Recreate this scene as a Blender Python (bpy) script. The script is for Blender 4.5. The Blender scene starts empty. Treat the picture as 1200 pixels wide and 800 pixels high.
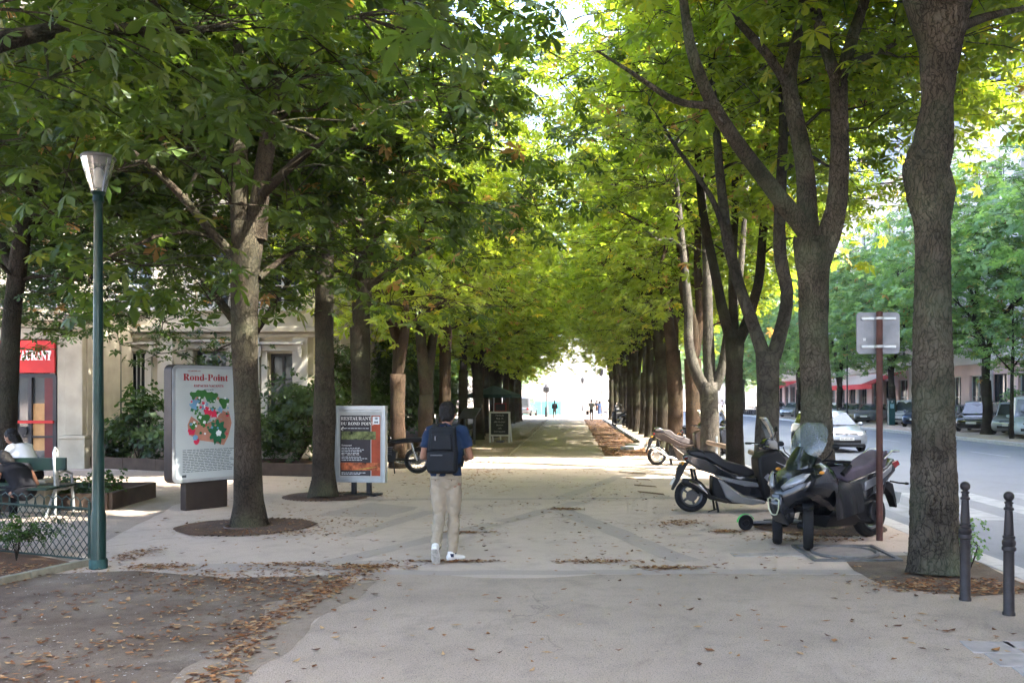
import bpy, bmesh, math, random
import numpy as np
from mathutils import Vector, Matrix, noise as mnoise
R = math.radians
S = bpy.context.scene
COL = S.collection

# ------------------------------------------------------------------ camera
cam_d = bpy.data.cameras.new('camera')
cam = bpy.data.objects.new('camera', cam_d)
COL.objects.link(cam)
cam.location = (0, 0, 1.75)
cam.rotation_euler = (R(90), 0, 0)
cam_d.lens = 30.0
cam_d.sensor_width = 36.0
cam_d.shift_x = -70 / 1200
cam_d.shift_y = 68 / 1200
cam_d.clip_end = 3000
S.camera = cam

# ------------------------------------------------------------------ world, sun, exposure
SUN_DIR = Vector((0.66, -0.27, 0.70)).normalized()      # towards the sun
sun_el = math.asin(SUN_DIR.z)
w = bpy.data.worlds.new('World')
S.world = w
w.use_nodes = True
nt = w.node_tree
bg = nt.nodes['Background']
sky = nt.nodes.new('ShaderNodeTexSky')
sky.sky_type = 'NISHITA'
sky.sun_disc = False
sky.sun_elevation = sun_el
sky.sun_rotation = math.atan2(SUN_DIR.x, SUN_DIR.y)
sky.air_density = .7
sky.dust_density = 4.5
sky.ozone_density = 1.0
nt.links.new(sky.outputs[0], bg.inputs[0])
bg.inputs[1].default_value = 0.15
sd = bpy.data.lights.new('sun', 'SUN')
so = bpy.data.objects.new('sun', sd)
COL.objects.link(so)
sd.energy = 2.8
sd.angle = R(0.5)
sd.color = (1.0, 0.94, 0.84)
so.rotation_euler = (-SUN_DIR).to_track_quat('-Z', 'Y').to_euler()
S.view_settings.view_transform = 'Standard'
S.view_settings.look = 'None'
S.view_settings.exposure = 3.75
S.view_settings.gamma = 1.0
S.cycles.max_bounces = 7
S.cycles.diffuse_bounces = 4
S.cycles.glossy_bounces = 2
S.cycles.transmission_bounces = 4
S.cycles.transparent_max_bounces = 6
S.cycles.caustics_reflective = False
S.cycles.caustics_refractive = False
S.cycles.sample_clamp_indirect = 8
S.cycles.use_denoising = True
S.cycles.use_adaptive_sampling = True
S.cycles.adaptive_threshold = 0.03

# ------------------------------------------------------------------ helpers
def P(px, py, Y):
    """a point of the place seen at pixel (px, py) of the 1200x800 photograph, Y metres ahead"""
    return Vector(((px - 670) * Y / 1000.0, Y, 1.75 - (py - 468) * Y / 1000.0))

def G(px, py, z=0.0):
    Y = (1.75 - z) * 1000.0 / (py - 468)
    return Vector(((px - 670) * Y / 1000.0, Y, z))

MATS = {}
def mat(name, col=(.5, .5, .5), rough=.6, metal=0.0, var=.12, vs=6.0, bump=0.0, bs=40.0, coat=0.0, emit=None, trans=0.0, spec=.22, stretch=None):
    if name in MATS:
        return MATS[name]
    m = bpy.data.materials.new(name)
    m.use_nodes = True
    t = m.node_tree
    b = t.nodes['Principled BSDF']
    tc = t.nodes.new('ShaderNodeTexCoord')
    src = tc.outputs['Object']
    if stretch:
        mp = t.nodes.new('ShaderNodeMapping')
        mp.inputs['Scale'].default_value = stretch
        t.links.new(src, mp.inputs[0])
        src = mp.outputs[0]
    n = t.nodes.new('ShaderNodeTexNoise')
    n.inputs['Scale'].default_value = vs
    n.inputs['Detail'].default_value = 5
    t.links.new(src, n.inputs['Vector'])
    mr = t.nodes.new('ShaderNodeMapRange')
    mr.inputs['From Min'].default_value = .3
    mr.inputs['From Max'].default_value = .7
    mr.inputs['To Min'].default_value = 1 - var
    mr.inputs['To Max'].default_value = 1 + var
    t.links.new(n.outputs[0], mr.inputs[0])
    vm = t.nodes.new('ShaderNodeVectorMath')
    vm.operation = 'SCALE'
    vm.inputs[0].default_value = col
    t.links.new(mr.outputs[0], vm.inputs['Scale'])
    t.links.new(vm.outputs[0], b.inputs['Base Color'])
    b.inputs['Roughness'].default_value = rough
    b.inputs['Metallic'].default_value = metal
    b.inputs['Specular IOR Level'].default_value = spec
    if coat:
        b.inputs['Coat Weight'].default_value = coat
        b.inputs['Coat Roughness'].default_value = .06
    if emit:
        b.inputs['Emission Color'].default_value = (*emit[:3], 1)
        b.inputs['Emission Strength'].default_value = emit[3]
    if bump:
        n2 = t.nodes.new('ShaderNodeTexNoise')
        n2.inputs['Scale'].default_value = bs
        n2.inputs['Detail'].default_value = 4
        t.links.new(src, n2.inputs['Vector'])
        bp = t.nodes.new('ShaderNodeBump')
        bp.inputs['Strength'].default_value = bump
        bp.inputs['Distance'].default_value = .01
        t.links.new(n2.outputs[0], bp.inputs['Height'])
        t.links.new(bp.outputs[0], b.inputs['Normal'])
    MATS[name] = m
    return m

def glass_mat(name, tint=(.8, .85, .85), see=.6, rough=.04):
    if name in MATS:
        return MATS[name]
    m = bpy.data.materials.new(name)
    m.use_nodes = True
    t = m.node_tree
    t.nodes.clear()
    out = t.nodes.new('ShaderNodeOutputMaterial')
    tr = t.nodes.new('ShaderNodeBsdfTransparent')
    tr.inputs[0].default_value = (*tint, 1)
    gl = t.nodes.new('ShaderNodeBsdfGlossy')
    gl.inputs['Roughness'].default_value = rough
    gl.inputs[0].default_value = (.9, .9, .9, 1)
    df = t.nodes.new('ShaderNodeBsdfDiffuse')
    df.inputs[0].default_value = (*[c * .3 for c in tint], 1)
    lw = t.nodes.new('ShaderNodeLayerWeight')
    lw.inputs[0].default_value = .35
    m1 = t.nodes.new('ShaderNodeMixShader')
    m1.inputs[0].default_value = see
    t.links.new(df.outputs[0], m1.inputs[1])
    t.links.new(tr.outputs[0], m1.inputs[2])
    m2 = t.nodes.new('ShaderNodeMixShader')
    t.links.new(lw.outputs['Fresnel'], m2.inputs[0])
    t.links.new(m1.outputs[0], m2.inputs[1])
    t.links.new(gl.outputs[0], m2.inputs[2])
    t.links.new(m2.outputs[0], out.inputs[0])
    MATS[name] = m
    return m

class MB:
    def __init__(s):
        s.v = []; s.f = []; s.mi = []; s.M = None; s.cur = 0
    def add(s, vs, fs):
        o = len(s.v)
        if s.M is not None:
            vs = [s.M @ Vector(p) for p in vs]
        s.v += [tuple(p) for p in vs]
        for f in fs:
            s.f.append(tuple(i + o for i in f)); s.mi.append(s.cur)
        return s
    def box(s, c, d, rot=None, top=1.0):
        x, y, z = d[0] / 2, d[1] / 2, d[2] / 2
        vs = [Vector((sx * x * (top if sz > 0 else 1), sy * y * (top if sz > 0 else 1), sz * z)) for sz in (-1, 1) for sy in (-1, 1) for sx in (-1, 1)]
        if rot is not None:
            m = rot if isinstance(rot, Matrix) else Matrix.Rotation(rot, 3, 'Z')
            vs = [m @ p for p in vs]
        c = Vector(c)
        return s.add([p + c for p in vs], [(0, 2, 3, 1), (4, 5, 7, 6), (0, 1, 5, 4), (2, 6, 7, 3), (0, 4, 6, 2), (1, 3, 7, 5)])
    def tube(s, pts, r, n=8, side=None, cap=True):
        pts = [Vector(p) for p in pts]
        k = len(pts)
        if not isinstance(r, (list, tuple)):
            r = [r] * k
        vs = []
        prev = None
        for i, p in enumerate(pts):
            d = (pts[min(i + 1, k - 1)] - pts[max(i - 1, 0)])
            d = d.normalized() if d.length > 1e-9 else Vector((0, 0, 1))
            if side is not None:
                u = Vector(side) - d * d.dot(Vector(side))
            elif prev is not None:
                u = prev - d * d.dot(prev)
            else:
                u = Vector((1, 0, 0)) - d * d.x
                if u.length < .1:
                    u = Vector((0, 1, 0)) - d * d.y
            u.normalize(); prev = u
            w_ = d.cross(u)
            ra, rb = r[i] if isinstance(r[i], (list, tuple)) else (r[i], r[i])
            for j in range(n):
                a = 2 * math.pi * j / n
                vs.append(p + u * (ra * math.cos(a)) + w_ * (rb * math.sin(a)))
        fs = [(i * n + j, i * n + (j + 1) % n, (i + 1) * n + (j + 1) % n, (i + 1) * n + j) for i in range(k - 1) for j in range(n)]
        if cap:
            fs += [tuple(range(n - 1, -1, -1)), tuple((k - 1) * n + j for j in range(n))]
        return s.add(vs, fs)
    def lathe(s, prof, c=(0, 0, 0), axis='z', n=16, cap=True):
        vs = []
        c = Vector(c)
        for r_, h in prof:
            for j in range(n):
                a = 2 * math.pi * j / n
                x, y = r_ * math.cos(a), r_ * math.sin(a)
                q = (x, y, h) if axis == 'z' else ((x, h, y) if axis == 'y' else (h, x, y))
                vs.append(c + Vector(q))
        k = len(prof)
        fs = [(i * n + j, i * n + (j + 1) % n, (i + 1) * n + (j + 1) % n, (i + 1) * n + j) for i in range(k - 1) for j in range(n)]
        if cap:
            fs += [tuple(range(n - 1, -1, -1)), tuple((k - 1) * n + j for j in range(n))]
        return s.add(vs, fs)
    def slab(s, outline, off=0.0):
        """side outline [(x, z, halfwidth)] -> closed body symmetrical about y = off"""
        n = len(outline)
        vs = [(x, off - h, z) for x, z, h in outline] + [(x, off + h, z) for x, z, h in outline]
        fs = [tuple(range(n)), tuple(range(2 * n - 1, n - 1, -1))]
        fs += [(i, n + i, n + (i + 1) % n, (i + 1) % n) for i in range(n)]
        return s.add(vs, fs)
    def poly(s, pts, z0, z1):
        n = len(pts)
        vs = [(p[0], p[1], z0) for p in pts] + [(p[0], p[1], z1) for p in pts]
        fs = [tuple(range(n - 1, -1, -1)), tuple(range(n, 2 * n))]
        fs += [(i, (i + 1) % n, n + (i + 1) % n, n + i) for i in range(n)]
        return s.add(vs, fs)
    def sheet(s, pts, z):
        return s.add([(p[0], p[1], z) for p in pts], [tuple(range(len(pts)))])
    def loft(s, secs, closed=True, cap=True):
        n = len(secs[0]); k = len(secs)
        vs = [p for q in secs for p in q]
        m = n if closed else n - 1
        fs = [(i * n + j, i * n + (j + 1) % n, (i + 1) * n + (j + 1) % n, (i + 1) * n + j) for i in range(k - 1) for j in range(m)]
        if cap:
            fs += [tuple(range(n - 1, -1, -1)), tuple((k - 1) * n + j for j in range(n))]
        return s.add(vs, fs)
    def ball(s, c, r, n=10, m=7):
        rx, ry, rz = r if isinstance(r, (list, tuple)) else (r, r, r)
        c = Vector(c)
        vs = [c + Vector((rx * math.cos(2 * math.pi * j / n) * math.sin(math.pi * (i + .02) / (m + .04)), ry * math.sin(2 * math.pi * j / n) * math.sin(math.pi * (i + .02) / (m + .04)), rz * math.cos(math.pi * i / m))) for i in range(m + 1) for j in range(n)]
        fs = [(i * n + j, (i + 1) * n + j, (i + 1) * n + (j + 1) % n, i * n + (j + 1) % n) for i in range(m) for j in range(n)]
        return s.add(vs, fs)
    def torus(s, c, R_, r_, axis='y', n=24, m=8, squash=1.0):
        c = Vector(c); vs = []
        for i in range(n):
            a = 2 * math.pi * i / n
            for j in range(m):
                b = 2 * math.pi * j / m
                rr = R_ + r_ * math.cos(b); h = r_ * squash * math.sin(b)
                q = (rr * math.cos(a), h, rr * math.sin(a)) if axis == 'y' else ((rr * math.cos(a), rr * math.sin(a), h) if axis == 'z' else (h, rr * math.cos(a), rr * math.sin(a)))
                vs.append(c + Vector(q))
        fs = [(i * m + j, i * m + (j + 1) % m, ((i + 1) % n) * m + (j + 1) % m, ((i + 1) % n) * m + j) for i in range(n) for j in range(m)]
        return s.add(vs, fs)
    def mesh(s, name, smooth=35, tri=False):
        me = bpy.data.meshes.new(name)
        me.from_pydata(s.v, [], s.f)
        if max(s.mi or [0]) > 0:
            me.polygons.foreach_set('material_index', s.mi)
        me.update()
        bm = bmesh.new(); bm.from_mesh(me)
        bmesh.ops.recalc_face_normals(bm, faces=bm.faces)
        big = [f for f in bm.faces if len(f.verts) > 4]
        if big:
            bmesh.ops.triangulate(bm, faces=big)
        bm.to_mesh(me); bm.free()
        if smooth:
            me.shade_smooth()
            me.set_sharp_from_angle(angle=R(smooth))
        return me
    def build(s, name, m, parent=None, smooth=35, bevel=0, seg=2, remesh=0, sm=0, label=None):
        me = s.mesh(name, smooth)
        for q in (m if isinstance(m, (list, tuple)) else [m]):
            me.materials.append(q)
        o = bpy.data.objects.new(name, me)
        COL.objects.link(o)
        if parent is not None:
            o.parent = parent
        if remesh:
            md = o.modifiers.new('remesh', 'REMESH'); md.mode = 'VOXEL'; md.voxel_size = remesh; md.use_smooth_shade = True
            if sm:
                m2 = o.modifiers.new('smooth', 'SMOOTH'); m2.iterations = sm; m2.factor = .5
        if bevel:
            md = o.modifiers.new('bevel', 'BEVEL'); md.width = bevel; md.segments = seg; md.limit_method = 'ANGLE'; md.angle_limit = R(28)
            md.harden_normals = False
        if label:
            o['label'] = label
        return o

def tag(o, label=None, cat=None, group=None, kind=None):
    if label: o['label'] = label
    if cat: o['category'] = cat
    if group: o['group'] = group
    if kind: o['kind'] = kind
    return o

def thing(name, loc, rz=0.0, label=None, cat=None, group=None):
    o = bpy.data.objects.new(name, None)
    COL.objects.link(o)
    o.location = loc; o.rotation_euler = (0, 0, rz)
    o.empty_display_size = .2
    return tag(o, label, cat, group)

def inst(name, me, parent=None, loc=(0, 0, 0), rz=0.0, sc=None):
    o = bpy.data.objects.new(name, me)
    COL.objects.link(o)
    o.parent = parent
    o.location = loc; o.rotation_euler = (0, 0, rz)
    if sc: o.scale = (sc, sc, sc) if not isinstance(sc, tuple) else sc
    return o

def copy_tree(o, parent=None):
    c = o.copy(); COL.objects.link(c)
    c.parent = parent
    for ch in list(o.children):
        copy_tree(ch, c)
    return c

def text_mesh(body, size, m, parent, loc, rot, name='lettering', depth=.002, sx=1.0, align='CENTER', bold=0.0):
    cu = bpy.data.curves.new(name, 'FONT')
    cu.body = body; cu.size = size; cu.extrude = depth; cu.align_x = align; cu.offset = bold
    cu.resolution_u = 2
    tmp = bpy.data.objects.new('tmp_text', cu)
    COL.objects.link(tmp)
    dg = bpy.context.evaluated_depsgraph_get()
    dg.update()
    me = bpy.data.meshes.new_from_object(tmp.evaluated_get(dg))
    bpy.data.objects.remove(tmp)
    me.materials.clear(); me.materials.append(m)
    o = bpy.data.objects.new(name, me)
    COL.objects.link(o)
    o.parent = parent; o.location = loc; o.rotation_euler = rot; o.scale = (sx, 1, 1)
    return o

def wobble(pts, step=.35, amp=.06, seed=0):
    out = []
    n = len(pts)
    for i in range(n):
        a = Vector((pts[i][0], pts[i][1], 0)); b = Vector((pts[(i + 1) % n][0], pts[(i + 1) % n][1], 0))
        k = max(1, min(60, int((b - a).length / step)))
        for j in range(k):
            p = a.lerp(b, j / k)
            q = mnoise.noise_vector(Vector((p.x * 1.9, p.y * 1.9, seed * 7.3)))
            out.append((p.x + q.x * amp * 2, p.y + q.y * amp * 2))
    return out
# ------------------------------------------------------------------ ground materials
def ground_mat(name, c1, c2, c3, s1=.35, s2=3.0, speck=.25, crack=0.0, bump=.35, rough=.9, leafy=0.0, wet=0.0):
    m = bpy.data.materials.new(name)
    m.use_nodes = True
    t = m.node_tree; L = t.links
    b = t.nodes['Principled BSDF']
    tc = t.nodes.new('ShaderNodeTexCoord')
    def N(scale, det=6, rough_=.6, dist=0.0):
        n = t.nodes.new('ShaderNodeTexNoise')
        n.inputs['Scale'].default_value = scale; n.inputs['Detail'].default_value = det
        n.inputs['Roughness'].default_value = rough_; n.inputs['Distortion'].default_value = dist
        L.new(tc.outputs['Object'], n.inputs['Vector'])
        return n.outputs[0]
    def mixc(a, b_, f):
        x = t.nodes.new('ShaderNodeMix'); x.data_type = 'RGBA'
        for k, vv in ((6, a), (7, b_)):
            if isinstance(vv, tuple): x.inputs[k].default_value = (*vv, 1)
            else: L.new(vv, x.inputs[k])
        if isinstance(f, float): x.inputs[0].default_value = f
        else: L.new(f, x.inputs[0])
        return x.outputs[2]
    def ramp(src, a, b_, lo=0.0, hi=1.0):
        r = t.nodes.new('ShaderNodeMapRange')
        r.inputs[1].default_value = a; r.inputs[2].default_value = b_; r.inputs[3].default_value = lo; r.inputs[4].default_value = hi
        L.new(src, r.inputs[0]); return r.outputs[0]
    c = mixc(c1, c2, ramp(N(s1, 8, .62, .4), .36, .64))
    c = mixc(c, c3, ramp(N(s2, 8, .7), .5, .72, 0, .75))
    c = mixc(c, tuple(k * .62 for k in c1), ramp(N(.9, 9, .75, 1.5), .56, .70, 0, .55))
    c = mixc(c, tuple(k * .5 for k in c1), ramp(N(11, 3, .5), .70, .76, 0, .6))
    fine = N(85, 3, .8)
    c = mixc(c, tuple(k * .42 for k in c1), ramp(fine, .52, .75, 0, speck * 2))
    c = mixc(c, tuple(min(1, k * 1.75) for k in c1), ramp(N(140, 2, .8), .6, .75, 0, speck * 1.6))
    if leafy:
        c = mixc(c, (.19, .085, .035), ramp(N(28, 4, .8, 1.0), .66 - .2 * leafy, .74, 0, .8))
    h = fine
    if crack:
        v = t.nodes.new('ShaderNodeTexVoronoi'); v.feature = 'DISTANCE_TO_EDGE'; v.inputs['Scale'].default_value = .32
        nz = t.nodes.new('ShaderNodeTexNoise'); nz.inputs['Scale'].default_value = 1.4; nz.inputs['Detail'].default_value = 6
        L.new(tc.outputs['Object'], nz.inputs['Vector'])
        va = t.nodes.new('ShaderNodeVectorMath'); va.operation = 'MULTIPLY_ADD'
        va.inputs[1].default_value = (1.3, 1.3, 1.3)
        L.new(nz.outputs['Color'], va.inputs[0]); L.new(tc.outputs['Object'], va.inputs[2])
        L.new(va.outputs[0], v.inputs['Vector'])
        line = ramp(v.outputs['Distance'], .0, .006, 1, 0)
        msk = ramp(N(.25, 2), .48, .56)
        mm = t.nodes.new('ShaderNodeMath'); mm.operation = 'MULTIPLY'
        L.new(line, mm.inputs[0]); L.new(msk, mm.inputs[1])
        m3 = t.nodes.new('ShaderNodeMath'); m3.operation = 'MULTIPLY'; m3.inputs[1].default_value = crack
        L.new(mm.outputs[0], m3.inputs[0])
        c = mixc(c, (.06, .05, .04), m3.outputs[0])
    L.new(c, b.inputs['Base Color'])
    b.inputs['Roughness'].default_value = rough
    b.inputs['Specular IOR Level'].default_value = .25
    bp = t.nodes.new('ShaderNodeBump'); bp.inputs['Strength'].default_value = bump; bp.inputs['Distance'].default_value = .012
    L.new(h, bp.inputs['Height']); L.new(bp.outputs[0], b.inputs['Normal'])
    return m

m_tan = ground_mat('worn_tan_asphalt', (.42, .345, .285), (.49, .405, .335), (.33, .28, .24), crack=.7, speck=.4)
m_grey = ground_mat('grey_asphalt', (.31, .252, .20), (.385, .315, .25), (.225, .19, .16), s1=.6, crack=.35, speck=.8, bump=.6)
m_patch = ground_mat('blue_grey_asphalt_patch', (.33, .285, .25), (.36, .31, .265), (.38, .315, .25), s1=.8)
m_road = ground_mat('road_asphalt', (.135, .147, .172), (.165, .177, .20), (.115, .123, .14), s1=.2, s2=1.2, rough=.62, speck=.15, bump=.2)
m_dirt = ground_mat('dirt_with_grit', (.11, .078, .054), (.21, .17, .13), (.055, .038, .027), s1=1.1, s2=2.6, speck=.5, leafy=.3, bump=.8)
m_bed = ground_mat('leaf_strewn_soil', (.075, .047, .031), (.12, .07, .042), (.045, .028, .018), s1=1.0, s2=4, leafy=1.0, bump=1.0)
m_sand = ground_mat('sandy_walk', (.21, .165, .125), (.27, .22, .165), (.12, .085, .06), s1=.5, leafy=.45, bump=.6)
m_granite = mat('pale_granite', (.42, .41, .40), .75, var=.14, vs=9, bump=.3, bs=120)
m_slabs = mat('worn_paving_stone', (.30, .27, .25), .8, var=.18, vs=7, bump=.3, bs=90)
m_paint = mat('road_paint', (.25, .265, .285), .6, var=.22, vs=3.5)
m_wornpaint = mat('worn_road_paint', (.20, .215, .24), .65, var=.3, vs=2.5)

def flat(name, pts, z, m, parent=None, label=None, kind='structure', lab=None):
    if z > 0 and name not in ('avenue_path', 'left_walk', 'leaf_strip', 'shrub_soil', 'ivy_soil'): z *= .3
    b = MB(); b.sheet(pts, z)
    o = b.build(name, m, parent, smooth=0)
    if parent is None:
        tag(o, kind=kind)
        if label: o['label'] = label
    return o

# base ground to the horizon, lying under everything
flat('ground', [(-900, -300), (900, -300), (900, 2500), (-900, 2500)], -.30, m_tan)
b = MB(); b.poly([(-90, -40), (4.38, -40), (4.38, 125), (-90, 125)], -.25, 0)
b.build('promenade', m_tan, smooth=0)['kind'] = 'structure'
flat('road', [(4.6, -40), (17.9, -40), (21.5, 125), (4.9, 125)], -.13, m_road)
flat('square', [(-200, 125.2), (200, 125.2), (200, 420), (-200, 420)], -.02, m_grey)
b = MB(); b.poly([(15.95, -40), (45, -40), (45, 125), (20.92, 125)], -.25, 0)
b.build('far_pavement', m_grey, smooth=0)['kind'] = 'structure'
def near_kerb_x(y): return 4.38

kerb = thing('near_kerb', (0, 0, 0)); kerb['kind'] = 'structure'
rk = random.Random(4)
me_k = MB().box((0, 0, 0), (.30, .985, .24)).mesh('kerb_stone', 30)
me_k.materials.append(m_granite)
for i in range(-3, 95):
    o = inst('kerb_stone', me_k, kerb, (4.54 + rk.uniform(-.006, .006), i * 1.0 + .5, -.117 + rk.uniform(-.004, .004)), rk.uniform(-.004, .004))
    if i < 26:
        md = o.modifiers.new('bevel', 'BEVEL'); md.width = .014; md.segments = 2
kf = thing('far_kerb', (0, 0, 0)); kf['kind'] = 'structure'
for i in range(10, 130):
    y = i + .5
    inst('kerb_stone', me_k, kf, (17.02 + .03 * y, y, -.115 + rk.uniform(-.004, .004)), -.03)

# road paint
lane = thing('lane_line', (0, 0, -.126)); lane['kind'] = 'structure'
for i in range(22):
    y0 = 18 + i * 5.0
    bb = MB(); bb.add([(13.75 + .02 * y0, y0, 0), (13.9 + .02 * y0, y0, 0), (13.9 + .02 * (y0 + 3), y0 + 3, 0), (13.75 + .02 * (y0 + 3), y0 + 3, 0)], [(0, 1, 2, 3)])
    bb.build('dash', m_paint, lane, smooth=0)
zb = thing('zebra_crossing', (0, 0, -.126)); zb['kind'] = 'structure'
for i in range(12):
    x0 = 5.35 + i * 1.02
    sk = (.35, .2)
    bb = MB(); bb.add([(x0, 13.3, 0), (x0 + .5, 13.3, 0), (x0 + .62, 17.2, 0), (x0 + .12, 17.2, 0)], [(0, 1, 2, 3)])
    bb.build('stripe', m_paint if i % 3 else m_wornpaint, zb, smooth=0)
o = MB().add([(7.6, 9.6, 0), (10.4, 9.6, 0), (10.7, 11.0, 0), (7.7, 11.0, 0)], [(0, 1, 2, 3)]).build('stop_bar', m_paint, zb, smooth=0)

# overlays on the promenade, each 4 mm above the last
flat('asphalt_path', wobble([(-2.08, -6), (4.33, -6), (4.33, 7.9), (2.9, 8.5), (1.2, 8.62), (-.6, 8.35), (-2.05, 8.8)], .3, .05, 1), .004, m_grey)
flat('avenue_path', [(-1.93, 26.5), (1.0, 26.5), (1.02, 130), (-1.95, 130)], .004, m_grey)
flat('dirt_yard', wobble([(-30, -6), (-2.22, -6), (-2.22, 5.2), (-2.18, 6.6), (-2.05, 7.9), (-2.3, 8.55), (-3.4, 8.35), (-4.5, 8.75), (-5.3, 8.6), (-9, 8.8), (-30, 8.8)], .2, .05, 2), .008, m_dirt)
flat('broken_edge', wobble([(-2.52, 4.0), (-2.02, 4.0), (-2.01, 6.2), (-1.93, 8.2), (-2.35, 8.0), (-2.62, 7.2), (-2.4, 6.3)], .15, .06, 3), .012, m_sand)
flat('left_walk', wobble([(-4.6, 27), (-2.0, 26.8), (-2.0, 125), (-5.6, 125)], .6, .06, 4), .008, m_sand)
flat('leaf_strip', wobble([(1.03, 26.5), (2.65, 26.9), (2.66, 76), (1.05, 76)], .5, .05, 5), .008, m_bed)
flat('service_walk', wobble([(-30, 8.9), (-5.3, 8.8), (-6.1, 12), (-7.2, 17), (-8.5, 21), (-30, 21)], .4, .05, 6), .004, m_grey)
def band(name, a, b_, wd, z, m, seed):
    a = Vector(a); b_ = Vector(b_)
    d = (b_ - a).normalized(); n = Vector((-d.y, d.x)) * wd / 2
    return flat(name, wobble([a + n, b_ + n, b_ - n, a - n], .2, .025, seed), z, m)
band('trench_patch', (-2.6, 9.1), (-1.1, 12.0), .30, .012, m_patch, 11)
band('trench_patch', (-1.0, 12.2), (.15, 14.6), .30, .012, m_patch, 12)
band('trench_patch', (-.25, 13.8), (1.25, 9.2), .34, .016, m_patch, 13)
band('trench_patch', (-2.5, 8.62), (3.3, 8.7), .22, .009, m_patch, 14)
band('trench_patch', (-3.6, 14.9), (2.2, 15.2), .28, .008, m_patch, 15)
band('trench_patch', (-.2, 15.1), (1.1, 19.5), .30, .012, m_patch, 16)
band('trench_patch', (-2.9, 10.9), (-2.2, 13.4), .28, .012, m_patch, 17)
flat('asphalt_patch', wobble([(-4.2, 8.6), (-2.1, 8.75), (-2.0, 9.3), (-3.0, 9.05), (-4.0, 9.15)], .2, .06, 18), .010, m_patch)
flat('asphalt_patch', wobble([(-3.9, 12.9), (-2.7, 12.7), (-2.5, 13.9), (-3.4, 14.5)], .2, .06, 19), .008, m_patch)
flat('asphalt_patch', wobble([(2.5, 12.2), (4.2, 12.0), (4.3, 17.5), (2.3, 17.8)], .3, .06, 20), .006, m_patch)
# slots of the old drain filled with leaves, running beside the parked scooters
for i, (a, c) in enumerate([((725, 553), (757, 555)), ((735, 560), (762, 562)), ((742, 568), (770, 570)), ((748, 576), (778, 579))]):
    p, q = G(*a), G(*c)
    flat('leafy_slot', wobble([(p.x, p.y + .13), (q.x, q.y + .13), (q.x + .02, q.y - .13), (p.x, p.y - .13)], .15, .03, 30 + i), .012, m_bed)
# soil around the trunk by the bollards, framed by granite strips
flat('tree_pit_soil', wobble([(2.85, 8.75), (3.05, 7.95), (3.6, 7.62), (4.36, 7.7), (4.36, 9.5), (3.5, 9.6), (3.0, 9.3)], .2, .06, 21), .014, m_dirt)
pit = thing('corner_paving_frame', (0, 0, 0)); pit['kind'] = 'structure'
rk2 = random.Random(8)
for i in range(5):
    MB().box((2.92 + i * .035 + .04, 6.02 - i * .3, -.006), (.34, .285, .03), rot=-.11).build('paving_stone', m_slabs, pit, bevel=.005)
for i in range(3):
    MB().box((3.3 + i * .42, 6.08, -.006), (.4, .16, .03)).build('paving_stone', m_slabs, pit, bevel=.005)
flat('leafy_soil', [(3.22, 5.9), (4.3, 5.9), (4.3, 4.4), (3.4, 4.4)], .009, m_bed)
# bluish paving strip in front of the signpost
for i in range(5):
    MB().box((2.05 + i * .5, 9.62 + .02 * i, -.007), (.485, .22, .03), rot=.04).build('paving_stone', m_slabs, pit, bevel=.005)
# raised bed kerb along the right row
bk = thing('bed_kerb', (0, 0, 0)); bk['kind'] = 'structure'
for i in range(27):
    y = 34.2 + i * 1.5
    MB().box((2.78 + rk2.uniform(-.01, .01), y, .06), (.22, 1.46, .14)).build('kerb_stone', m_granite, bk, smooth=0)
b = MB(); b.poly([(2.88, 33.5), (4.38, 33.5), (4.38, 75), (2.88, 75)], 0, .10)
b.build('raised_tree_bed', m_sand, smooth=0)['kind'] = 'structure'
for x, y, rz in ((2.45, 31.5, .5), (2.1, 30.1, -.35)):
    o = MB().box((0, 0, .05), (.5, 1.0, .12)).build('loose_kerb_stone', m_granite, smooth=0, bevel=.01)
    o.location = (x, y, 0); o.rotation_euler = (0, 0, rz)
    tag(o, 'pale kerb stone lying skewed near the raised bed, ' + ('touching it' if rz > 0 else 'out on the leaves'), 'kerb stone')

# manhole frame and cover by the signpost
mh = thing('manhole_cover', (3.1, 9.95 - .25, 0.0), 0, 'round iron manhole cover set in a square frame before the signpost', 'manhole')
m_iron = mat('worn_iron', (.16, .155, .15), .6, .6, var=.2, vs=15, bump=.4, bs=60)
MB().lathe([(.0, .026), (.30, .026), (.32, .024), (.325, .012)], n=36, cap=False).build('lid', mat('pale_iron', (.24, .21, .19), .8, .0, var=.15, bump=.5, bs=90), mh)
b = MB(); b.torus((0, 0, .018), .36, .02, 'z', 36, 6); b.build('ring', m_iron, mh)
b = MB()
for sx, sy, dx, dy in ((0, .46, .96, .05), (0, -.46, .96, .05), (.46, 0, .05, .87), (-.46, 0, .05, .87)):
    b.box((sx, sy, .014), (dx, dy, .024))
b.build('frame', m_iron, mh)

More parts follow.
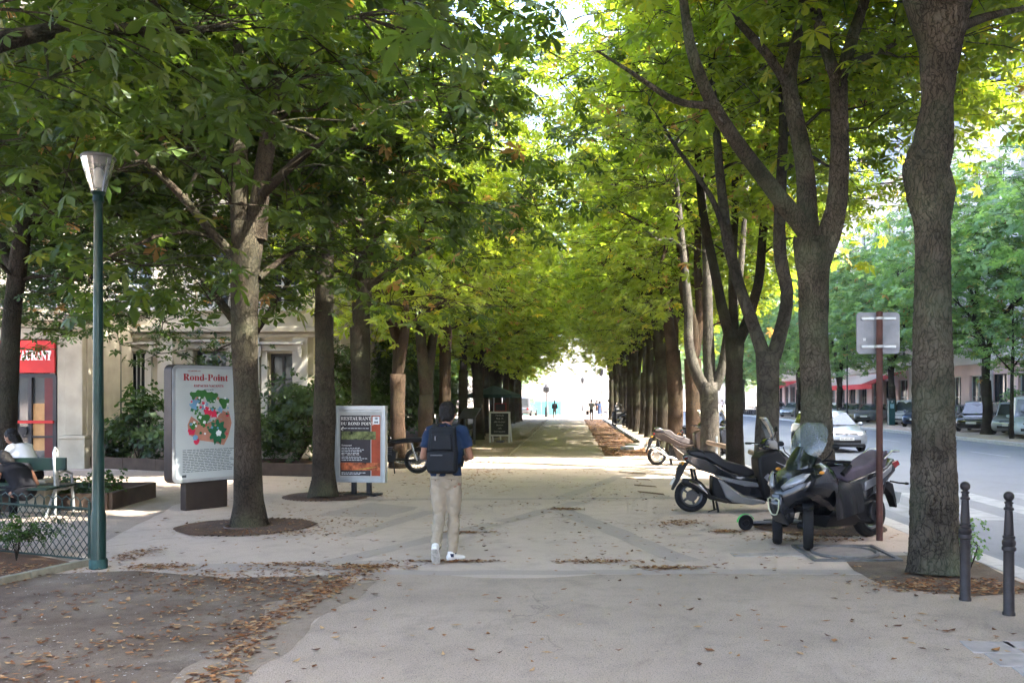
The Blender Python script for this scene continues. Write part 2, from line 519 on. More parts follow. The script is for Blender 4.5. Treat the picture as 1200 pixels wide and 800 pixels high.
# fallen leaves: a few thousand curled leaflets on the ground
def litter(name, fn, n, seed, size=(.025, .075), cols=((.17, .07, .028), (.27, .13, .052), (.09, .042, .022), (.34, .22, .11)), z=.007):
    rr = random.Random(seed)
    V, F, MI = [], [], []
    i = 0; tries = 0
    while i < n and tries < n * 30:
        tries += 1
        p = fn(rr)
        if p is None: continue
        x, y = p
        L = rr.uniform(*size) * (1 + .25 * rr.random()); W = L * rr.uniform(.16, .32)
        a = rr.uniform(0, 2 * math.pi); ca, sa = math.cos(a), math.sin(a)
        c1, c2 = rr.uniform(-.2, .5) * L, rr.uniform(.05, .35) * W
        o = len(V); zz = z + rr.uniform(0, .008)
        for (u, v_, h) in ((-L / 2, 0, abs(c1) * .3), (0, -W, c2), (0, W, c2), (L / 2, 0, abs(c1) * .5), (0, 0, 0)):
            V.append((x + ca * u - sa * v_, y + sa * u + ca * v_, zz + h))
        F += [(o, o + 1, o + 4), (o, o + 4, o + 2), (o + 4, o + 1, o + 3), (o + 2, o + 4, o + 3)]
        MI += [rr.randrange(len(cols))] * 4
        i += 1
    me = bpy.data.meshes.new(name); me.from_pydata(V, [], F)
    me.polygons.foreach_set('material_index', MI); me.update()
    for k, c in enumerate(cols):
        me.materials.append(mat('dead_leaf_%d' % k if .1 < cols[0][0] < .3 else 'grit_%d' % k, c, .8, var=.25, vs=20))
    o = bpy.data.objects.new(name, me); COL.objects.link(o); o['kind'] = 'stuff'
    return o
def nz(x, y, s=1.0, k=0): return mnoise.noise(Vector((x * s, y * s, k)))
def scat(rr):
    y = rr.uniform(5, 24) if rr.random() < .7 else rr.uniform(24, 60)
    x = rr.uniform(-6, 4.3)
    return (x, y) if nz(x, y, .7, 3) + rr.random() * .6 > .32 else None
litter('fallen_leaves', scat, 2600, 1, (.03, .085))
def edge(rr):
    y = rr.uniform(4.6, 9.0)
    ex = -2.1 - .28 * max(0, 1 - abs(y - 6.6) / 2)
    x = ex + rr.gauss(0, .10) - .05
    return (x, y) if nz(x, y, 1.5, 5) > -.35 else None
litter('leaf_drift', edge, 1100, 2)
def dirt(rr):
    x, y = rr.uniform(-8, -2.1), rr.uniform(4.8, 8.8)
    d = nz(x, y, .8, 9) + .55 * math.exp(-((x + 3.1) / .9) ** 2) + .4 * (y > 7.6)
    return (x, y) if d > rr.uniform(0.1, 1.0) else None
litter('leaf_drift', dirt, 1900, 3)
def grit(rr): return rr.uniform(-8, -2.2), rr.uniform(4.6, 8.9)
litter('grit', grit, 1500, 4, (.008, .024), ((.45, .42, .38), (.3, .27, .24), (.6, .58, .54)), .005)
def heaps(rr):
    hx, hy, sx, sy = rr.choice([(-3.6, 12.0, .8, .4), (-3.9, 11.2, .9, .25), (1.55, 12.1, .28, .22), (2.05, 11.3, .2, .1), (.3, 9.2, .35, .08), (-1.3, 9.2, .5, .06), (1.0, 8.85, .3, .07), (-.1, 13.6, .22, .1), (-1.4, 11.2, .3, .05), (3.3, 8.0, .5, .14), (3.3, 8.1, .5, .2), (3.9, 8.1, .35, .25), (3.6, 7.75, .6, .1), (-4.5, 11.7, .7, .5), (3.2, 11.0, .6, .2), (2.4, 29, .4, 1.2), (2.1, 26, .6, .6), (3.2, 24, .8, .5), (-3.0, 9.0, .5, .1), (-4.3, 8.9, .3, .12), (-2.1, 8.9, .4, .1), (-4.2, 15.9, .6, .25), (3.0, 10.6, .5, .1), (-4.9, 9.6, .15, .3)])
    return rr.gauss(hx, sx * .6), rr.gauss(hy, sy * .7)
litter('leaf_drift', heaps, 4200, 5)
litter('leaf_drift', lambda rr: (rr.uniform(1.0, 2.65), 26.5 + 60 * rr.random() ** 1.8), 2600, 6, (.06, .14))
litter('leaf_drift', lambda rr: (rr.choice((-2.0, -2.15, -3.2)) + rr.gauss(0, .25), rr.uniform(17, 70)), 1400, 7, (.06, .12))
# ------------------------------------------------------------------ trees
def bark_mat(name, c1, c2, moss=0.0, sc=(15, 15, 4.6), depth=.02):
    m = bpy.data.materials.new(name); m.use_nodes = True
    t = m.node_tree; L = t.links; b = t.nodes['Principled BSDF']
    tc = t.nodes.new('ShaderNodeTexCoord')
    nzn = t.nodes.new('ShaderNodeTexNoise'); nzn.inputs['Scale'].default_value = 3.5; nzn.inputs['Detail'].default_value = 5
    L.new(tc.outputs['Object'], nzn.inputs['Vector'])
    va = t.nodes.new('ShaderNodeVectorMath'); va.operation = 'MULTIPLY_ADD'; va.inputs[1].default_value = (.30, .30, .75)
    L.new(nzn.outputs['Color'], va.inputs[0]); L.new(tc.outputs['Object'], va.inputs[2])
    mp = t.nodes.new('ShaderNodeMapping'); mp.inputs['Scale'].default_value = sc
    L.new(va.outputs[0], mp.inputs[0])
    v = t.nodes.new('ShaderNodeTexVoronoi'); v.feature = 'DISTANCE_TO_EDGE'; v.inputs['Scale'].default_value = 1.6
    L.new(mp.outputs[0], v.inputs['Vector'])
    r = t.nodes.new('ShaderNodeMapRange'); r.inputs[1].default_value = 0; r.inputs[2].default_value = .11; r.inputs[4].default_value = .62
    L.new(v.outputs['Distance'], r.inputs[0])
    n2 = t.nodes.new('ShaderNodeTexNoise'); n2.inputs['Scale'].default_value = 2.6; n2.inputs['Detail'].default_value = 8; n2.inputs['Roughness'].default_value = .78; n2.inputs['Distortion'].default_value = .3
    L.new(mp.outputs[0], n2.inputs['Vector'])
    hm = t.nodes.new('ShaderNodeMath'); hm.operation = 'MULTIPLY_ADD'; hm.inputs[1].default_value = 1.5
    L.new(n2.outputs[0], hm.inputs[0]); L.new(r.outputs[0], hm.inputs[2])
    mx = t.nodes.new('ShaderNodeMix'); mx.data_type = 'RGBA'
    mx.inputs[6].default_value = (*c1, 1); mx.inputs[7].default_value = (*c2, 1)
    r2 = t.nodes.new('ShaderNodeMapRange'); r2.inputs[1].default_value = .45; r2.inputs[2].default_value = 1.6
    L.new(hm.outputs[0], r2.inputs[0]); L.new(r2.outputs[0], mx.inputs[0])
    col = mx.outputs[2]
    if moss:
        m3 = t.nodes.new('ShaderNodeMix'); m3.data_type = 'RGBA'
        m3.inputs[7].default_value = (.10, .14, .075, 1)
        n3 = t.nodes.new('ShaderNodeTexNoise'); n3.inputs['Scale'].default_value = 1.3; n3.inputs['Detail'].default_value = 7
        L.new(tc.outputs['Object'], n3.inputs['Vector'])
        r3 = t.nodes.new('ShaderNodeMapRange'); r3.inputs[1].default_value = .45; r3.inputs[2].default_value = .68; r3.inputs[4].default_value = moss
        L.new(n3.outputs[0], r3.inputs[0]); L.new(r3.outputs[0], m3.inputs[0]); L.new(col, m3.inputs[6])
        col = m3.outputs[2]
    big = t.nodes.new('ShaderNodeTexNoise'); big.inputs['Scale'].default_value = 2.2; big.inputs['Detail'].default_value = 6; L.new(tc.outputs['Object'], big.inputs['Vector'])
    rb = t.nodes.new('ShaderNodeMapRange'); rb.inputs[1].default_value = .32; rb.inputs[2].default_value = .68; rb.inputs[3].default_value = .55; rb.inputs[4].default_value = 1.3; L.new(big.outputs[0], rb.inputs[0])
    vs_ = t.nodes.new('ShaderNodeVectorMath'); vs_.operation = 'SCALE'; L.new(col, vs_.inputs[0]); L.new(rb.outputs[0], vs_.inputs['Scale']); col = vs_.outputs[0]
    L.new(col, b.inputs['Base Color'])
    b.inputs['Roughness'].default_value = .92; b.inputs['Specular IOR Level'].default_value = .15
    bp = t.nodes.new('ShaderNodeBump'); bp.inputs['Strength'].default_value = 1.0; bp.inputs['Distance'].default_value = depth
    L.new(hm.outputs[0], bp.inputs['Height']); L.new(bp.outputs[0], b.inputs['Normal'])
    return m
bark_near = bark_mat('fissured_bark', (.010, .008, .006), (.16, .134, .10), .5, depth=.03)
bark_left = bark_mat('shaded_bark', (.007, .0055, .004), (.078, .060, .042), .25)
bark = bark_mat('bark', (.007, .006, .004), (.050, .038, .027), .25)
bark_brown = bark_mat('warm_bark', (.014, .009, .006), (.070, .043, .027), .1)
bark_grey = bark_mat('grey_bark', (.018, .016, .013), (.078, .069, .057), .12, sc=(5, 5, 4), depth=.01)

def leaf_mat(name, base, tr, brown=.2):
    m = bpy.data.materials.new(name); m.use_nodes = True
    t = m.node_tree; L = t.links; t.nodes.clear()
    out = t.nodes.new('ShaderNodeOutputMaterial')
    at = t.nodes.new('ShaderNodeAttribute'); at.attribute_name = 'tone'
    sp = t.nodes.new('ShaderNodeSeparateColor'); L.new(at.outputs['Color'], sp.inputs[0])
    def cr(stops):
        r = t.nodes.new('ShaderNodeValToRGB')
        e = r.color_ramp.elements
        while len(e) < len(stops): e.new(.5)
        for k, (p_, c_) in enumerate(stops):
            e[k].position = p_; e[k].color = (*c_, 1)
        L.new(sp.outputs[0], r.inputs[0]); return r.outputs[0]
    d1 = tuple(c * .62 for c in base)
    br = (.16, .10, .035)
    cb = cr([(0, d1), (.45, base), (.85, (base[0] * 1.7, base[1] * 1.35, base[2] * 1.0)), (.93, (base[0] * 2.6, base[1] * 1.7, base[2])), (1.0, br)])
    ct = cr([(0, tuple(c * .7 for c in tr)), (.45, tr), (.85, (tr[0] * 1.4, tr[1] * 1.15, tr[2])), (.93, (tr[0] * 1.9, tr[1] * 1.2, tr[2])), (1.0, (.25, .13, .03))])
    df = t.nodes.new('ShaderNodeBsdfDiffuse'); L.new(cb, df.inputs[0])
    tl = t.nodes.new('ShaderNodeBsdfTranslucent'); L.new(ct, tl.inputs[0])
    ad = t.nodes.new('ShaderNodeAddShader')
    L.new(df.outputs[0], ad.inputs[0]); L.new(tl.outputs[0], ad.inputs[1])
    gl = t.nodes.new('ShaderNodeBsdfGlossy'); gl.inputs['Roughness'].default_value = .42
    gl.inputs[0].default_value = (.85, .9, .95, 1)
    m2 = t.nodes.new('ShaderNodeMixShader')
    fr = t.nodes.new('ShaderNodeLayerWeight'); fr.inputs[0].default_value = .5
    pw = t.nodes.new('ShaderNodeMath'); pw.operation = 'POWER'; pw.inputs[1].default_value = 3
    ma = t.nodes.new('ShaderNodeMath'); ma.operation = 'MULTIPLY_ADD'; ma.inputs[1].default_value = .12; ma.inputs[2].default_value = .022
    L.new(fr.outputs['Facing'], pw.inputs[0]); L.new(pw.outputs[0], ma.inputs[0]); L.new(ma.outputs[0], m2.inputs[0])
    L.new(ad.outputs[0], m2.inputs[1]); L.new(gl.outputs[0], m2.inputs[2])
    L.new(m2.outputs[0], out.inputs[0])
    return m
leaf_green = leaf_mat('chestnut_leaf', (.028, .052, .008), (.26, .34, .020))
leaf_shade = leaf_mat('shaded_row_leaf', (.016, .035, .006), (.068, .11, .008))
leaf_deep = leaf_mat('deep_green_leaf', (.015, .032, .008), (.035, .07, .007))
leaf_cool = leaf_mat('cool_green_leaf', (.045, .095, .040), (.14, .25, .045))

def leaf_template(nl, L_=1.0, wd=.36, fine=False, droop=.35):
    """palmate leaf of nl leaflets of length about L_; returns verts, tris"""
    V, F = [], []
    for i in range(nl):
        a = (i - (nl - 1) / 2) * (R(260) / max(nl - 1, 1)) if nl > 1 else 0
        ln = L_ * (1 - .38 * abs(i - (nl - 1) / 2) / max((nl - 1) / 2, 1))
        ca, sa = math.cos(a), math.sin(a)
        def q(u, v_, h):
            return (ca * u - sa * v_, sa * u + ca * v_, h)
        o = len(V)
        if fine:
            W = wd * ln / 2
            V += [q(0, 0, 0), q(.38 * ln, -.55 * W, -.04 * ln), q(.38 * ln, .55 * W, -.04 * ln), q(.4 * ln, 0, -.07 * ln),
                  q(.72 * ln, -W, -.18 * ln), q(.72 * ln, W, -.18 * ln), q(.74 * ln, 0, -.23 * ln), q(.9 * ln, -.5 * W, -droop * ln * .85), q(.9 * ln, .5 * W, -droop * ln * .85), q(ln * 1.02, 0, -droop * ln * 1.1)]
            F += [(o, o + 1, o + 3), (o, o + 3, o + 2), (o + 1, o + 4, o + 6), (o + 1, o + 6, o + 3), (o + 3, o + 6, o + 5), (o + 3, o + 5, o + 2),
                  (o + 4, o + 7, o + 6), (o + 6, o + 8, o + 5), (o + 7, o + 9, o + 6), (o + 6, o + 9, o + 8)]
        else:
            W = wd * ln / 2
            V += [q(0, 0, 0), q(.66 * ln, -W, -.12 * ln), q(ln, 0, -droop * ln), q(.66 * ln, W, -.12 * ln)]
            F += [(o, o + 1, o + 2), (o, o + 2, o + 3)]
    return np.array(V, dtype=np.float32), np.array(F, dtype=np.int32)
T6 = leaf_template(6, wd=.46)
T6F = leaf_template(6, wd=.46, fine=True)
T5 = leaf_template(5, wd=.5, droop=.25)
T1 = leaf_template(3, wd=.8, droop=.2)

def leaves_mesh(name, pos, nrm, size, tone, T, rng, m):
    """pos (n,3), nrm (n,3): one mesh of n leaves"""
    n = len(pos)
    TV, TF = T
    z = nrm / np.linalg.norm(nrm, axis=1, keepdims=True)
    a = rng.normal(size=(n, 3))
    x = a - z * np.sum(a * z, axis=1, keepdims=True)
    x /= np.linalg.norm(x, axis=1, keepdims=True)
    y = np.cross(z, x)
    M_ = np.stack([x, y, z], axis=2) * size[:, None, None]
    jit = 1 + rng.normal(scale=.15, size=(n, len(TV), 1))
    V = np.einsum('nij,nvj->nvi', M_, TV[None] * jit) + pos[:, None, :]
    F = TF[None] + (np.arange(n) * len(TV))[:, None, None]
    V = V.reshape(-1, 3).astype(np.float32); F = F.reshape(-1, 3).astype(np.int32)
    me = bpy.data.meshes.new(name)
    me.vertices.add(len(V)); me.vertices.foreach_set('co', V.ravel())
    me.loops.add(F.size); me.loops.foreach_set('vertex_index', F.ravel())
    me.polygons.add(len(F)); me.polygons.foreach_set('loop_start', np.arange(0, F.size, 3, dtype=np.int32))
    at = me.attributes.new('tone', 'FLOAT_COLOR', 'POINT')
    c = np.ones((len(V), 4), dtype=np.float32)
    c[:, 0] = np.clip(np.repeat(tone, len(TV)), 0, 1)
    at.data.foreach_set('color', c.ravel())
    me.update(calc_edges=True)
    me.materials.append(m)
    return me

def curve_pts(a, b, sag, rr, n=4, wig=.12):
    d = (b - a).length
    pts = []
    for i in range(n + 1):
        t_ = i / n
        p = a.lerp(b, t_)
        p.z += sag * d * math.sin(math.pi * t_)
        if 0 < i < n:
            p += Vector((rr.uniform(-1, 1), rr.uniform(-1, 1), rr.uniform(-1, 1))) * wig * d * .35
        pts.append(p)
    return pts

def trunk_mesh(pts, rad, nside=14, step=.35, amp=.07, seed=0, knob=0.0, flare=1.22):
    """tapered trunk with uneven girth and a flared foot"""
    P_ = [Vector(p) for p in pts]
    dense, rr = [], []
    for i in range(len(P_) - 1):
        k = max(1, int((P_[i + 1] - P_[i]).length / step))
        for j in range(k):
            t_ = j / k
            dense.append(P_[i].lerp(P_[i + 1], t_)); rr.append(rad[i] * (1 - t_) + rad[i + 1] * t_)
    dense.append(P_[-1]); rr.append(rad[-1])
    # soften corners
    for _ in range(2):
        for i in range(1, len(dense) - 1):
            dense[i] = dense[i] * .5 + (dense[i - 1] + dense[i + 1]) * .25
    vs, fs = [], []
    for i, p in enumerate(dense):
        h = p.z - dense[0].z
        fl = 1 + (flare - 1) * math.exp(-h / .16) if flare > 1 else 1
        d = (dense[min(i + 1, len(dense) - 1)] - dense[max(0, i - 1)]).normalized()
        u = Vector((1, 0, 0)) - d * d.x
        if u.length < .2: u = Vector((0, 1, 0)) - d * d.y
        u.normalize(); w_ = d.cross(u)
        for j in range(nside):
            a = 2 * math.pi * j / nside
            dr = u * math.cos(a) + w_ * math.sin(a)
            q = p + dr * rr[i]
            k_ = 1 + amp * 2 * mnoise.noise(Vector((dr.x * 1.3, dr.y * 1.3, h * 1.1 + seed * 9))) + amp * .9 * mnoise.noise(Vector((dr.x * 3, dr.y * 3, h * 3.5 + seed * 5)))
            if knob:
                # bark plates: ridged cells standing proud
                c = mnoise.cell_vector(Vector((math.cos(a) * 3, math.sin(a) * 3, h * 5)))
                v1 = mnoise.noise(Vector((q.x * 26, q.y * 26, q.z * 8)))
                v2 = mnoise.noise(Vector((q.x * 50, q.y * 50, q.z * 22)))
                k_ += knob * (-abs(v1) * 1.5 + .35 * v2)
            if h < .5:
                k_ += .16 * (1 - h / .5) * mnoise.noise(Vector((dr.x * 2.2, dr.y * 2.2, seed + 3.3)))
            vs.append(tuple(p + dr * (rr[i] * fl * k_)))
    n = nside; k = len(dense)
    fs = [(i * n + j, i * n + (j + 1) % n, (i + 1) * n + (j + 1) % n, (i + 1) * n + j) for i in range(k - 1) for j in range(n)]
    fs.append(tuple((k - 1) * n + j for j in range(n)))
    me = bpy.data.meshes.new('trunk')
    me.from_pydata(vs, [], fs); me.update(); me.shade_smooth()
    return me

# where sunlight should reach the ground through gaps in the foliage (world xy of the lit patches)
def lit(gx, gy):
    w1 = mnoise.noise(Vector((gx * .35, gy * 1.2, 2.0)))
    if 21.8 < gy < 26.0 and -7 < gx < 3.6: return .985 if w1 > -.42 else .5
    if 28.5 < gy < 31.5 and (-9 < gx < -2.3): return .8 if w1 > 0 else .2
    if 12.2 < gy < 13.6 and -10.5 < gx < -6.4: return .97 if w1 > -.35 else .3
    if 16.5 < gy < 19.5 and -13 < gx < -7.0: return .95 if w1 > -.25 else .3
    if -13.5 < gx < -5.2 and 19.5 < gy < 27: return .55 if w1 > 0 else .2
    return 0.0

SUNV = np.array(SUN_DIR)
def grow(base, trunk, limbs, env, ncl, nleaf, seed, T=T6, lmat=None, size=(.16, .24), cull=True, density_fn=None, bark_m=None, near=False, spread=.62, lean=0.0):
    """trunk [(p, r)], limbs [[(p, r)...]] in tree-local coordinates; env = (centre, radii) of the crown"""
    rr = random.Random(seed); rng = np.random.default_rng(seed)
    nodes = []
    for lb in limbs:
        for i in range(len(lb) - 1):
            a, ra = lb[i]; b_, rb = lb[i + 1]
            k = max(1, int((b_ - a).length / .5))
            for j in range(k + 1):
                p = a.lerp(b_, j / k)
                nodes.append((p, ra + (rb - ra) * j / k))
    C, Rd = env
    base_z = min(p.z for p, _ in nodes)
    centres = []
    tries = 0
    while len(centres) < ncl and tries < ncl * 60:
        tries += 1
        v = Vector((rr.gauss(0, 1), rr.gauss(0, 1), rr.gauss(0, 1))).normalized() * (rr.random() ** .42)
        p = Vector((C[0] + v.x * Rd[0], C[1] + v.y * Rd[1], C[2] + v.z * Rd[2]))
        if density_fn and rr.random() > density_fn(p): continue
        if cull:
            t0 = (p.z + base[2]) / SUNV[2]
            if rr.random() < lit(p.x + base[0] - SUNV[0] * t0, p.y + base[1] - SUNV[1] * t0): tries += 0; continue
        if any((p - q).length < .55 for q in centres[-60:]): continue
        centres.append(p)
    centres.sort(key=lambda p: min((p - q[0]).length for q in nodes))
    npn = np.array([q[0] for q in nodes]); nr = [q[1] for q in nodes]
    tw = MB()
    for c in centres:
        dd = npn - np.array(c)
        dist = np.sqrt((dd ** 2).sum(1)) + np.maximum(0, npn[:, 2] - c.z + .2) * .6
        i = int(dist.argmin())
        a = Vector(npn[i]); ra = min(nr[i] * .6, .015 + .013 * (c - a).length * 1.6)
        pts = curve_pts(a, c, .10, rr, 4)
        rs = [ra * (1 - .16 * k) for k in range(5)]
        tw.tube(pts, rs, 5, cap=False)
        npn = np.vstack([npn, np.array([list(p) for p in pts[1:]])]); nr += rs[1:]
    # leaf sprays
    pos, nrm = [], []
    ax = Vector((C[0], C[1], 0))
    for c in centres:
        k = int(nleaf * rr.uniform(.6, 1.4))
        out = Vector((c.x - ax.x, c.y - ax.y, 0)); out = out.normalized() if out.length > .01 else Vector((1, 0, 0))
        tips = []
        for _ in range(5):
            q = c + Vector((rr.gauss(0, spread), rr.gauss(0, spread), rr.gauss(-.05, spread * .4))) + out * .2
            tips.append(q)
            tw.tube([c, c.lerp(q, .5) + Vector((0, 0, .06)), q], [.010, .008, .005], 3, cap=False)
        for _ in range(k):
            q = rr.choice(tips)
            off = Vector((rr.gauss(0, .20), rr.gauss(0, .20), rr.gauss(0, .10)))
            pos.append(q + off)
            tilt = Vector((rr.gauss(0, .42), rr.gauss(0, .42), 1.0)) + off * 1.6 + out * .25
            nrm.append(tilt)
    pos = np.array([list(p) for p in pos], dtype=np.float64); nrm = np.array([list(p) for p in nrm])
    sz = rng.uniform(size[0], size[1], len(pos))
    tone = np.clip(rng.normal(.42, .17, len(pos)), 0, .84)
    cn = np.array([mnoise.noise(Vector((p[0] * .55, p[1] * .55, p[2] * .55 + seed))) for p in pos[::1]])
    tone = np.clip(tone + cn * .35, 0, .88)
    odd = rng.random(len(pos)); tone = np.where(odd > .955, .93, tone); tone = np.where(odd > .982, 1.0, tone)
    if cull:
        b0 = np.array(base)
        wp = pos + b0
        t_ = wp[:, 2] / SUNV[2]
        gx = wp[:, 0] - SUNV[0] * t_; gy = wp[:, 1] - SUNV[1] * t_
        rnd = rng.random(len(pos))
        keep = np.array([rnd[i] > lit(gx[i], gy[i]) for i in range(len(pos))])
        pos, nrm, sz, tone = pos[keep], nrm[keep], sz[keep], tone[keep]
    return tw, pos, nrm, sz, tone, rng

def make_tree(name, base, trunk, limbs, env, ncl, nleaf, seed, label, cat='tree', group=None, T=T6, lmat=None, bark_m=None, cull=True, near=False, size=(.14, .27), nside=14, density_fn=None, single=0, limb_side=8, spread=.62, singles_fn=None):
    root = thing(name, base, 0, label, cat, group)
    bm_ = bark_m or bark
    if near:
        me = trunk_mesh([p for p, _ in trunk], [r_ for _, r_ in trunk], 110, .022, .05, seed, knob=.10)
    else:
        me = trunk_mesh([p for p, _ in trunk], [r_ for _, r_ in trunk], nside, .22, .09, seed)
    me.materials.append(bm_)
    inst('trunk', me, root)
    for lb in limbs:
        me = trunk_mesh([p for p, _ in lb], [r_ for _, r_ in lb], limb_side + (6 if near else 0), .2, .08, seed + 1, flare=1.0)
        me.materials.append(bm_)
        me.name = 'branch'
        inst('branch', me, root)
    tw, pos, nrm, sz, tone, rng = grow(base, trunk, limbs, env, ncl, nleaf, seed, T, lmat, size, cull, density_fn, spread=spread)
    o = tw.build('twigs', bm_, root, smooth=80); o['kind'] = 'stuff'
    lm = lmat or leaf_green
    if single:
        # the leaves that show largest are objects of their own
        wp = pos + np.array(base)
        d = np.sqrt(wp[:, 0] ** 2 + wp[:, 1] ** 2 + (wp[:, 2] - 1.75) ** 2)
        px = 670 + wp[:, 0] / np.maximum(wp[:, 1], .1) * 1000; py = 468 - (wp[:, 2] - 1.75) / np.maximum(wp[:, 1], .1) * 1000
        d = np.where((wp[:, 1] > 1) & (px > 0) & (px < 1200) & (py > 0) & (py < 800), d, 1e6)
        idx = np.argsort(d)[:single]; idx = idx[d[idx] < 1e5]
        protos = []
        for k in range(5):
            me = leaves_mesh('leaf', np.zeros((1, 3)), np.array([[0, 0, 1.0]]), np.ones(1), np.array([.25 + .15 * k]), T6F if T is T6 else T, rng, lm)
            protos.append(me)
        for i in idx:
            z = Vector(nrm[i]).normalized()
            x = z.orthogonal().normalized()
            x.rotate(Matrix.Rotation(float(rng.uniform(0, 6.28)), 3, z))
            y = z.cross(x)
            mt = Matrix((x, y, z)).transposed().to_4x4()
            o = bpy.data.objects.new('leaf', protos[int(rng.integers(5))]); COL.objects.link(o); o.parent = root
            o.matrix_basis = Matrix.Translation(Vector(pos[i])) @ mt @ Matrix.Scale(float(sz[i]), 4)
        keep = np.ones(len(pos), bool); keep[idx] = False
        pos, nrm, sz, tone = pos[keep], nrm[keep], sz[keep], tone[keep]
    me = leaves_mesh('crown', pos, nrm, sz, tone, T, rng, lm)
    o = inst('crown', me, root); o['kind'] = 'stuff'
    return root

def px_limb(spec, Y0, base):
    """[(px, py, dY, r)] as seen in the photograph -> tree-local points"""
    return [(P(a, b_, Y0 + dy) - Vector(base), r_) for a, b_, dy, r_ in spec]

def rand_limbs(rr, fork, r0, n, top, spread=1.0, toward=0.0):
    """n rising limbs from the fork up to height top"""
    out = []
    a0 = rr.uniform(0, 6.28)
    for i in range(n):
        a = a0 + i * 6.28 / n + rr.uniform(-.4, .4)
        d = Vector((math.cos(a) + toward, math.sin(a), 0)) * spread
        p = Vector(fork); p.z -= .12
        r_ = r0 * rr.uniform(.55, .8)
        lb = [(p, r_)]
        h = top * rr.uniform(.8, 1.05) - fork.z
        for k in range(1, 6):
            t_ = k / 5
            q = Vector(fork) + d * (1.5 * t_ ** 1.4 * rr.uniform(.8, 1.25)) + Vector((rr.uniform(-.2, .2), rr.uniform(-.2, .2), h * t_))
            lb.append((q, r_ * (1 - .8 * t_)))
        out.append(lb)
        # a side branch
        k = rr.choice((1, 2, 3))
        a2 = a + rr.uniform(-1.2, 1.2)
        p = lb[k][0]
        out.append([(p, lb[k][1] * .6), (p + Vector((math.cos(a2) * .9, math.sin(a2) * .9, .7)), lb[k][1] * .45), (p + Vector((math.cos(a2) * 2.1, math.sin(a2) * 2.1, 1.3)), lb[k][1] * .2)])
    return out
NUM = ['first', 'second', 'third', 'fourth', 'fifth', 'sixth', 'seventh', 'eighth', 'ninth', 'tenth', 'eleventh', 'twelfth', 'thirteenth', 'fourteenth', 'fifteenth']

# --- the row along the road
RX = 3.45
def rtree(Y, trunk, limbs, seed, label, **k):
    base = (trunk[0][0].x, Y, 0) if False else (k.pop('bx', RX), Y, 0)
    base = tuple(base)
    tr = [(p - Vector(base), r_) for p, r_ in trunk]
    lb = [[(p - Vector(base), r_) for p, r_ in l_] for l_ in limbs]
    env = k.pop('env', ((.9, .3, 8.9), (4.9, 3.0, 4.0)))
    k.setdefault('density_fn', lambda p: .42 if p.z < 7.6 else 1.0)
    return make_tree('chestnut_tree', base, tr, lb, env, k.pop('ncl', 230), k.pop('nleaf', 23), seed, label, group='chestnut trees in the row along the road', **k)
def L_(Y0, *spec): return [(P(a, b_, Y0 + dy), r_) for a, b_, dy, r_ in spec]

Y = 8.66
rtree(Y, [(G(1095, 672), .235), (P(1095, 600, Y), .232), (P(1094, 500, Y), .212), (P(1092, 400, Y), .188), (P(1093, 300, Y), .172), (P(1092, 262, Y), .175), (P(1091, 228, Y), .235), (P(1085, 198, Y), .225), (P(1093, 170, Y), .20), (P(1098, 120, Y), .150), (P(1101, 60, Y), .20), (P(1101, 20, Y), .28)],
      [L_(Y, (1092, 30, 0, .18), (1072, -5, -.1, .15), (1040, -130, -.4, .11), (990, -330, -.8, .05)), L_(Y, (1108, 30, 0, .17), (1126, -5, .1, .14), (1165, -140, .3, .10), (1190, -330, .5, .05)),
       L_(Y, (1100, 0, .1, .12), (1090, -120, .8, .09), (1060, -300, 1.6, .04)), L_(Y, (1112, 40, 0, .06), (1150, 20, .3, .045), (1210, 8, .5, .02))],
      101, 'thick fissured chestnut trunk with a knotty burl, beside the two bollards', bx=3.68, near=True, bark_m=bark_near, env=((1.0, .8, 9.6), (4.9, 3.0, 3.3)), single=120)
Y = 11.7
rtree(Y, [(G(962, 617), .25), (P(961, 560, Y), .225), (P(957, 500, Y), .205), (P(955, 400, Y), .19), (P(953, 335, Y), .205), (P(951, 300, Y), .24), (P(951, 280, Y), .26)],
      [L_(Y, (957, 312, 0, .17), (972, 275, 0, .15), (983, 240, 0, .135), (984, 150, .1, .12), (983, 95, .1, .125)),
       L_(Y, (982, 100, .1, .09), (962, 40, 0, .075), (948, -20, -.2, .06), (925, -160, -.5, .03)), L_(Y, (984, 95, .1, .09), (1005, 25, .3, .075), (1025, -30, .5, .06), (1060, -150, .8, .03)),
       L_(Y, (986, 78, .1, .05), (1030, 62, .1, .04), (1064, 44, .2, .02)),
       L_(Y, (947, 300, 0, .15), (945, 200, .3, .125), (932, 140, .4, .12), (922, 90, .4, .11), (935, 45, .5, .08), (945, -20, .7, .06), (950, -150, .9, .03)),
       L_(Y, (922, 100, .4, .07), (900, 62, .2, .06), (850, 10, 0, .045), (820, -60, -.2, .02)),
       L_(Y, (944, 272, 0, .13), (900, 215, -.4, .105), (862, 165, -.9, .09), (832, 120, -1.3, .08), (806, 55, -1.7, .065), (800, -10, -2.0, .05), (780, -150, -2.3, .02)),
       L_(Y, (836, 124, -1.3, .05), (790, 122, -1.6, .04), (745, 88, -2.0, .025), (700, 60, -2.4, .012))],
      102, 'chestnut forking into three dark limbs just above the two parked black scooters', bx=3.42, bark_m=bark_near, nside=30, single=200, env=((.8, .6, 9.5), (5.0, 3.0, 3.5)), limb_side=12)
Y = 15.0
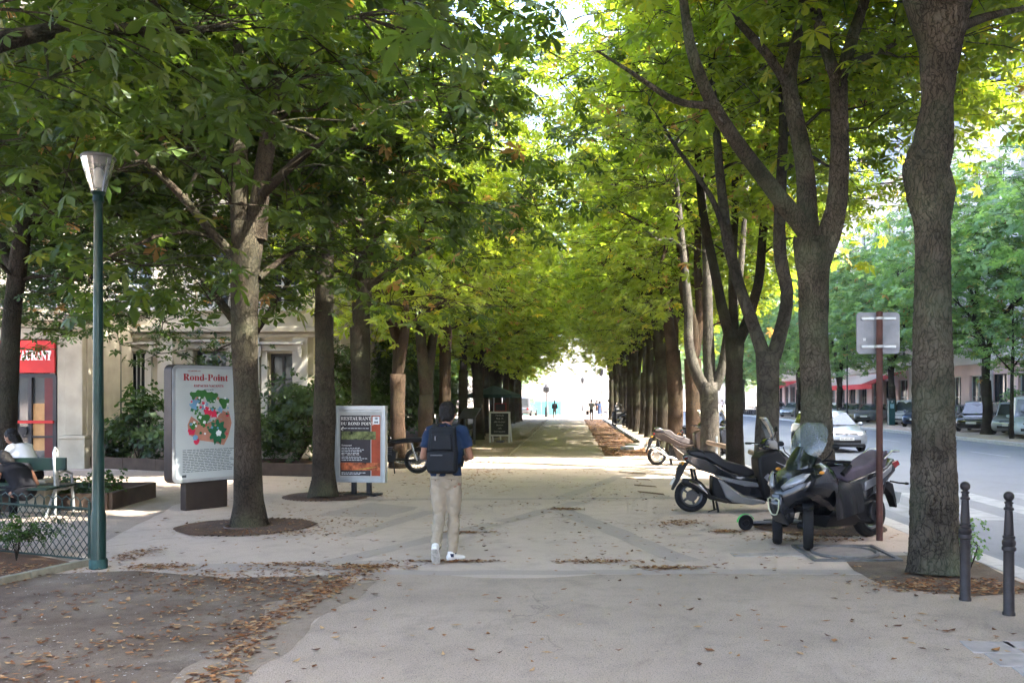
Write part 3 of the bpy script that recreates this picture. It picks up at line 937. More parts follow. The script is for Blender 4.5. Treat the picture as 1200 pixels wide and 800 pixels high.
rtree(Y, [(G(899, 584), .23), (P(899, 520, Y), .205), (P(900, 450, Y), .195), (P(900, 412, Y), .21)],
      [L_(Y, (895, 418, 0, .13), (884, 385, 0, .115), (866, 335, .2, .105), (852, 280, .4, .10), (843, 200, .6, .08), (835, 100, .8, .06), (828, -20, 1.0, .03)),
       L_(Y, (906, 418, 0, .135), (920, 370, 0, .12), (925, 340, .1, .12), (913, 300, 0, .11), (914, 240, 0, .10), (918, 160, .2, .08), (915, 40, .4, .05)),
       L_(Y, (856, 295, .4, .06), (835, 230, 0, .05), (790, 170, -.3, .03), (760, 120, -.6, .015))],
      103, 'smooth pale grey chestnut with two curving limbs behind the black scooter', bark_m=bark_grey, nside=20, limb_side=12, env=((.8, .3, 9.3), (5.0, 2.9, 3.7)))
Y = 18.0
rtree(Y, [(G(861, 565), .21), (P(861, 500, Y), .19), (P(861, 430, Y), .175), (P(861, 398, Y), .20)],
      [L_(Y, (857, 402, 0, .12), (846, 360, 0, .11), (836, 310, 0, .10), (822, 240, .2, .09), (815, 150, .4, .06), (812, 40, .6, .03)),
       L_(Y, (865, 402, 0, .12), (877, 375, .1, .11), (890, 330, .2, .10), (897, 240, .4, .08), (900, 120, .6, .05)),
       L_(Y, (861, 400, 0, .1), (858, 330, .4, .09), (862, 240, .7, .08), (858, 120, .9, .05))],
      104, 'dark straight chestnut trunk with a wooden rail on either side', bark_m=bark, nside=18, env=((.8, .3, 8.8), (5.0, 2.8, 3.9)))
Y = 21.3
rtree(Y, [(G(832, 550), .24), (P(832, 500, Y), .225), (P(831, 462, Y), .225), (P(831, 448, Y), .24)],
      [L_(Y, (826, 455, 0, .17), (812, 432, 0, .15), (806, 405, 0, .13), (807, 360, .1, .11), (800, 290, .3, .09), (790, 180, .5, .05)),
       L_(Y, (832, 452, 0, .16), (830, 400, .1, .155), (830, 380, .1, .13), (828, 300, .2, .11), (822, 200, .4, .07)),
       L_(Y, (837, 455, 0, .15), (848, 430, -.1, .13), (853, 390, -.1, .12), (868, 320, 0, .09), (875, 220, .2, .05))],
      105, 'grey chestnut whose trunk splits low into a three-pronged fork behind the parked scooters', bark_m=bark_grey, nside=18, limb_side=10, env=((.8, .3, 8.6), (5.0, 2.8, 3.9)))
rr = random.Random(77)
barks = [bark_brown, bark_brown, bark, bark, bark, bark_grey, bark, bark]
desc = ['reddish-brown', 'warm brown', 'dark', 'greyish', 'dark slender', 'pale grey', 'dark straight', 'brown']
yy = 24.5
protos_R = []
for i in range(8):
    rad = rr.uniform(.22, .27)
    fz = rr.uniform(2.6, 3.6)
    tr = [(Vector((0, 0, 0)), rad), (Vector((rr.uniform(-.05, .05), rr.uniform(-.05, .05), fz * .5)), rad * .9), (Vector((rr.uniform(-.08, .08), rr.uniform(-.08, .08), fz)), rad * .92)]
    lb = rand_limbs(rr, tr[-1][0], rad, rr.choice((2, 3)), 9.5, .8)
    t = make_tree('chestnut_tree', (RX + rr.uniform(-.12, .12), yy, 0), tr, lb, ((.5, .2, 8.4), (4.4, 2.6, 4.4)), 195, 24, 200 + i,
                  '%s chestnut trunk, %s from the camera in the row along the road' % (desc[i], NUM[i + 5]), group='chestnut trees in the row along the road', bark_m=barks[i], cull=i < 2)
    protos_R.append(t)
    yy += 3.25
for i in range(7):
    c = copy_tree(protos_R[2 + i % 6])
    c.location = (RX + rr.uniform(-.15, .15), yy, .10); c.rotation_euler = (0, 0, rr.uniform(-.5, .5) + (math.pi if i % 2 else 0))
    if i < 2: c['label'] = 'dark chestnut trunk, %s from the camera in the row along the road' % NUM[13 + i]
    else: c['label'] = 'slim dark chestnut crowded into the far end of the row along the road'
    yy += 3.3
# two behind the camera and one just outside the frame, whose crowns reach over it
for i, y in enumerate((5.3, 2.0)):  # both crowns thickened so that they shade the foreground
    tr = [(Vector((0, 0, 0)), .25), (Vector((.05, 0, 1.8)), .23), (Vector((0, .05, 3.6)), .24)]
    make_tree('chestnut_tree', (4.0, y, 0), tr, rand_limbs(rr, tr[-1][0], .24, 3, 9.5, .9), ((1.6, 0, 9.2), (5.6, 3.0, 3.4)), 330, 34, 240 + i,
              ['chestnut whose leaves hang into the top corner over the bollards', 'chestnut trunk level with the camera by the road'][i], group='chestnut trees in the row along the road', cull=False)

# --- the row on the garden side
LX = -4.45
def ltree(Y, trunk, limbs, seed, label, **k):
    base = (k.pop('bx', LX), Y, 0)
    tr = [(p - Vector(base), r_) for p, r_ in trunk]
    lb = [[(p - Vector(base), r_) for p, r_ in l_] for l_ in limbs]
    env = k.pop('env', ((0, .2, 7.6), (4.3, 2.9, 4.4)))
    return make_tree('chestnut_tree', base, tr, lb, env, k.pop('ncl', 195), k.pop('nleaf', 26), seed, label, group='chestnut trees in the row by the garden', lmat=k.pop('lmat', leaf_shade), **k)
Y = 11.74
ltree(Y, [(G(291, 617), .21), (P(291, 580, Y), .185), (P(290, 520, Y), .178), (P(289, 450, Y), .17), (P(287, 380, Y), .165), (P(288, 330, Y), .18), (P(290, 290, Y), .20), (P(292, 262, Y), .21)],
      [L_(Y, (284, 285, 0, .14), (281, 240, 0, .125), (280, 170, .1, .115), (282, 90, .2, .10), (278, -20, .3, .07), (270, -150, .4, .03)),
       L_(Y, (300, 280, 0, .15), (306, 220, 0, .12), (316, 150, .2, .10), (332, 60, .3, .08), (350, -50, .4, .05)),
       L_(Y, (282, 305, 0, .075), (248, 277, -.3, .06), (218, 232, -.6, .05), (172, 190, -.9, .035), (140, 165, -1.1, .02)),
       L_(Y, (282, 250, 0, .07), (258, 205, .3, .055), (235, 170, .5, .04), (208, 140, .7, .02)),
       L_(Y, (303, 232, 0, .075), (335, 200, -.4, .06), (375, 165, -.9, .045), (418, 150, -1.3, .02)),
       L_(Y, (303, 325, 0, .05), (328, 305, .3, .04), (350, 290, .6, .02))],
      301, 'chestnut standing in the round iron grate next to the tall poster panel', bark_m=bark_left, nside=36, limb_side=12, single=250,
      env=((-.8, -.2, 6.5), (4.2, 2.9, 3.9)), ncl=270)
Y = 15.35
ltree(Y, [(G(379, 583), .225), (P(380, 540, Y), .19), (P(380, 450, Y), .175), (P(380, 350, Y), .165), (P(381, 250, Y), .165), (P(382, 170, Y), .15)],
      [L_(Y, (382, 180, 0, .13), (384, 100, .1, .11), (382, 0, .2, .08), (380, -120, .3, .04)), L_(Y, (385, 270, 0, .08), (398, 235, 0, .07), (408, 190, .2, .055), (425, 150, .4, .03)),
       L_(Y, (376, 320, 0, .06), (352, 280, -.2, .05), (325, 255, -.5, .03)), L_(Y, (382, 220, 0, .07), (365, 170, .3, .06), (358, 100, .5, .04)), L_(Y, (382, 240, 0, .06), (400, 205, -.4, .05), (440, 190, -.9, .03))],
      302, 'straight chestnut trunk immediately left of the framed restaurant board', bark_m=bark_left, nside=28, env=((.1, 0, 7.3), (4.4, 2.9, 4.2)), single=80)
lspec = [(18.4, 425, .23, 'chestnut trunk rising behind the framed restaurant board'), (21.9, 467, .215, 'lit chestnut trunk between the board and the motorcycle'),
         (26.0, 500, .25, 'chestnut with a split trunk behind the motorcycle'), (29.9, 521, .22, 'brown chestnut trunk behind the walking man'),
         (33.6, 542, .20, 'dark chestnut trunk behind the slanted information stand'), (37.2, 560, .26, 'thick dark chestnut trunk next to the white chalkboard')]
protos_L = []
rr = random.Random(55)
for i, (y, px, rad, lab) in enumerate(lspec):
    fz = (3.3, 2.4, 1.9, 3.4, 2.9, 2.6)[i]
    bx = (px - 670) * y / 1000
    tr = [(Vector((0, 0, 0)), rad), (Vector((rr.uniform(-.05, .05), rr.uniform(-.05, .05), fz * .5)), rad * .9), (Vector((rr.uniform(-.08, .08), 0, fz)), rad * .92)]
    lb = rand_limbs(rr, tr[-1][0], rad * 1.05, 2 if i in (1, 2) else 3, 8.8, .75)
    t = make_tree('chestnut_tree', (bx, y, 0), tr, lb, ((.1, 0, 7.5), (3.9, 2.7, 4.4)), 180, 25, 400 + i, lab, group='chestnut trees in the row by the garden', bark_m=(bark, bark_brown, bark, bark_brown, bark, bark)[i], cull=i < 4, limb_side=8)
    protos_L.append(t)
yy = 41.0
for i in range(10):
    c = copy_tree(protos_L[(3, 4, 5, 0)[i % 4]])
    c.location = (LX + rr.uniform(-.1, .25), yy, 0); c.rotation_euler = (0, 0, rr.uniform(-.5, .5) + (math.pi if i % 2 else 0))
    if i < 5: c['label'] = '%s chestnut trunk beyond the white chalkboard in the row by the garden' % NUM[i]
    else: c['label'] = 'small distant chestnut at the far end of the row by the garden'
    yy += 3.5
# off-frame tree whose bough crosses the top corner above the street lamp
base = (-4.6, 5.2, 0)
def V(*a): return Vector(a)
make_tree('chestnut_tree', base, [(V(0, 0, 0), .25), (V(0, 0, 2), .22), (V(0, 0, 3.3), .22)],
          [[(V(0, 0, 3.2), .15), (V(-.3, 0, 5), .12), (V(-.5, .2, 8), .05)], [(V(0, 0, 3.2), .14), (V(.5, -.4, 5), .11), (V(.8, -.5, 8), .05)],
           [(V(0, .1, 3.2), .10), (V(.2, 1.0, 4.3), .085), (V(.35, 2.2, 5.0), .06), (V(.7, 3.0, 5.25), .045), (V(1.1, 3.6, 5.6), .02)],
           [(V(0, .1, 3.3), .10), (V(-.2, 1.2, 4.3), .08), (V(-.1, 2.4, 5.0), .05)]],
          ((.5, 1.3, 6.9), (4.2, 3.6, 3.2)), 200, 28, 501, 'near chestnut whose bough and big leaves hang over the street lamp', group='chestnut trees in the row by the garden', single=300,
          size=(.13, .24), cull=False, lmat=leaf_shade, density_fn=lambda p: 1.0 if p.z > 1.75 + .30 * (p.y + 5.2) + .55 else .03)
# garden tree whose crown hangs in front of the house
base = (-7.15, 18.9, 0)
make_tree('garden_tree', base, [(V(0, 0, 0), .17), (V(.03, 0, 1.8), .15), (V(-.05, 0, 3.2), .15)],
          [[(V(-.05, 0, 3.1), .10), (V(-1.0, -.4, 4.6), .08), (V(-2.2, -1.0, 5.6), .05), (V(-3.6, -1.6, 6.0), .02)], [(V(-.05, 0, 3.1), .10), (V(-.2, .4, 5), .08), (V(-.3, .5, 7.5), .04)], [(V(0, 0, 3.0), .07), (V(.8, .1, 4.3), .05), (V(1.5, .2, 5.2), .03)]],
          ((-2.5, -1.2, 5.45), (4.6, 2.8, 3.3)), 290, 42, 611, 'garden tree behind the grated trunk, its dark crown hanging before the cream house', T=T5, lmat=leaf_deep, size=(.11, .17), density_fn=lambda p: (.05 if p.x < -3.0 else .85) if p.z < 3.5 else 1.0)
# tree in the garden, far left
Y = 14.0
base = (-9.38, Y, 0)
make_tree('garden_tree', base, [(p - Vector(base), r_) for p, r_ in [(G(4, 593), .21), (P(6, 500, Y), .165), (P(12, 400, Y), .14), (P(20, 320, Y), .13), (P(30, 250, Y), .12)]],
          [[(p - Vector(base), r_) for p, r_ in l_] for l_ in (L_(Y, (30, 255, 0, .12), (40, 190, 0, .10), (45, 80, .2, .08), (60, -60, .4, .04)), L_(Y, (20, 330, 0, .08), (-10, 260, .3, .06), (-40, 160, .6, .03)), L_(Y, (28, 270, 0, .08), (70, 240, .6, .05), (110, 215, 1.0, .03)))],
          ((.6, .6, 6.9), (3.4, 3.0, 3.7)), 200, 40, 601, 'leafy tree leaning over the two people on the bench', bark_m=bark, T=T5, lmat=leaf_deep, size=(.10, .15), nside=20, density_fn=lambda p: .35 if p.z < 4.2 else 1.0)

# --- trees on the far side of the road
protos_F = []
for i in range(3):
    rad = .27
    tr = [(V(0, 0, 0), rad), (V(.06, 0, 1.5), rad * .85), (V(0, .1, 2.7), rad * .9)]
    lb = rand_limbs(rr, tr[-1][0], rad, 3, 11, 1.3)
    protos_F.append(make_tree('plane_tree', (20, 60, 0), tr, lb, ((0, 0, 8.9), (5.2, 4.6, 5.6)), 260, 26, 700 + i, 'x', group='trees on the far pavement of the road', lmat=leaf_cool, T=T5, size=(.26, .38), cull=False, spread=.75, bark_m=bark, density_fn=lambda p: .45 if p.z < 4.4 else 1.0))
FT = [(20.9, 43.0, 'dark forked tree in front of the silver and black parked cars'), (22.6, 60.0, 'tree standing beside the green ticket machine'), (22.0, 70.0, 'dark tree hiding the near end of the red awning'),
      (21.5, 81.0, 'tree before the far end of the red awning'), (20.8, 93.0, 'tree just past the red awning, seen left of the silver car'), (20.9, 104.0, 'distant tree beyond the road bend'), (21.2, 115.0, 'last far-pavement tree before the square'),
      (21.0, 31.0, 'tree overhanging the road from outside the frame'), (22.5, 19, 'off-frame tree opposite the zebra crossing')]
for i, (x, y, lab) in enumerate(FT):
    t = protos_F[i] if i < 3 else copy_tree(protos_F[i % 3])
    t.location = (x, y, 0); t.rotation_euler = (0, 0, i * 1.3); t['label'] = lab; t['category'] = 'tree'
# a slim young tree nearer on the same pavement
base = (19.7, 38.2, 0)
make_tree('young_tree', base, [(V(0, 0, 0), .10), (V(0, 0, 2.2), .08), (V(.05, 0, 4.0), .06)], [[(V(.05, 0, 3.8), .05), (V(.1, .1, 6), .03)], [(V(.05, 0, 3.2), .04), (V(.8, .1, 4.1), .02)], [(V(.0, 0, 3.0), .04), (V(-.9, -.1, 3.9), .02)]],
          ((0, 0, 4.6), (1.7, 1.5, 1.9)), 34, 24, 720, 'slim young tree growing beside the silver parked minivan', T=T5, lmat=leaf_cool, cull=False, size=(.16, .24))
# trees that stand behind the hedge and beyond the square
for i, (x, y) in enumerate([(-10.5, 31), (-11.5, 38), (-9.5, 46), (-13, 53), (-10, 61), (-14, 67), (-11, 73)]):
    c = copy_tree(protos_F[i % 3]); c.location = (x, y, 0); c.rotation_euler = (0, 0, i * 2.1); c.scale = (.85, .85, .8)
    c['label'] = ['garden tree right behind the near hedge', 'second garden tree behind the hedge', 'third garden tree behind the hedge', 'fourth garden tree behind the hedge', 'fifth garden tree, deep in the park', 'sixth garden tree, deep in the park', 'last garden tree behind the hedge'][i]
    c['group'] = 'trees in the garden behind the hedge'; c['category'] = 'tree'
for i, (x, y) in enumerate([(-12, 172), (14, 165), (26, 180), (-28, 178), (40, 200)]):
    c = copy_tree(protos_F[(i + 1) % 3]); c.location = (x, y, 0); c.rotation_euler = (0, 0, i * 1.1); c.scale = (1.1, 1.1, 1.0)
    c['label'] = ['pale tree beyond the turquoise fence', 'tree across the square, right of the walkers', 'second tree across the square toward the road', 'tree across the square behind the garden row', 'farthest tree across the square'][i]
    c['group'] = 'trees beyond the square'; c['category'] = 'tree'
# ------------------------------------------------------------------ buildings
m_cream = mat('cream_stucco', (.40, .36, .27), .85, var=.10, vs=1.2, bump=.2, bs=60)
m_white = mat('pale_stucco', (.42, .40, .35), .85, var=.08, vs=1.2, bump=.2, bs=60)
m_stone = mat('warm_stone', (.36, .325, .25), .85, var=.15, vs=2.5, bump=.3, bs=50)
m_pink = mat('pink_stone', (.68, .50, .46), .85, var=.10, vs=.8, bump=.2, bs=30)
m_pale = mat('pale_stone_far', (.62, .58, .54), .85, var=.12, vs=.4)
m_dark = mat('dark_frame', (.03, .032, .035), .45, var=.1)
m_pane = mat('window_pane', (.035, .045, .05), .06, var=.3, vs=2, spec=.9)
m_wframe = mat('white_window_frame', (.5, .5, .47), .5, var=.06)
m_zinc = mat('zinc_roof', (.20, .21, .23), .5, .3, var=.15)
m_green = mat('dark_green_paint', (.006, .027, .022), .35, .2, var=.2, vs=8, bump=.15, bs=50, coat=.2)
m_black = mat('black_paint', (.018, .018, .02), .4, var=.2)

def wall_open(b, u0, u1, z0, z1, ops, y=0.0, th=.35):
    """wall from u0 to u1 with rectangular openings [(a, b, za, zb)], outer face at y"""
    xs = sorted(set([u0, u1] + [o[0] for o in ops] + [o[1] for o in ops]))
    for a, c in zip(xs, xs[1:]):
        mid = (a + c) / 2
        o = sorted([q for q in ops if q[0] < mid < q[1]], key=lambda q: q[2])
        z = z0
        for q in o:
            if q[2] > z + .001: b.box(((a + c) / 2, y + th / 2, (z + q[2]) / 2), (c - a, th, q[2] - z))
            z = q[3]
        if z1 > z + .001: b.box(((a + c) / 2, y + th / 2, (z + z1) / 2), (c - a, th, z1 - z))

def win_mesh(w_, h, cols=2, rows=3, fr=.07):
    f = MB()
    f.box((0, 0, fr / 2), (w_, .07, fr)); f.box((0, 0, h - fr / 2), (w_, .07, fr))
    f.box((-w_ / 2 + fr / 2, 0, h / 2), (fr, .07, h - 2 * fr)); f.box((w_ / 2 - fr / 2, 0, h / 2), (fr, .07, h - 2 * fr))
    for i in range(1, cols): f.box((-w_ / 2 + w_ * i / cols, 0, h / 2), (.06, .06, h - 2 * fr))
    for i in range(1, rows): f.box((0, .002, h * i / rows), (w_ - 2 * fr, .04, .04))
    return f.mesh('window', 0), MB().box((0, .03, h / 2), (w_ - .02, .012, h - .02)).mesh('pane', 0)

def window(parent, u, z, w_, h, y=0.0, fm=None, cols=2, rows=3, surround=None, sill=True, cache={}):
    k = (round(w_, 2), round(h, 2), cols, rows, (fm or m_wframe).name)
    if k not in cache:
        a, c = win_mesh(w_, h, cols, rows); a.materials.append(fm or m_wframe); c.materials.append(m_pane); cache[k] = (a, c)
    f = inst('window', cache[k][0], parent, (u, y + .20, z)); inst('pane', cache[k][1], f)
    if sill:
        o = MB().box((0, -.24, -.06), (w_ + .3, .20, .10)).build('sill', surround or m_stone, f, smooth=0)
    return f

# cream house at the garden
B = thing('cream_house', (-16, 24.1, 0), 0, 'cream classical house behind the poster panel, with barred windows and cornices', 'house')
ops = [(3.40, 3.98, .8, 3.05), (5.35, 6.25, .9, 3.12), (7.45, 8.15, .9, 3.05), (0.6, 1.3, .8, 3.0), (-2.2, -1.4, .8, 3.0)]
up = [(u, u + .95, z, z + 1.9) for z in (4.35, 7.7, 10.9) for u in (-2.3, .5, 3.2, 5.35, 7.3)]
b = MB(); wall_open(b, -8, 8.7, 0, 14, ops + up, 0, .4); b.build('front_wall', m_cream, B, smooth=0)
MB().box((8.51, 6.4, 7), (.38, 12, 14)).build('side_wall', m_white, B, smooth=0)
b = MB(); b.box((.35, -.06, .32), (16.6, .12, .64)); b.build('plinth', m_stone, B, smooth=0)
for z, d, h in ((3.72, .22, .16), (3.55, .12, .12), (7.1, .2, .2), (10.35, .2, .2), (13.9, .5, .35)):
    MB().box((.45, -d / 2, z), (16.8 + d, d, h)).build('cornice', m_stone, B, smooth=0, bevel=.02)
for u in (2.45, 4.55, 7.0, 8.35):
    MB().box((u, -.05, 2.1), (.42, .10, 2.9)).build('pilaster', m_white, B, smooth=0, bevel=.01)
for u0, u1, za, zb_ in ops:
    f = window(B, (u0 + u1) / 2, za, u1 - u0, zb_ - za, 0, m_dark, 2, 3)
    g = MB()
    n = int((u1 - u0) / .11)
    for i in range(n + 1): g.tube([(-(u1 - u0) / 2 + i * (u1 - u0) / n, -.26, .02), (-(u1 - u0) / 2 + i * (u1 - u0) / n, -.26, (zb_ - za) * (.98 if u0 == 3.40 else .55))], .011, 5)
    for zz in (.25, .95): g.box((0, -.26, zz), (u1 - u0, .02, .03))
    g.build('window_bars', m_wframe if u0 == 3.40 else m_dark, f)
    s_ = MB()
    s_.box((-(u1 - u0) / 2 - .1, -.24, (zb_ - za) / 2), (.16, .10, zb_ - za + .1)); s_.box(((u1 - u0) / 2 + .1, -.24, (zb_ - za) / 2), (.16, .10, zb_ - za + .1))
    s_.box((0, -.25, zb_ - za + .14), (u1 - u0 + .5, .14, .14)); s_.box((0, -.28, zb_ - za + .28), (u1 - u0 + .62, .26, .07))
    for sx in (-1, 1): s_.box((sx * ((u1 - u0) / 2 + .22), -.27, zb_ - za + .05), (.09, .2, .3), top=1.2)
    s_.build('window_surround', m_white, f, smooth=0)
for u0, u1, za, zb_ in up:
    f = window(B, (u0 + u1) / 2, za, u1 - u0, zb_ - za, 0, m_wframe, 2, 3, m_white)
    s_ = MB()
    for sx in (-1, 1): s_.box((sx * (.475 + .09), -.23, .95), (.14, .07, 2.0))
    s_.box((0, -.25, 2.02), (1.4, .14, .12)); s_.build('window_surround', m_white, f, smooth=0)
    if za < 5:
        g = MB()
        for i in range(10): g.tube([(-.5 + i * .111, -.34, 0), (-.5 + i * .111, -.34, .5)], .01, 4)
        g.box((0, -.34, .51), (1.1, .03, .03)); g.build('balcony_rail', m_black, f)
MB().add([(-8.4, -.5, 14.1), (9.1, -.5, 14.1), (9.1, 12, 14.1), (-8.4, 12, 14.1), (-8.4, 3, 17), (9.1, 3, 17)], [(0, 1, 5, 4), (4, 5, 2, 3), (0, 4, 3), (1, 2, 5)]).build('roof', m_zinc, B, smooth=0)
# restaurant bay
Rb = thing('restaurant_bay', (-14.76, 21.8, 0), 0, 'restaurant entrance bay with red sign over glazed doors and a stone corner pillar', 'restaurant')
b = MB(); wall_open(b, -4, 2.4, 0, 4.1, [(-.55, 1.62, .0, 3.3)], 0, .35); b.build('bay_wall', m_stone, Rb, smooth=0)
b = MB(); b.box((2.22, 1.3, 2.05), (.36, 1.9, 4.1)); b.build('side_wall', m_stone, Rb, smooth=0)
MB().box((-.8, 1.15, 4.14), (6.6, 2.35, .08)).build('bay_roof', m_zinc, Rb, smooth=0)
MB().box((-.8, -.12, 3.85), (6.7, .24, .22)).build('cornice', m_stone, Rb, smooth=0, bevel=.03)
b = MB()
b.box((2.14, -.12, .38), (.62, .24, .76)); b.box((2.14, -.14, .80), (.68, .28, .08)); b.box((2.14, -.09, 2.2), (.44, .18, 2.7)); b.box((2.14, -.13, 3.58), (.6, .26, .14))
b.build('corner_pillar', m_stone, Rb, smooth=0, bevel=.012)
sg = MB().box((.53, -.03, 2.84), (2.1, .06, .82)).build('sign_board', mat('red_sign', (.42, .022, .02), .45, var=.08), Rb, smooth=0)
SER = {c: chr(0x1D400 + ord(c) - 65) for c in 'ABCDEFGHIJKLMNOPQRSTUVWXYZ'}
SER.update({c: chr(0x1D41A + ord(c) - 97) for c in 'abcdefghijklmnopqrstuvwxyz'})
def serif(s): return ''.join(SER.get(c, c) for c in s)
text_mesh(serif('RESTAURANT'), .34, mat('white_lettering', (.75, .74, .7), .5), sg, (1.50, -.064, 2.76), (R(90), 0, 0), sx=.56, bold=.004, align='RIGHT')
b = MB()
for u in (-.5, .53, .93, 1.56): b.box((u, .02, 1.20), (.09, .09, 2.36))
b.box((.53, .02, 2.36), (2.1, .1, .1)); b.box((.53, .02, .06), (2.1, .1, .12)); b.box((.53, .02, .80), (2.1, .03, .05))
b.build('door_frame', mat('dark_door_frame', (.03, .03, .033), .4), Rb, smooth=0)
MB().box((.53, .06, 1.2), (2.0, .015, 2.3)).build('glazing', m_pane, Rb, smooth=0)
m_card = mat('brown_paper', (.42, .24, .10), .7, var=.15)
MB().box((.22, .045, .85), (.52, .006, 1.6)).build('paper_sheet', m_card, Rb, smooth=0)
MB().box((1.22, .045, 1.05), (.5, .006, 1.2)).build('paper_sheet', m_card, Rb, smooth=0)
MB().box((.14, .036, 1.35), (.3, .006, .42)).build('notice', mat('white_paper', (.6, .62, .62), .7), Rb, smooth=0)
MB().box((.14, .036, .55), (.26, .006, .3)).build('notice', mat('white_paper'), Rb, smooth=0)
MB().box((.6, -.05, 1.18), (1.9, .05, .07)).build('red_strip', mat('red_sign'), Rb, smooth=0)
MB().lathe([(.001, 0), (.12, 0), (.12, .02), (.001, .02)], (.78, -.09, .95), 'y', 20).build('round_plate', m_black, Rb)
MB().box((1.40, .05, 1.25), (.26, .03, 2.1)).build('side_panel', mat('maroon_panel', (.10, .02, .02), .4), Rb, smooth=0)

# street front across the road
F = thing('street_front', (27.5, 125, 0), R(-90), 'pink and cream street front across the road with tall shop windows', 'building')
ops = []; ops2 = []
for i in range(36):
    u = 2.0 + i * 3.2
    ops.append((u, u + 1.9, .5, 3.4))
    for z in (5.0, 8.4, 11.8, 15.2): ops2.append((u + .35, u + 1.55, z, z + 2.1))
b = MB(); wall_open(b, 0, 117.5, 0, 4.3, ops, 0, .35); b.build('ground_floor_wall', m_pink, F, smooth=0)
b = MB(); wall_open(b, 0, 117.5, 4.3, 20.6, ops2, 0, .35); b.build('upper_wall', m_pale, F, smooth=0)
for z in (4.3, 7.8, 11.2, 14.6, 20.5): MB().box((58.7, -.15, z), (117.4, .3, .3)).build('cornice', m_pale, F, smooth=0)
for i, (a, c, za, zb_) in enumerate(ops): window(F, (a + c) / 2, za, c - a, zb_ - za, 0, m_wframe if i % 3 else m_dark, 2 + i % 2, 2, m_pale, sill=False)
for a, c, za, zb_ in ops2: window(F, (a + c) / 2, za, c - a, zb_ - za, 0, m_wframe, 2, 3, m_pale, sill=False)
MB().box((58.7, 5, 23.1), (117.4, 9, 4.9), top=.96).build('roof', m_zinc, F, smooth=0)
for i in range(18):
    MB().box((5 + i * 6.4, -.09, 2.1), (.7, .18, 4.1)).build('pier', m_pink if i % 2 else m_pale, F, smooth=0)
# unseen taller block, added beyond the frame to shade the foreground
Tb = thing('shade_block', (27.5, 7.0, 0), R(-90), 'unseen tall pale block added outside the frame to shade the foreground', 'building')
MB().box((24, 6, 15.5), (48, 12, 31)).build('wall', m_pale, Tb, smooth=0)
MB().box((24, 6, 32), (48, 11.6, 2), top=.9).build('roof', m_zinc, Tb, smooth=0)
for i in range(14):
    for z in (1.0, 5.0, 8.4, 11.8, 15.2, 18.6, 22.0, 25.4): MB().box((2 + i * 3.4, -.04, z + 1.1), (1.3, .1, 2.1)).build('window', m_pane, Tb, smooth=0)
# red awning
aw = thing('awning', (26.9, 90, 0), R(-90), 'long red and white cafe awning across the road', 'awning')
m_aw = mat('red_canvas', (.62, .05, .06), .7, var=.1)
m_aw2 = mat('pink_white_canvas', (.8, .66, .63), .7, var=.06)
for i in range(14):
    u0 = i * 1.5
    MB().add([(u0, 0, 4.0), (u0 + 1.5, 0, 4.0), (u0 + 1.5, -2.6, 3.0), (u0, -2.6, 3.0), (u0, 0, 3.97), (u0 + 1.5, 0, 3.97), (u0 + 1.5, -2.6, 2.97), (u0, -2.6, 2.97)], [(0, 1, 2, 3), (4, 7, 6, 5), (3, 2, 6, 7), (0, 3, 7, 4), (1, 5, 6, 2)]).build('canvas_strip', m_aw2 if i not in (0, 1, 12, 13) else m_aw, aw, smooth=0)
MB().box((10.5, -2.62, 2.82), (21, .03, .42)).build('valance', m_aw, aw, smooth=0)
aw2 = thing('awning', (26.9, 112, 0), R(-90), 'far red awning beyond the first one, seen between the roadside trunks', 'awning')
MB().add([(0, 0, 4.0), (12, 0, 4.0), (12, -2.6, 3.0), (0, -2.6, 3.0)], [(0, 1, 2, 3)]).build('canvas', m_aw, aw2, smooth=0)
MB().box((6, -2.62, 2.82), (12, .03, .42)).build('valance', m_aw, aw2, smooth=0)

# pale buildings beyond the square, each with its windows
def far_block(x, y, w_, h, lab, m):
    o = thing('distant_building', (x, y, 0), 0, lab, 'building', 'buildings beyond the square')
    MB().box((0, 8, h / 2), (w_, 16, h)).build('wall', m, o, smooth=0)
    MB().box((0, 8, h + 1.2), (w_, 16, 2.4), top=.85).build('roof', m_zinc, o, smooth=0)
    k = int(w_ / 4)
    if 'fw' not in MATS:
        me = MB().box((0, 0, 0), (1.1, .1, 1.9)).mesh('window', 0); me.materials.append(mat('glare_pale_pane', (.40, .41, .42), .6)); MATS['fw'] = me  # panes lightened in colour to stand for the glare at the avenue's end
    for i in range(k):
        for j in range(int(h / 3.8)):
            inst('window', MATS['fw'], o, (-w_ / 2 + (i + .5) * w_ / k, -.03, 2.2 + j * 3.8))
far_block(-16, 300, 46, 22, 'white sunlit building closing the avenue, left of its axis', mat('distant_stone', (.21, .20, .185), .9, var=.15, vs=.3))
far_block(34, 320, 50, 26, 'pale sunlit building closing the avenue, right of its axis', mat('distant_stone'))
far_block(-85, 280, 70, 24, 'long pale building behind the garden row', m_pale)
far_block(105, 300, 70, 26, 'pale building at the far end of the road', m_white)

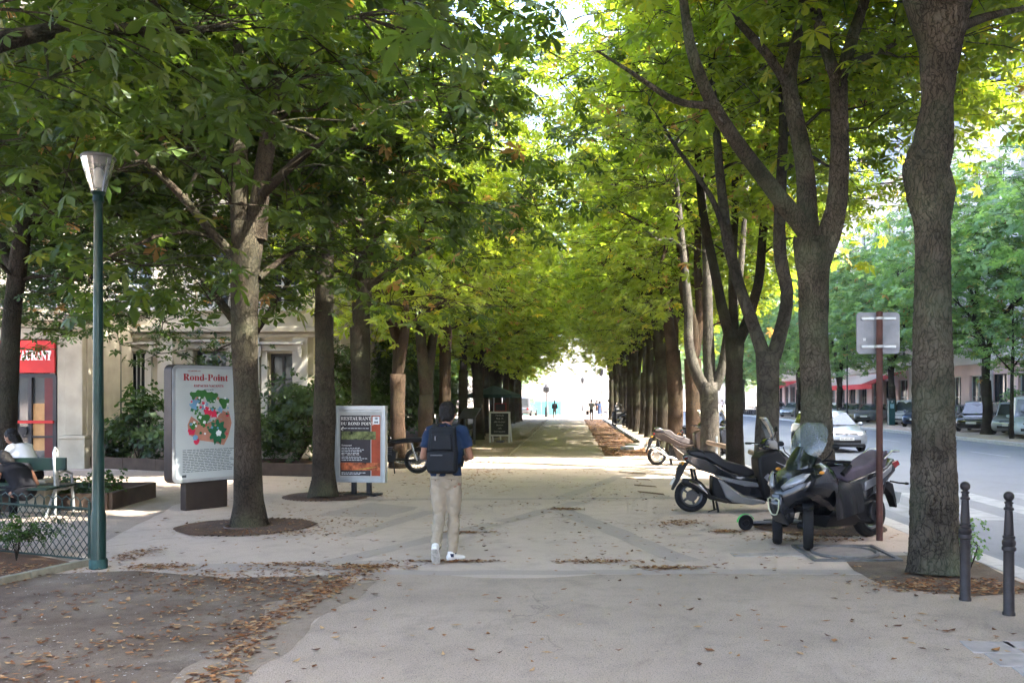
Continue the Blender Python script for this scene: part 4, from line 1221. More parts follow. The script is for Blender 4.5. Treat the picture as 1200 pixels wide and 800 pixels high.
# ------------------------------------------------------------------ lamps, signs, boards
def street_lamp(x, y, lab, hgt=3.9):
    o = thing('street_lamp', (x, y, 0), 0, lab, 'street lamp', 'green street lamps in the garden')
    MB().lathe([(.080, 0), (.080, .02), (.073, .05), (.073, .55), (.060, .60), (.056, 1.2), (.047, 2.6), (.042, hgt - .12), (.055, hgt - .1), (.05, hgt - .04), (.075, hgt)], n=20).build('pole', m_green, o)
    MB().lathe([(.080, .0), (.088, .01), (.088, .08), (.082, .1)], n=20, cap=False).build('foot_collar', mat('weathered_green', (.025, .065, .06), .6, var=.3, vs=20), o)
    gm = glass_mat('lamp_glass', (.88, .90, .88), .68, .12)
    prof = [(.066, 0), (.09, .09), (.12, .19), (.142, .28), (.155, .335)]
    g = MB(); n = 32
    vs = []
    for r_, h in prof:
        for j in range(n):
            k = 1 + (.035 if j % 2 else -.02)
            vs.append((r_ * k * math.cos(2 * math.pi * j / n), r_ * k * math.sin(2 * math.pi * j / n), hgt + h))
    g.add(vs, [(i * n + j, i * n + (j + 1) % n, (i + 1) * n + (j + 1) % n, (i + 1) * n + j) for i in range(len(prof) - 1) for j in range(n)])
    g.build('lantern_glass', gm, o)
    MB().lathe([(.163, 0), (.168, .025), (.15, .045), (.05, .065), (.001, .07)], (0, 0, hgt + .335), n=24).build('lantern_cap', mat('lamp_cap', (.10, .10, .10), .5, .3), o)
    MB().lathe([(.03, 0), (.045, .05), (.045, .17), (.02, .2)], (0, 0, hgt + .05), n=12).build('bulb', mat('opal_bulb', (.7, .68, .62), .4), o)
    return o
street_lamp(-4.91, 8.85, 'green street lamp with fluted glass lantern at the corner of the wire fence')
street_lamp(-12.4, 25.0 - 1.6, 'thin green street lamp in front of the cream house, left of the poster panel', 4.2)

# tall poster panel
A = thing('poster_panel', (-5.92, 13.75, 0), R(54), 'tall double-sided poster panel with a bouquet held in bare arms, on a brown steel foot', 'poster panel')
m_pf = mat('panel_frame', (.36, .38, .39), .35, .5, var=.08)
m_foot = mat('brown_steel', (.04, .031, .026), .5, .3, var=.15)
def rrect(w_, h, r_, n=5):
    out = []
    for cx, cz, a0 in ((w_ / 2 - r_, h / 2 - r_, 0), (-w_ / 2 + r_, h / 2 - r_, 90), (-w_ / 2 + r_, -h / 2 + r_, 180), (w_ / 2 - r_, -h / 2 + r_, 270)):
        for i in range(n + 1):
            a = R(a0 + 90 * i / n); out.append((cx + r_ * math.cos(a), cz + r_ * math.sin(a)))
    return out
def xzpoly(b, pts, y0, y1, dz=0.0):
    n = len(pts)
    vs = [(p[0], y0, p[1] + dz) for p in pts] + [(p[0], y1, p[1] + dz) for p in pts]
    b.add(vs, [tuple(range(n)), tuple(range(2 * n - 1, n - 1, -1))] + [(i, (i + 1) % n, n + (i + 1) % n, n + i) for i in range(n)])
ZC = 1.37
b = MB(); xzpoly(b, rrect(1.22, 1.86, .10), -.11, .11, ZC); b.build('casing', m_foot, A, bevel=.012)
b = MB(); xzpoly(b, rrect(1.20, 1.84, .09), -.125, -.112, ZC); b.build('front_frame', m_pf, A)
b = MB(); xzpoly(b, rrect(1.10, 1.74, .04), -.131, -.126, ZC); po = b.build('poster', mat('poster_paper', (.42, .47, .48), .35, var=.05, vs=1.5), A)
b = MB(); b.box((0, 0, .22), (.72, .16, .44)); b.build('foot', m_foot, A, bevel=.01)
pr = MB()
cols = [mat('print_skin', (.42, .20, .14), .5), mat('print_leaf', (.04, .15, .035), .5), mat('print_blue', (.15, .32, .50), .5), mat('print_red', (.6, .03, .08), .5), mat('print_ink', (.06, .07, .08), .5), mat('print_dark_leaf', (.02, .13, .06), .5), mat('print_white', (.75, .8, .82), .5)]
def blob(cx, cz, r_, ci, n=10, lob=0.0, k=5, y=0.0, sq=1.0, seed=0):
    pr.cur = ci
    rq = random.Random(seed + int(cx * 999))
    pts = [(cx + (r_ * (1 + lob * math.sin(k * a_) + rq.uniform(-.06, .06))) * math.cos(a_), -.1325 - y, ZC + cz + sq * (r_ * (1 + lob * math.sin(k * a_))) * math.sin(a_)) for a_ in [2 * math.pi * i / n for i in range(n)]]
    pr.add(pts, [tuple(range(n))])
# bare arms curve round the bouquet, leaves and flowers lie over them
pr.cur = 0
arm = [(-.30, .12), (-.36, -.02), (-.34, -.16), (-.2, -.26), (.05, -.30), (.26, -.36), (.34, -.22), (.40, .0), (.36, .16), (.24, .2), (.1, .05), (-.1, -.02)]
pr.add([(x, -.1325, ZC + z) for x, z in arm], [tuple(range(len(arm)))])
rq = random.Random(12)
for i in range(7): blob(rq.uniform(-.3, .32), rq.uniform(.32, .5), rq.uniform(.055, .09), 1, 14, .3, 3, .0006 * (i + 1), seed=i)
for i in range(9): blob(rq.uniform(-.28, .3), rq.uniform(.12, .34), rq.uniform(.03, .065), (2, 6, 2, 1)[i % 4], 16, .35, 5, .0006 * (i + 8), seed=i)
for i in range(60): blob(rq.uniform(-.32, .34), rq.uniform(-.18, .46), rq.uniform(.008, .028), (2, 6, 5, 1, 3, 0, 6)[i % 7], 10, .3, 4, .0160 + .0001 * i, seed=i)
for i in range(5): blob(rq.uniform(-.12, .12), rq.uniform(.08, .2), rq.uniform(.04, .07), 3, 14, .25, 5, .0006 * (i + 17), seed=i)
blob(.14, -.14, .14, 5, 30, .22, 9, .014, 1.3); blob(.16, -.16, .05, 6, 12, .2, 5, .0146); blob(-.1, .06, .10, 1, 20, .25, 3, .0152); blob(-.3, -.12, .06, 3, 14, .2, 5, .0152); blob(-.28, -.03, .06, 1, 14, .2, 3, .0158)
blob(-.22, -.28, .05, 3, 12, .1, 3, .0152); blob(-.24, -.22, .045, 2, 12, .1, 5, .0158)
pr.cur = 4
for i in range(14):
    x = -.44
    while x < .44:
        wd = rq.uniform(.03, .10)
        if x + wd > .45: break
        z = ZC - .42 - i * .026
        pr.add([(x, -.1325, z), (x + wd, -.1325, z), (x + wd, -.1325, z + .009), (x, -.1325, z + .009)], [(0, 1, 2, 3)]); x += wd + .014
pr.add([(-.45, -.1325, ZC - .84), (-.38, -.1325, ZC - .84), (-.38, -.1325, ZC - .80), (-.45, -.1325, ZC - .80)], [(0, 1, 2, 3)])
o = pr.build('poster_print', cols, po, smooth=0); o['kind'] = 'stuff'
m_redink = mat('print_dark_red', (.36, .03, .04), .5)
text_mesh(serif('Rond-Point'), .155, m_redink, po, (-.05, -.1335, ZC + .68), (R(90), 0, 0), depth=.001)
text_mesh('LES JARDINS DU', .03, m_redink, po, (-.25, -.1335, ZC + .82), (R(90), 0, 0), depth=.001)
text_mesh(serif('ESPACES VACANTS'), .055, m_redink, po, (0, -.1335, ZC + .58), (R(90), 0, 0), depth=.001)
text_mesh('dans le jardin', .03, mat('print_ink'), po, (0, -.1335, ZC + .53), (R(90), 0, 0), depth=.001)

# framed restaurant board
Bd = thing('restaurant_board', (-3.86, 15.62, 0), R(-9), 'grey framed restaurant board on a short twin-post foot beside the second trunk', 'sign board')
m_al = mat('brushed_aluminium', (.42, .45, .46), .4, .6, var=.06)
b = MB()
b.box((-.455, 0, .94), (.07, .12, 1.4)); b.box((.455, 0, .94), (.07, .12, 1.4)); b.box((0, 0, 1.60), (.84, .12, .08)); b.box((0, 0, .28), (.84, .12, .08))
b.build('frame', m_al, Bd, bevel=.006)
MB().box((0, .01, .94), (.84, .06, 1.24)).build('back_panel', m_al, Bd, smooth=0)
pp = MB().box((0, -.026, .93), (.80, .008, 1.20)).build('poster', mat('cream_poster', (.42, .43, .41), .4), Bd, smooth=0)
pr = MB()
def q4(x0, x1, z0, z1, ci, y=.0312):
    pr.cur = ci; pr.add([(x0, -y, z0), (x1, -y, z0), (x1, -y, z1), (x0, -y, z1)], [(0, 1, 2, 3)])
cols = [mat('print_charcoal', (.045, .04, .045), .5), mat('print_rust', (.36, .07, .03), .5, var=.3, vs=5), mat('print_white'), mat('terrace_photo', (.12, .14, .05), .5, var=.9, vs=14), mat('menu_photo', (.35, .10, .04), .5, var=.9, vs=12), mat('print_olive', (.40, .38, .06), .5, var=.4, vs=30)]
q4(-.385, .2, .36, 1.46, 0); q4(.215, .385, .36, 1.46, 1)
q4(-.36, .30, 1.02, 1.17, 3, .0320); q4(-.385, .385, .46, .60, 4, .0320)
pr.cur = 5; pr.add([(-.15, -.0328, .45), (.2, -.0328, .50), (.34, -.0328, .53), (.1, -.0328, .50)], [(0, 1, 2, 3)])
q4(.24, .37, 1.30, 1.44, 2, .0320)
rq = random.Random(5)
for z, x1 in ((1.22, .15), (.86, 0), (.83, .06), (.80, .02), (.77, -.05), (.70, 0), (.67, .1), (.64, .04), (.41, .1), (.385, .0)):
    x = -.36
    while x < x1:
        wd = rq.uniform(.02, .06); q4(x, x + wd, z, z + .009, 2, .0320); x += wd + .012
pr.build('poster_print', cols, pp, smooth=0)['kind'] = 'stuff'
mw = mat('white_lettering')
text_mesh(serif('RESTAURANT'), .088, mw, pp, (-.375, -.033, 1.375), (R(90), 0, 0), align='LEFT', depth=.001)
text_mesh(serif('DU ROND POINT'), .079, mw, pp, (-.375, -.033, 1.285), (R(90), 0, 0), align='LEFT', depth=.001)
text_mesh('\u2190', .10, mw, pp, (-.37, -.033, 1.19), (R(90), 0, 0), align='LEFT', depth=.001, bold=.004)
text_mesh('Restaurant', .045, mw, pp, (-.36, -.033, .90), (R(90), 0, 0), align='LEFT', depth=.001)
text_mesh('Bar - Salon de Th\u00e9', .045, mw, pp, (-.36, -.033, .735), (R(90), 0, 0), align='LEFT', depth=.001)
text_mesh('10', .06, mat('print_charcoal'), pp, (.305, -.0335, 1.385), (R(90), 0, 0), depth=.001, bold=.003)
text_mesh('ANS', .04, mat('print_charcoal'), pp, (.305, -.0335, 1.325), (R(90), 0, 0), depth=.001, bold=.003)
b = MB(); b.box((-.13, 0, .12), (.08, .08, .24)); b.box((.16, 0, .12), (.08, .08, .24)); b.build('post', m_black, Bd, bevel=.005)
MB().box((0, .02, .015), (.7, .34, .03)).build('base_plate', m_black, Bd, bevel=.005)

# chalkboard and parasol stand by the garden row
ch = thing('chalkboard', (-2.92, 34.6, 0), R(-8), 'white-framed black chalkboard standing on the sandy walk', 'chalkboard')
b = MB()
for sx in (-1, 1): b.box((sx * .40, 0, .63), (.07, .05, 1.26), rot=None)
b.box((0, 0, 1.23), (.74, .05, .07)); b.box((0, 0, .30), (.74, .05, .07)); b.build('frame', m_wframe, ch, smooth=0)
b = MB(); b.add([(-.42, .03, 1.2), (-.36, .03, 1.2), (-.36, .5, 0), (-.42, .5, 0), (.36, .03, 1.2), (.42, .03, 1.2), (.42, .5, 0), (.36, .5, 0)], [(0, 1, 2, 3), (4, 5, 6, 7)]); b.build('back_leg', m_wframe, ch, smooth=0)
sl = MB().box((0, .0, .765), (.74, .02, .87)).build('slate', mat('slate', (.02, .024, .024), .7), ch, smooth=0)
for i, s_ in enumerate(('Formule', 'Midi 15', 'plat du jour', 'dessert', 'cafe', 'bon appetit')):
    text_mesh(s_, .10, mat('chalk', (.45, .45, .42), .9), sl, (0, -.013, 1.08 - i * .13), (R(90), 0, 0), depth=.0005)
MB().box((0, .1, .05), (.3, .2, .1)).build('weight', m_black, ch, smooth=0)
mn = thing('menu_stand', (-3.05, 36.5, 0), 0, 'small red menu board raised on a post behind the chalkboard', 'menu board')
MB().box((0, 0, 1.42), (.52, .05, .36)).build('board', mat('maroon_board', (.16, .015, .015), .5), mn, smooth=0)
MB().box((0, -.03, 1.42), (.42, .01, .27)).build('menu_sheet', m_black, mn, smooth=0)
MB().box((0, .04, .62), (.06, .05, 1.24)).build('post', m_wframe, mn, smooth=0)
um = thing('parasol', (-3.6, 39.5, 0), 0, 'dark green market parasol over the menu board', 'parasol')
MB().tube([(0, 0, 0), (0, 0, 2.35)], .03, 8).build('pole', m_wframe, um)
for k in range(8):
    a0, a1 = k * math.pi / 4, (k + 1) * math.pi / 4
    MB().add([(0, 0, 2.4), (1.25 * math.cos(a0), 1.25 * math.sin(a0), 1.98), (1.25 * math.cos(a1), 1.25 * math.sin(a1), 1.98), (1.25 * math.cos(a0), 1.25 * math.sin(a0), 1.83), (1.25 * math.cos(a1), 1.25 * math.sin(a1), 1.83)], [(0, 1, 2), (1, 3, 4, 2)]).build('canopy_panel', mat('parasol_green', (.01, .035, .03), .7), um, smooth=0)
MB().lathe([(.25, 0), (.25, .08), (.05, .12)], n=16).build('base', m_black, um)
ls = thing('information_stand', (-3.95, 33.0, 0), R(-25), 'slanted information stand on two posts to the right of the walking man', 'information stand')
b = MB(); b.box((-.22, 0, .55), (.07, .05, 1.1)); b.box((.22, 0, .55), (.07, .05, 1.1)); b.build('post', mat('stand_grey', (.10, .11, .12), .5, .3), ls, smooth=0)
MB().box((0, 0, 1.22), (.75, .05, .62), rot=Matrix.Rotation(R(-50), 3, 'X')).build('panel', mat('stand_panel', (.07, .075, .085), .3, .3), ls, smooth=0)

# traffic sign seen from behind
sg = thing('road_sign', (3.83, 10.62, 0), R(-3), 'square grey back of a road sign on a brown pole behind the three-wheeled scooter', 'road sign')
MB().lathe([(.041, 0), (.041, .3), (.039, 2.8), (.041, 2.81), (.041, 2.84), (.02, 2.85)], n=16).build('pole', mat('rust_brown_paint', (.085, .038, .030), .5, .2, var=.25, vs=7), sg)
b = MB(); xzpoly(b, rrect(.53, .52, .05), .05, .075, 2.58); b.build('plate', mat('sign_back', (.25, .26, .275), .5, .3, var=.22, vs=5), sg, bevel=.004)
for z in (2.76, 2.41):
    MB().box((0, .035, z), (.42, .03, .035)).build('rail', m_al, sg, bevel=.003)
    MB().lathe([(.046, -.016), (.05, -.012), (.05, .012), (.046, .016)], (0, 0, z), n=16).build('clamp', m_al, sg)
MB().box((-.17, .047, 2.5), (.035, .003, .035)).build('sticker', mat('white_paper'), sg, smooth=0)

# bollards with ball heads and collars
def bollard(x, y, lab, s_=1.0):
    o = thing('bollard', (x, y, 0), 0, lab, 'bollard', 'iron bollards on the corner')
    m_b = mat('bollard_iron', (.036, .031, .030), .45, .35, var=.2, vs=12, bump=.25, bs=50)
    MB().lathe([(.052, 0), (.052, .02), (.045, .03), (.043, .52), (.044, .54)], n=20).build('shaft', m_b, o)
    MB().lathe([(.044, .54), (.056, .55), (.057, .57), (.048, .585), (.055, .60), (.055, .625), (.044, .64), (.044, .65), (.05, .655), (.05, .67), (.04, .675)], n=20).build('collar', m_b, o)
    MB().lathe([(.041, .675), (.031, .88), (.030, .885)], n=20).build('neck', m_b, o)
    MB().lathe([(.032, .885), (.041, .89), (.041, .905), (.030, .915), (.028, .94), (.036, .945), (.036, .955), (.022, .965), (.02, .975)], n=20).build('upper_ring', m_b, o)
    MB().ball((0, 0, 1.005), .043, 20, 14).build('ball', m_b, o)
    o.scale = (s_, s_, s_)
bollard(3.435, 7.45, 'iron ball-topped bollard nearer the thick trunk', .99)
bollard(3.555, 6.94, 'iron ball-topped bollard nearer the camera and the frame edge', .96)

# wooden rails between the roadside trunks
rl = thing('wooden_rail', (0, 0, 0), 0, 'weathered wooden rail on iron posts running between the roadside trunks', 'rail')
MB().tube([(3.35, 21.0, .70), (3.42, 17.9, .72)], .055, 8).build('beam', mat('weathered_wood', (.22, .16, .12), .8, var=.25, vs=9), rl)
MB().tube([(3.72, 17.8, .66), (3.62, 15.0, .66)], .055, 8).build('beam', mat('weathered_wood'), rl)
for x, y in ((3.36, 19.8), (3.4, 18.6), (3.68, 16.9), (3.64, 15.6)): MB().tube([(x, y, 0), (x, y, .9)], .025, 8).build('post', m_al, rl)

# round iron tree grate
def grate(x, y, lab, r1=.85, wd=1.08):
    o = thing('tree_grate', (x, y, .012), 0, lab, 'tree grate', 'iron tree grates')
    me = MB().box(((r1 + .3) / 2, 0, .0), (r1 - .3, .016, .012)).mesh('grate_bar', 0); me.materials.append(mat('rusty_iron', (.085, .062, .048), .85, var=.3, vs=12))
    for i in range(54):
        ob = inst('grate_bar', me, o, rz=2 * math.pi * i / 54)
    b = MB(); b.torus((0, 0, .003), .3, .015, 'z', 32, 6); b.build('rim', mat('rusty_iron'), o)
    b = MB(); b.sheet(wobble([(r1 * wd * math.cos(a_ * .35), r1 * wd * .9 * math.sin(a_ * .35)) for a_ in range(18)], .2, .08, int(y)), .001); b.build('grate_soil', m_bed, o, smooth=0)
grate(-4.46, 11.74, 'round slotted iron grate full of dead leaves around the first garden-row trunk')
grate(-4.44, 15.4, 'round iron grate beneath the second garden-row trunk', .75)
grate(3.42, 11.7, 'round iron grate under the three-wheeled scooter', .85, 1.05)

# ticket machine across the road
tm = thing('ticket_machine', (21.9, 58.5, 0), 0, 'dark green parking ticket machine on the far pavement', 'ticket machine')
MB().box((0, 0, .85), (.42, .34, 1.7)).build('cabinet', mat('machine_green', (.015, .06, .06), .4), tm, bevel=.02)
MB().box((0, -.175, 1.3), (.26, .01, .3)).build('screen_panel', mat('machine_panel', (.2, .35, .4), .4), tm, smooth=0)
MB().box((0, 0, 1.78), (.5, .4, .1)).build('cap', m_black, tm, bevel=.02)
text_mesh('P', .2, mat('white_lettering'), tm, (0, -.176, 1.52), (R(90), 0, 0))
for i, (x, y, lab) in enumerate([(20.4, 49.5, 'thin grey lamp column on the far pavement before the black car'), (21.3, 66, 'thin dark lamp column before the red awning')]):
    o = thing('lamp_column', (x, y, 0), 0, lab, 'lamp column')
    MB().lathe([(.09, 0), (.09, .8), (.06, .9), (.045, 6.2)], n=10).build('pole', m_black, o)
    MB().tube([(0, 0, 6.1), (-.3, 0, 6.7), (-1.1, 0, 6.9)], .035, 6).build('arm', m_black, o)
    MB().box((-1.2, 0, 6.86), (.55, .2, .1)).build('lamp_head', m_al, o, bevel=.02)

# end of the avenue: sign post, turquoise fence, van
sp = thing('park_sign', (-2.55, 85, 0), 0, 'dark park sign on a lamp-like post at the end of the avenue', 'sign')
MB().lathe([(.16, 0), (.16, .9), (.07, 1.1), (.06, 2.6), (.05, 2.7)], n=10).build('post', m_black, sp)
MB().lathe([(.18, 2.45), (.32, 2.55), (.32, 2.95), (.18, 3.05), (.05, 3.35)], n=10).build('sign_head', m_black, sp)
tf = thing('hoarding', (-3.9, 96, 0), 0, 'turquoise panelled hoarding at the end of the avenue', 'hoarding')
for i in range(6): MB().box((-1.4 + i * .75, 0, .8), (.73, .04, 1.5)).build('panel', mat('turquoise', (.07, .36, .36), .6, var=.12), tf, smooth=0)
MB().box((.45, .03, .1), (4.6, .06, .1)).build('rail', m_al, tf, smooth=0)
gp = thing('stone_monument', (-1.15, 140, 0), 0, 'slender tapering stone needle far beyond the walking figure', 'monument')
MB().box((0, 0, .6), (1.6, 1.6, 1.2), top=.9).build('plinth', m_stone, gp, smooth=0)
MB().box((0, 0, 4.2), (.8, .8, 6.0), top=.55).build('shaft', m_stone, gp, smooth=0)
for i, (x, y) in enumerate([(3.1, 90), (9.5, 118), (1.6, 128)]):
    o = thing('lamp_column', (x, y, 0), 0, ['lamp column among the far walkers', 'lamp column near the road at the square', 'lamp column on the square in line with the walkers'][i], 'lamp column')
    MB().lathe([(.12, 0), (.12, .9), (.06, 1.0), (.05, 4.2)], n=8).build('pole', m_black, o)
    MB().lathe([(.1, 4.2), (.22, 4.4), (.25, 4.9), (.05, 5.1)], n=8).build('lantern', m_black, o)

# ------------------------------------------------------------------ garden edge on the left
def planter(name, pts, h, lab, m=None, th=.10):
    o = thing(name, (pts[0][0], pts[0][1], 0), 0, lab, 'planter edge')
    for (a, c) in zip(pts, pts[1:]):
        a = Vector((*a, 0)); c = Vector((*c, 0)); d = c - a
        k = max(1, round(d.length / 1.5))
        for i in range(k):
            p = a + d * ((i + .5) / k) - Vector((pts[0][0], pts[0][1], 0))
            MB().box((p.x, p.y, h / 2 - .01), (d.length / k - .012, th, h), rot=math.atan2(d.y, d.x)).build('edge_board', m or mat('weathered_timber', (.060, .042, .030), .85, var=.3, vs=4, bump=.4, bs=30), o, smooth=0, bevel=.006)
    return o
planter('planter_edge', [(-20, 22.6), (-13.2, 22.3)], .35, 'low timber planter edge in front of the restaurant pillar')
planter('planter_edge', [(-12.3, 21.9), (-10.2, 21.0), (-7.4, 19.8), (-5.75, 19.4), (-5.75, 30), (-6.2, 60), (-6.4, 76)], .30, 'long timber planter edge holding the shrubs behind the garden row')
planter('planter_edge', [(-11.5, 13.0), (-7.35, 13.55), (-7.5, 15.3), (-12, 15.2)], .28, 'timber edge of the ground-cover bed by the bench')
flat('shrub_soil', [(-12.3, 22.0), (-10.2, 21.1), (-7.4, 19.9), (-5.85, 19.5), (-5.85, 76), (-30, 76), (-30, 24.0), (-12.3, 24.0)], .10, m_bed)
flat('ivy_soil', [(-11.4, 13.1), (-7.45, 13.6), (-7.6, 15.2), (-11.8, 15.1)], .12, m_bed)
flat('fenced_soil', [(-5.12, 9.0), (-5.45, 8.0), (-12, 6.3), (-14, 12.4), (-8.5, 11.2)], .02, m_bed)
litter('leaf_drift', lambda rr: (lambda u, v: (-5.2 - 4.5 * u, 9.0 + 1.2 * u - 1.1 * v * (1 - .2 * u) - .1))(rr.random(), rr.random()), 1300, 8)
ke = thing('bed_edging', (-5.1, 9.05, 0), 0, 'mossy concrete edging of the fenced bed at the foot of the lamp', 'edging')
for i in range(6):
    d = Vector((-.33, -1.02)).normalized(); 
    d = Vector((-.62, -.78)) if i > 1 else d
    p0 = Vector((0, 0)) if i == 0 else p1
    p1 = p0 + d * .72
    c = (p0 + p1) / 2
    MB().box((c.x, c.y, .03), (.71, .07, .08), rot=math.atan2(d.y, d.x)).build('edging_block', mat('mossy_concrete', (.22, .21, .16), .85, var=.25, vs=9, bump=.4), ke, smooth=0, bevel=.008)

# wire fence with looped top
wf = thing('wire_fence', (-5.13, 9.08, 0), 0, 'low dark wire mesh fence with looped top next to the street lamp', 'wire fence')
e = Vector((-3.3, 1.35, 0)); Lf = e.length; d = e.normalized()
mwire = mat('dark_green_wire', (.022, .04, .034), .5, .3)
H = .64
b = MB()
k = int(Lf / .105)
for i in range(-6, k + 1):
    for sgn in (1, -1):
        s0 = i * .105 if sgn > 0 else i * .105 + .5
        u0, z0, u1, z1 = s0, .05, s0 + sgn * .5, H - .07
        if u1 < 0 or u0 < 0 or u0 > Lf or u1 > Lf:
            t0, t1 = 0, 1
            if u0 < 0: t0 = -u0 / (u1 - u0)
            if u1 < 0: t1 = -u0 / (u1 - u0)
            if u0 > Lf: t0 = (Lf - u0) / (u1 - u0)
            if u1 > Lf: t1 = (Lf - u0) / (u1 - u0)
            if t0 >= t1: continue
            u0, z0, u1, z1 = u0 + (u1 - u0) * t0, z0 + (z1 - z0) * t0, u0 + (u1 - u0) * t1, z0 + (z1 - z0) * t1
        off = Vector((0, .004 * sgn, 0))
        b.tube([d * u0 + Vector((0, 0, z0)) + off, d * u1 + Vector((0, 0, z1)) + off], .0042, 4, cap=False)
b.build('wire_mesh', mwire, wf)['kind'] = 'stuff'
b = MB()
for i in range(int(Lf / .14)):
    u = i * .14 + .07
    b.tube([d * (u - .09) + Vector((0, 0, H - .08)), d * (u - .07) + Vector((0, 0, H + .03)), d * u + Vector((0, 0, H + .07)), d * (u + .07) + Vector((0, 0, H + .03)), d * (u + .09) + Vector((0, 0, H - .08))], .006, 5)
b.build('top_loops', mwire, wf)
MB().tube([Vector((0, 0, H - .06)), d * Lf + Vector((0, 0, H - .06))], .011, 6).build('top_rail', mwire, wf)
MB().tube([Vector((0, 0, .05)), d * Lf + Vector((0, 0, .05))], .011, 6).build('bottom_rail', mwire, wf)
for u in (0, 1.75, Lf): MB().tube([d * u, d * u + Vector((0, 0, H + .02))], .017, 8).build('post', mwire, wf)
# arching side hoop that returns toward the path
MB().tube([Vector((0, 0, H - .05)), Vector((-.9, -.1, H + .02)), Vector((-2.2, -.3, H + .08)), Vector((-3.6, -.5, H + .05))], .012, 6).build('hoop', mwire, wf)

# park bench with cast iron ends
bn = thing('park_bench', (-8.72, 12.85, 0), R(2), 'dark green park bench with pale cast-iron arms where two people sit', 'bench')
m_bw = mat('bench_green', (.007, .019, .015), .5, var=.2, vs=6)
m_ci = mat('worn_pale_iron', (.30, .31, .30), .5, .3, var=.25, vs=15)
for i in range(3): MB().box((0, .12 + i * .14, .44), (2.1, .12, .03)).build('seat_slat', m_bw, bn, smooth=0)
for i in range(3): MB().box((0, -.14 - i * .13, .44), (2.1, .11, .03)).build('seat_slat', m_bw, bn, smooth=0)
for z in (.78,): MB().box((0, -.02, z), (2.2, .035, .19)).build('back_board', m_bw, bn, smooth=0, bevel=.006)
for sx in (-.93, .93):
    b = MB()
    b.tube([(sx, -.02, 0), (sx, -.01, .3), (sx, -.02, .6), (sx, -.05, .95), (sx, -.01, 1.02), (sx, .04, .97), (sx, .03, .6), (sx, .08, .42)], .022, 8)
    b.tube([(sx, -.02, .40), (sx, .28, .38), (sx, .48, .41)], .022, 8); b.tube([(sx, .44, .4), (sx, .48, .2), (sx, .50, 0)], .022, 8); b.tube([(sx, -.02, .38), (sx, -.2, .1), (sx, -.26, 0)], .022, 8)
    b.tube([(sx, .02, .62), (sx, .25, .66), (sx, .44, .60), (sx, .46, .42)], .018, 8)
    b.build('bench_end', m_ci, bn)

# shrubs: each a thing with stems and foliage
def shrub(x, y, h, r_, seed, lab, lm=None, T=T5, size=(.12, .2), n=900, name='shrub', group='shrubs in the garden bed', z0=.1, ry=None):
    rq = random.Random(seed); rng = np.random.default_rng(seed)
    o = thing(name, (x, y, z0), 0, lab, 'shrub', group)
    b = MB()
    ry = ry or r_
    for i in range(7):
        a = rq.uniform(0, 6.28); q = Vector((math.cos(a) * r_ * .6, math.sin(a) * ry * .6, h * rq.uniform(.6, .9)))
        b.tube([(0, 0, 0), q * .5 + Vector((rq.uniform(-.1, .1), 0, .1)), q], [min(.02, h * .014), min(.014, h * .01), .004], 5)
    b.build('stem', bark, o)
    cl = [(rq.gauss(0, .45) * r_, rq.gauss(0, .45) * ry, h * (.18 + .8 * rq.random() ** .8)) for _ in range(max(6, n // 45))]
    idx = rng.integers(len(cl), size=n)
    pos = np.array(cl)[idx] + rng.normal(scale=(.16 * r_ + .08, .16 * ry + .08, .10 * h + .03), size=(n, 3))
    pos[:, 2] = np.abs(pos[:, 2]) + .03
    nr = np.stack([pos[:, 0] / r_ * .9, pos[:, 1] / ry * .9, np.ones(n) * .8], 1) + rng.normal(scale=.35, size=(n, 3))
    me = leaves_mesh('foliage', pos, nr, rng.uniform(size[0], size[1], n), np.clip(rng.normal(.4, .2, n), 0, .86), T, rng, lm or leaf_deep)
    inst('foliage', me, o)['kind'] = 'stuff'
rq = random.Random(3)
hedge = []
for i in range(13):
    y = 20.6 + i * 2.7
    hedge.append((-6.9 - rq.random() * 1.0 - (1.2 if y < 22 else 0), y, rq.uniform(2.4, 3.8) if i > 1 else 1.3 + i * .6, 1.35))
for i in range(9):
    hedge.append((-9.8 - rq.random() * 1.5, 25.4 + i * 4.0, rq.uniform(3.6, 5.0), 1.9))
SL = ['leaning out over the timber edge', 'just right of the first garden-row trunk', 'seen between the first and second garden-row trunks', 'behind the restaurant board', 'behind the lit trunk', 'behind the motorcycle', 'left of the walking man', 'behind the walking man', 'behind the information stand', 'behind the thick trunk by the chalkboard', 'beyond the chalkboard', 'beyond the parasol', 'last in the front rank']
for i, (x, y, h, r_) in enumerate(hedge):
    lab = ('dark green shrub ' + SL[i]) if i < 13 else ('tall shrub in the rear rank against the house wall' if i == 13 else 'tall shrub, %s in the rear rank counted from the house' % NUM[i - 13])
    shrub(x, y, h, r_, 800 + i, lab, n=1100 if i < 9 or i > 12 else 700, size=(.14, .22), ry=1.5)
for i, (x, y, h, r_, n, lab) in enumerate([(-11.1, 21.9, 1.9, .75, 420, 'big-leaved shrub left of the poster panel, before the barred window'), (-12.1, 22.9, .9, .55, 380, 'low bushy shrub under the barred window'), (-10.3, 22.3, .95, .6, 380, 'low shrub at the foot of the thin lamp'), (-9.2, 21.6, 1.1, .7, 400, 'low shrub hidden behind the poster panel')]):
    shrub(x, y, h, r_, 850 + i, lab, T=T1, lm=leaf_deep, n=n, size=(.13, .22))
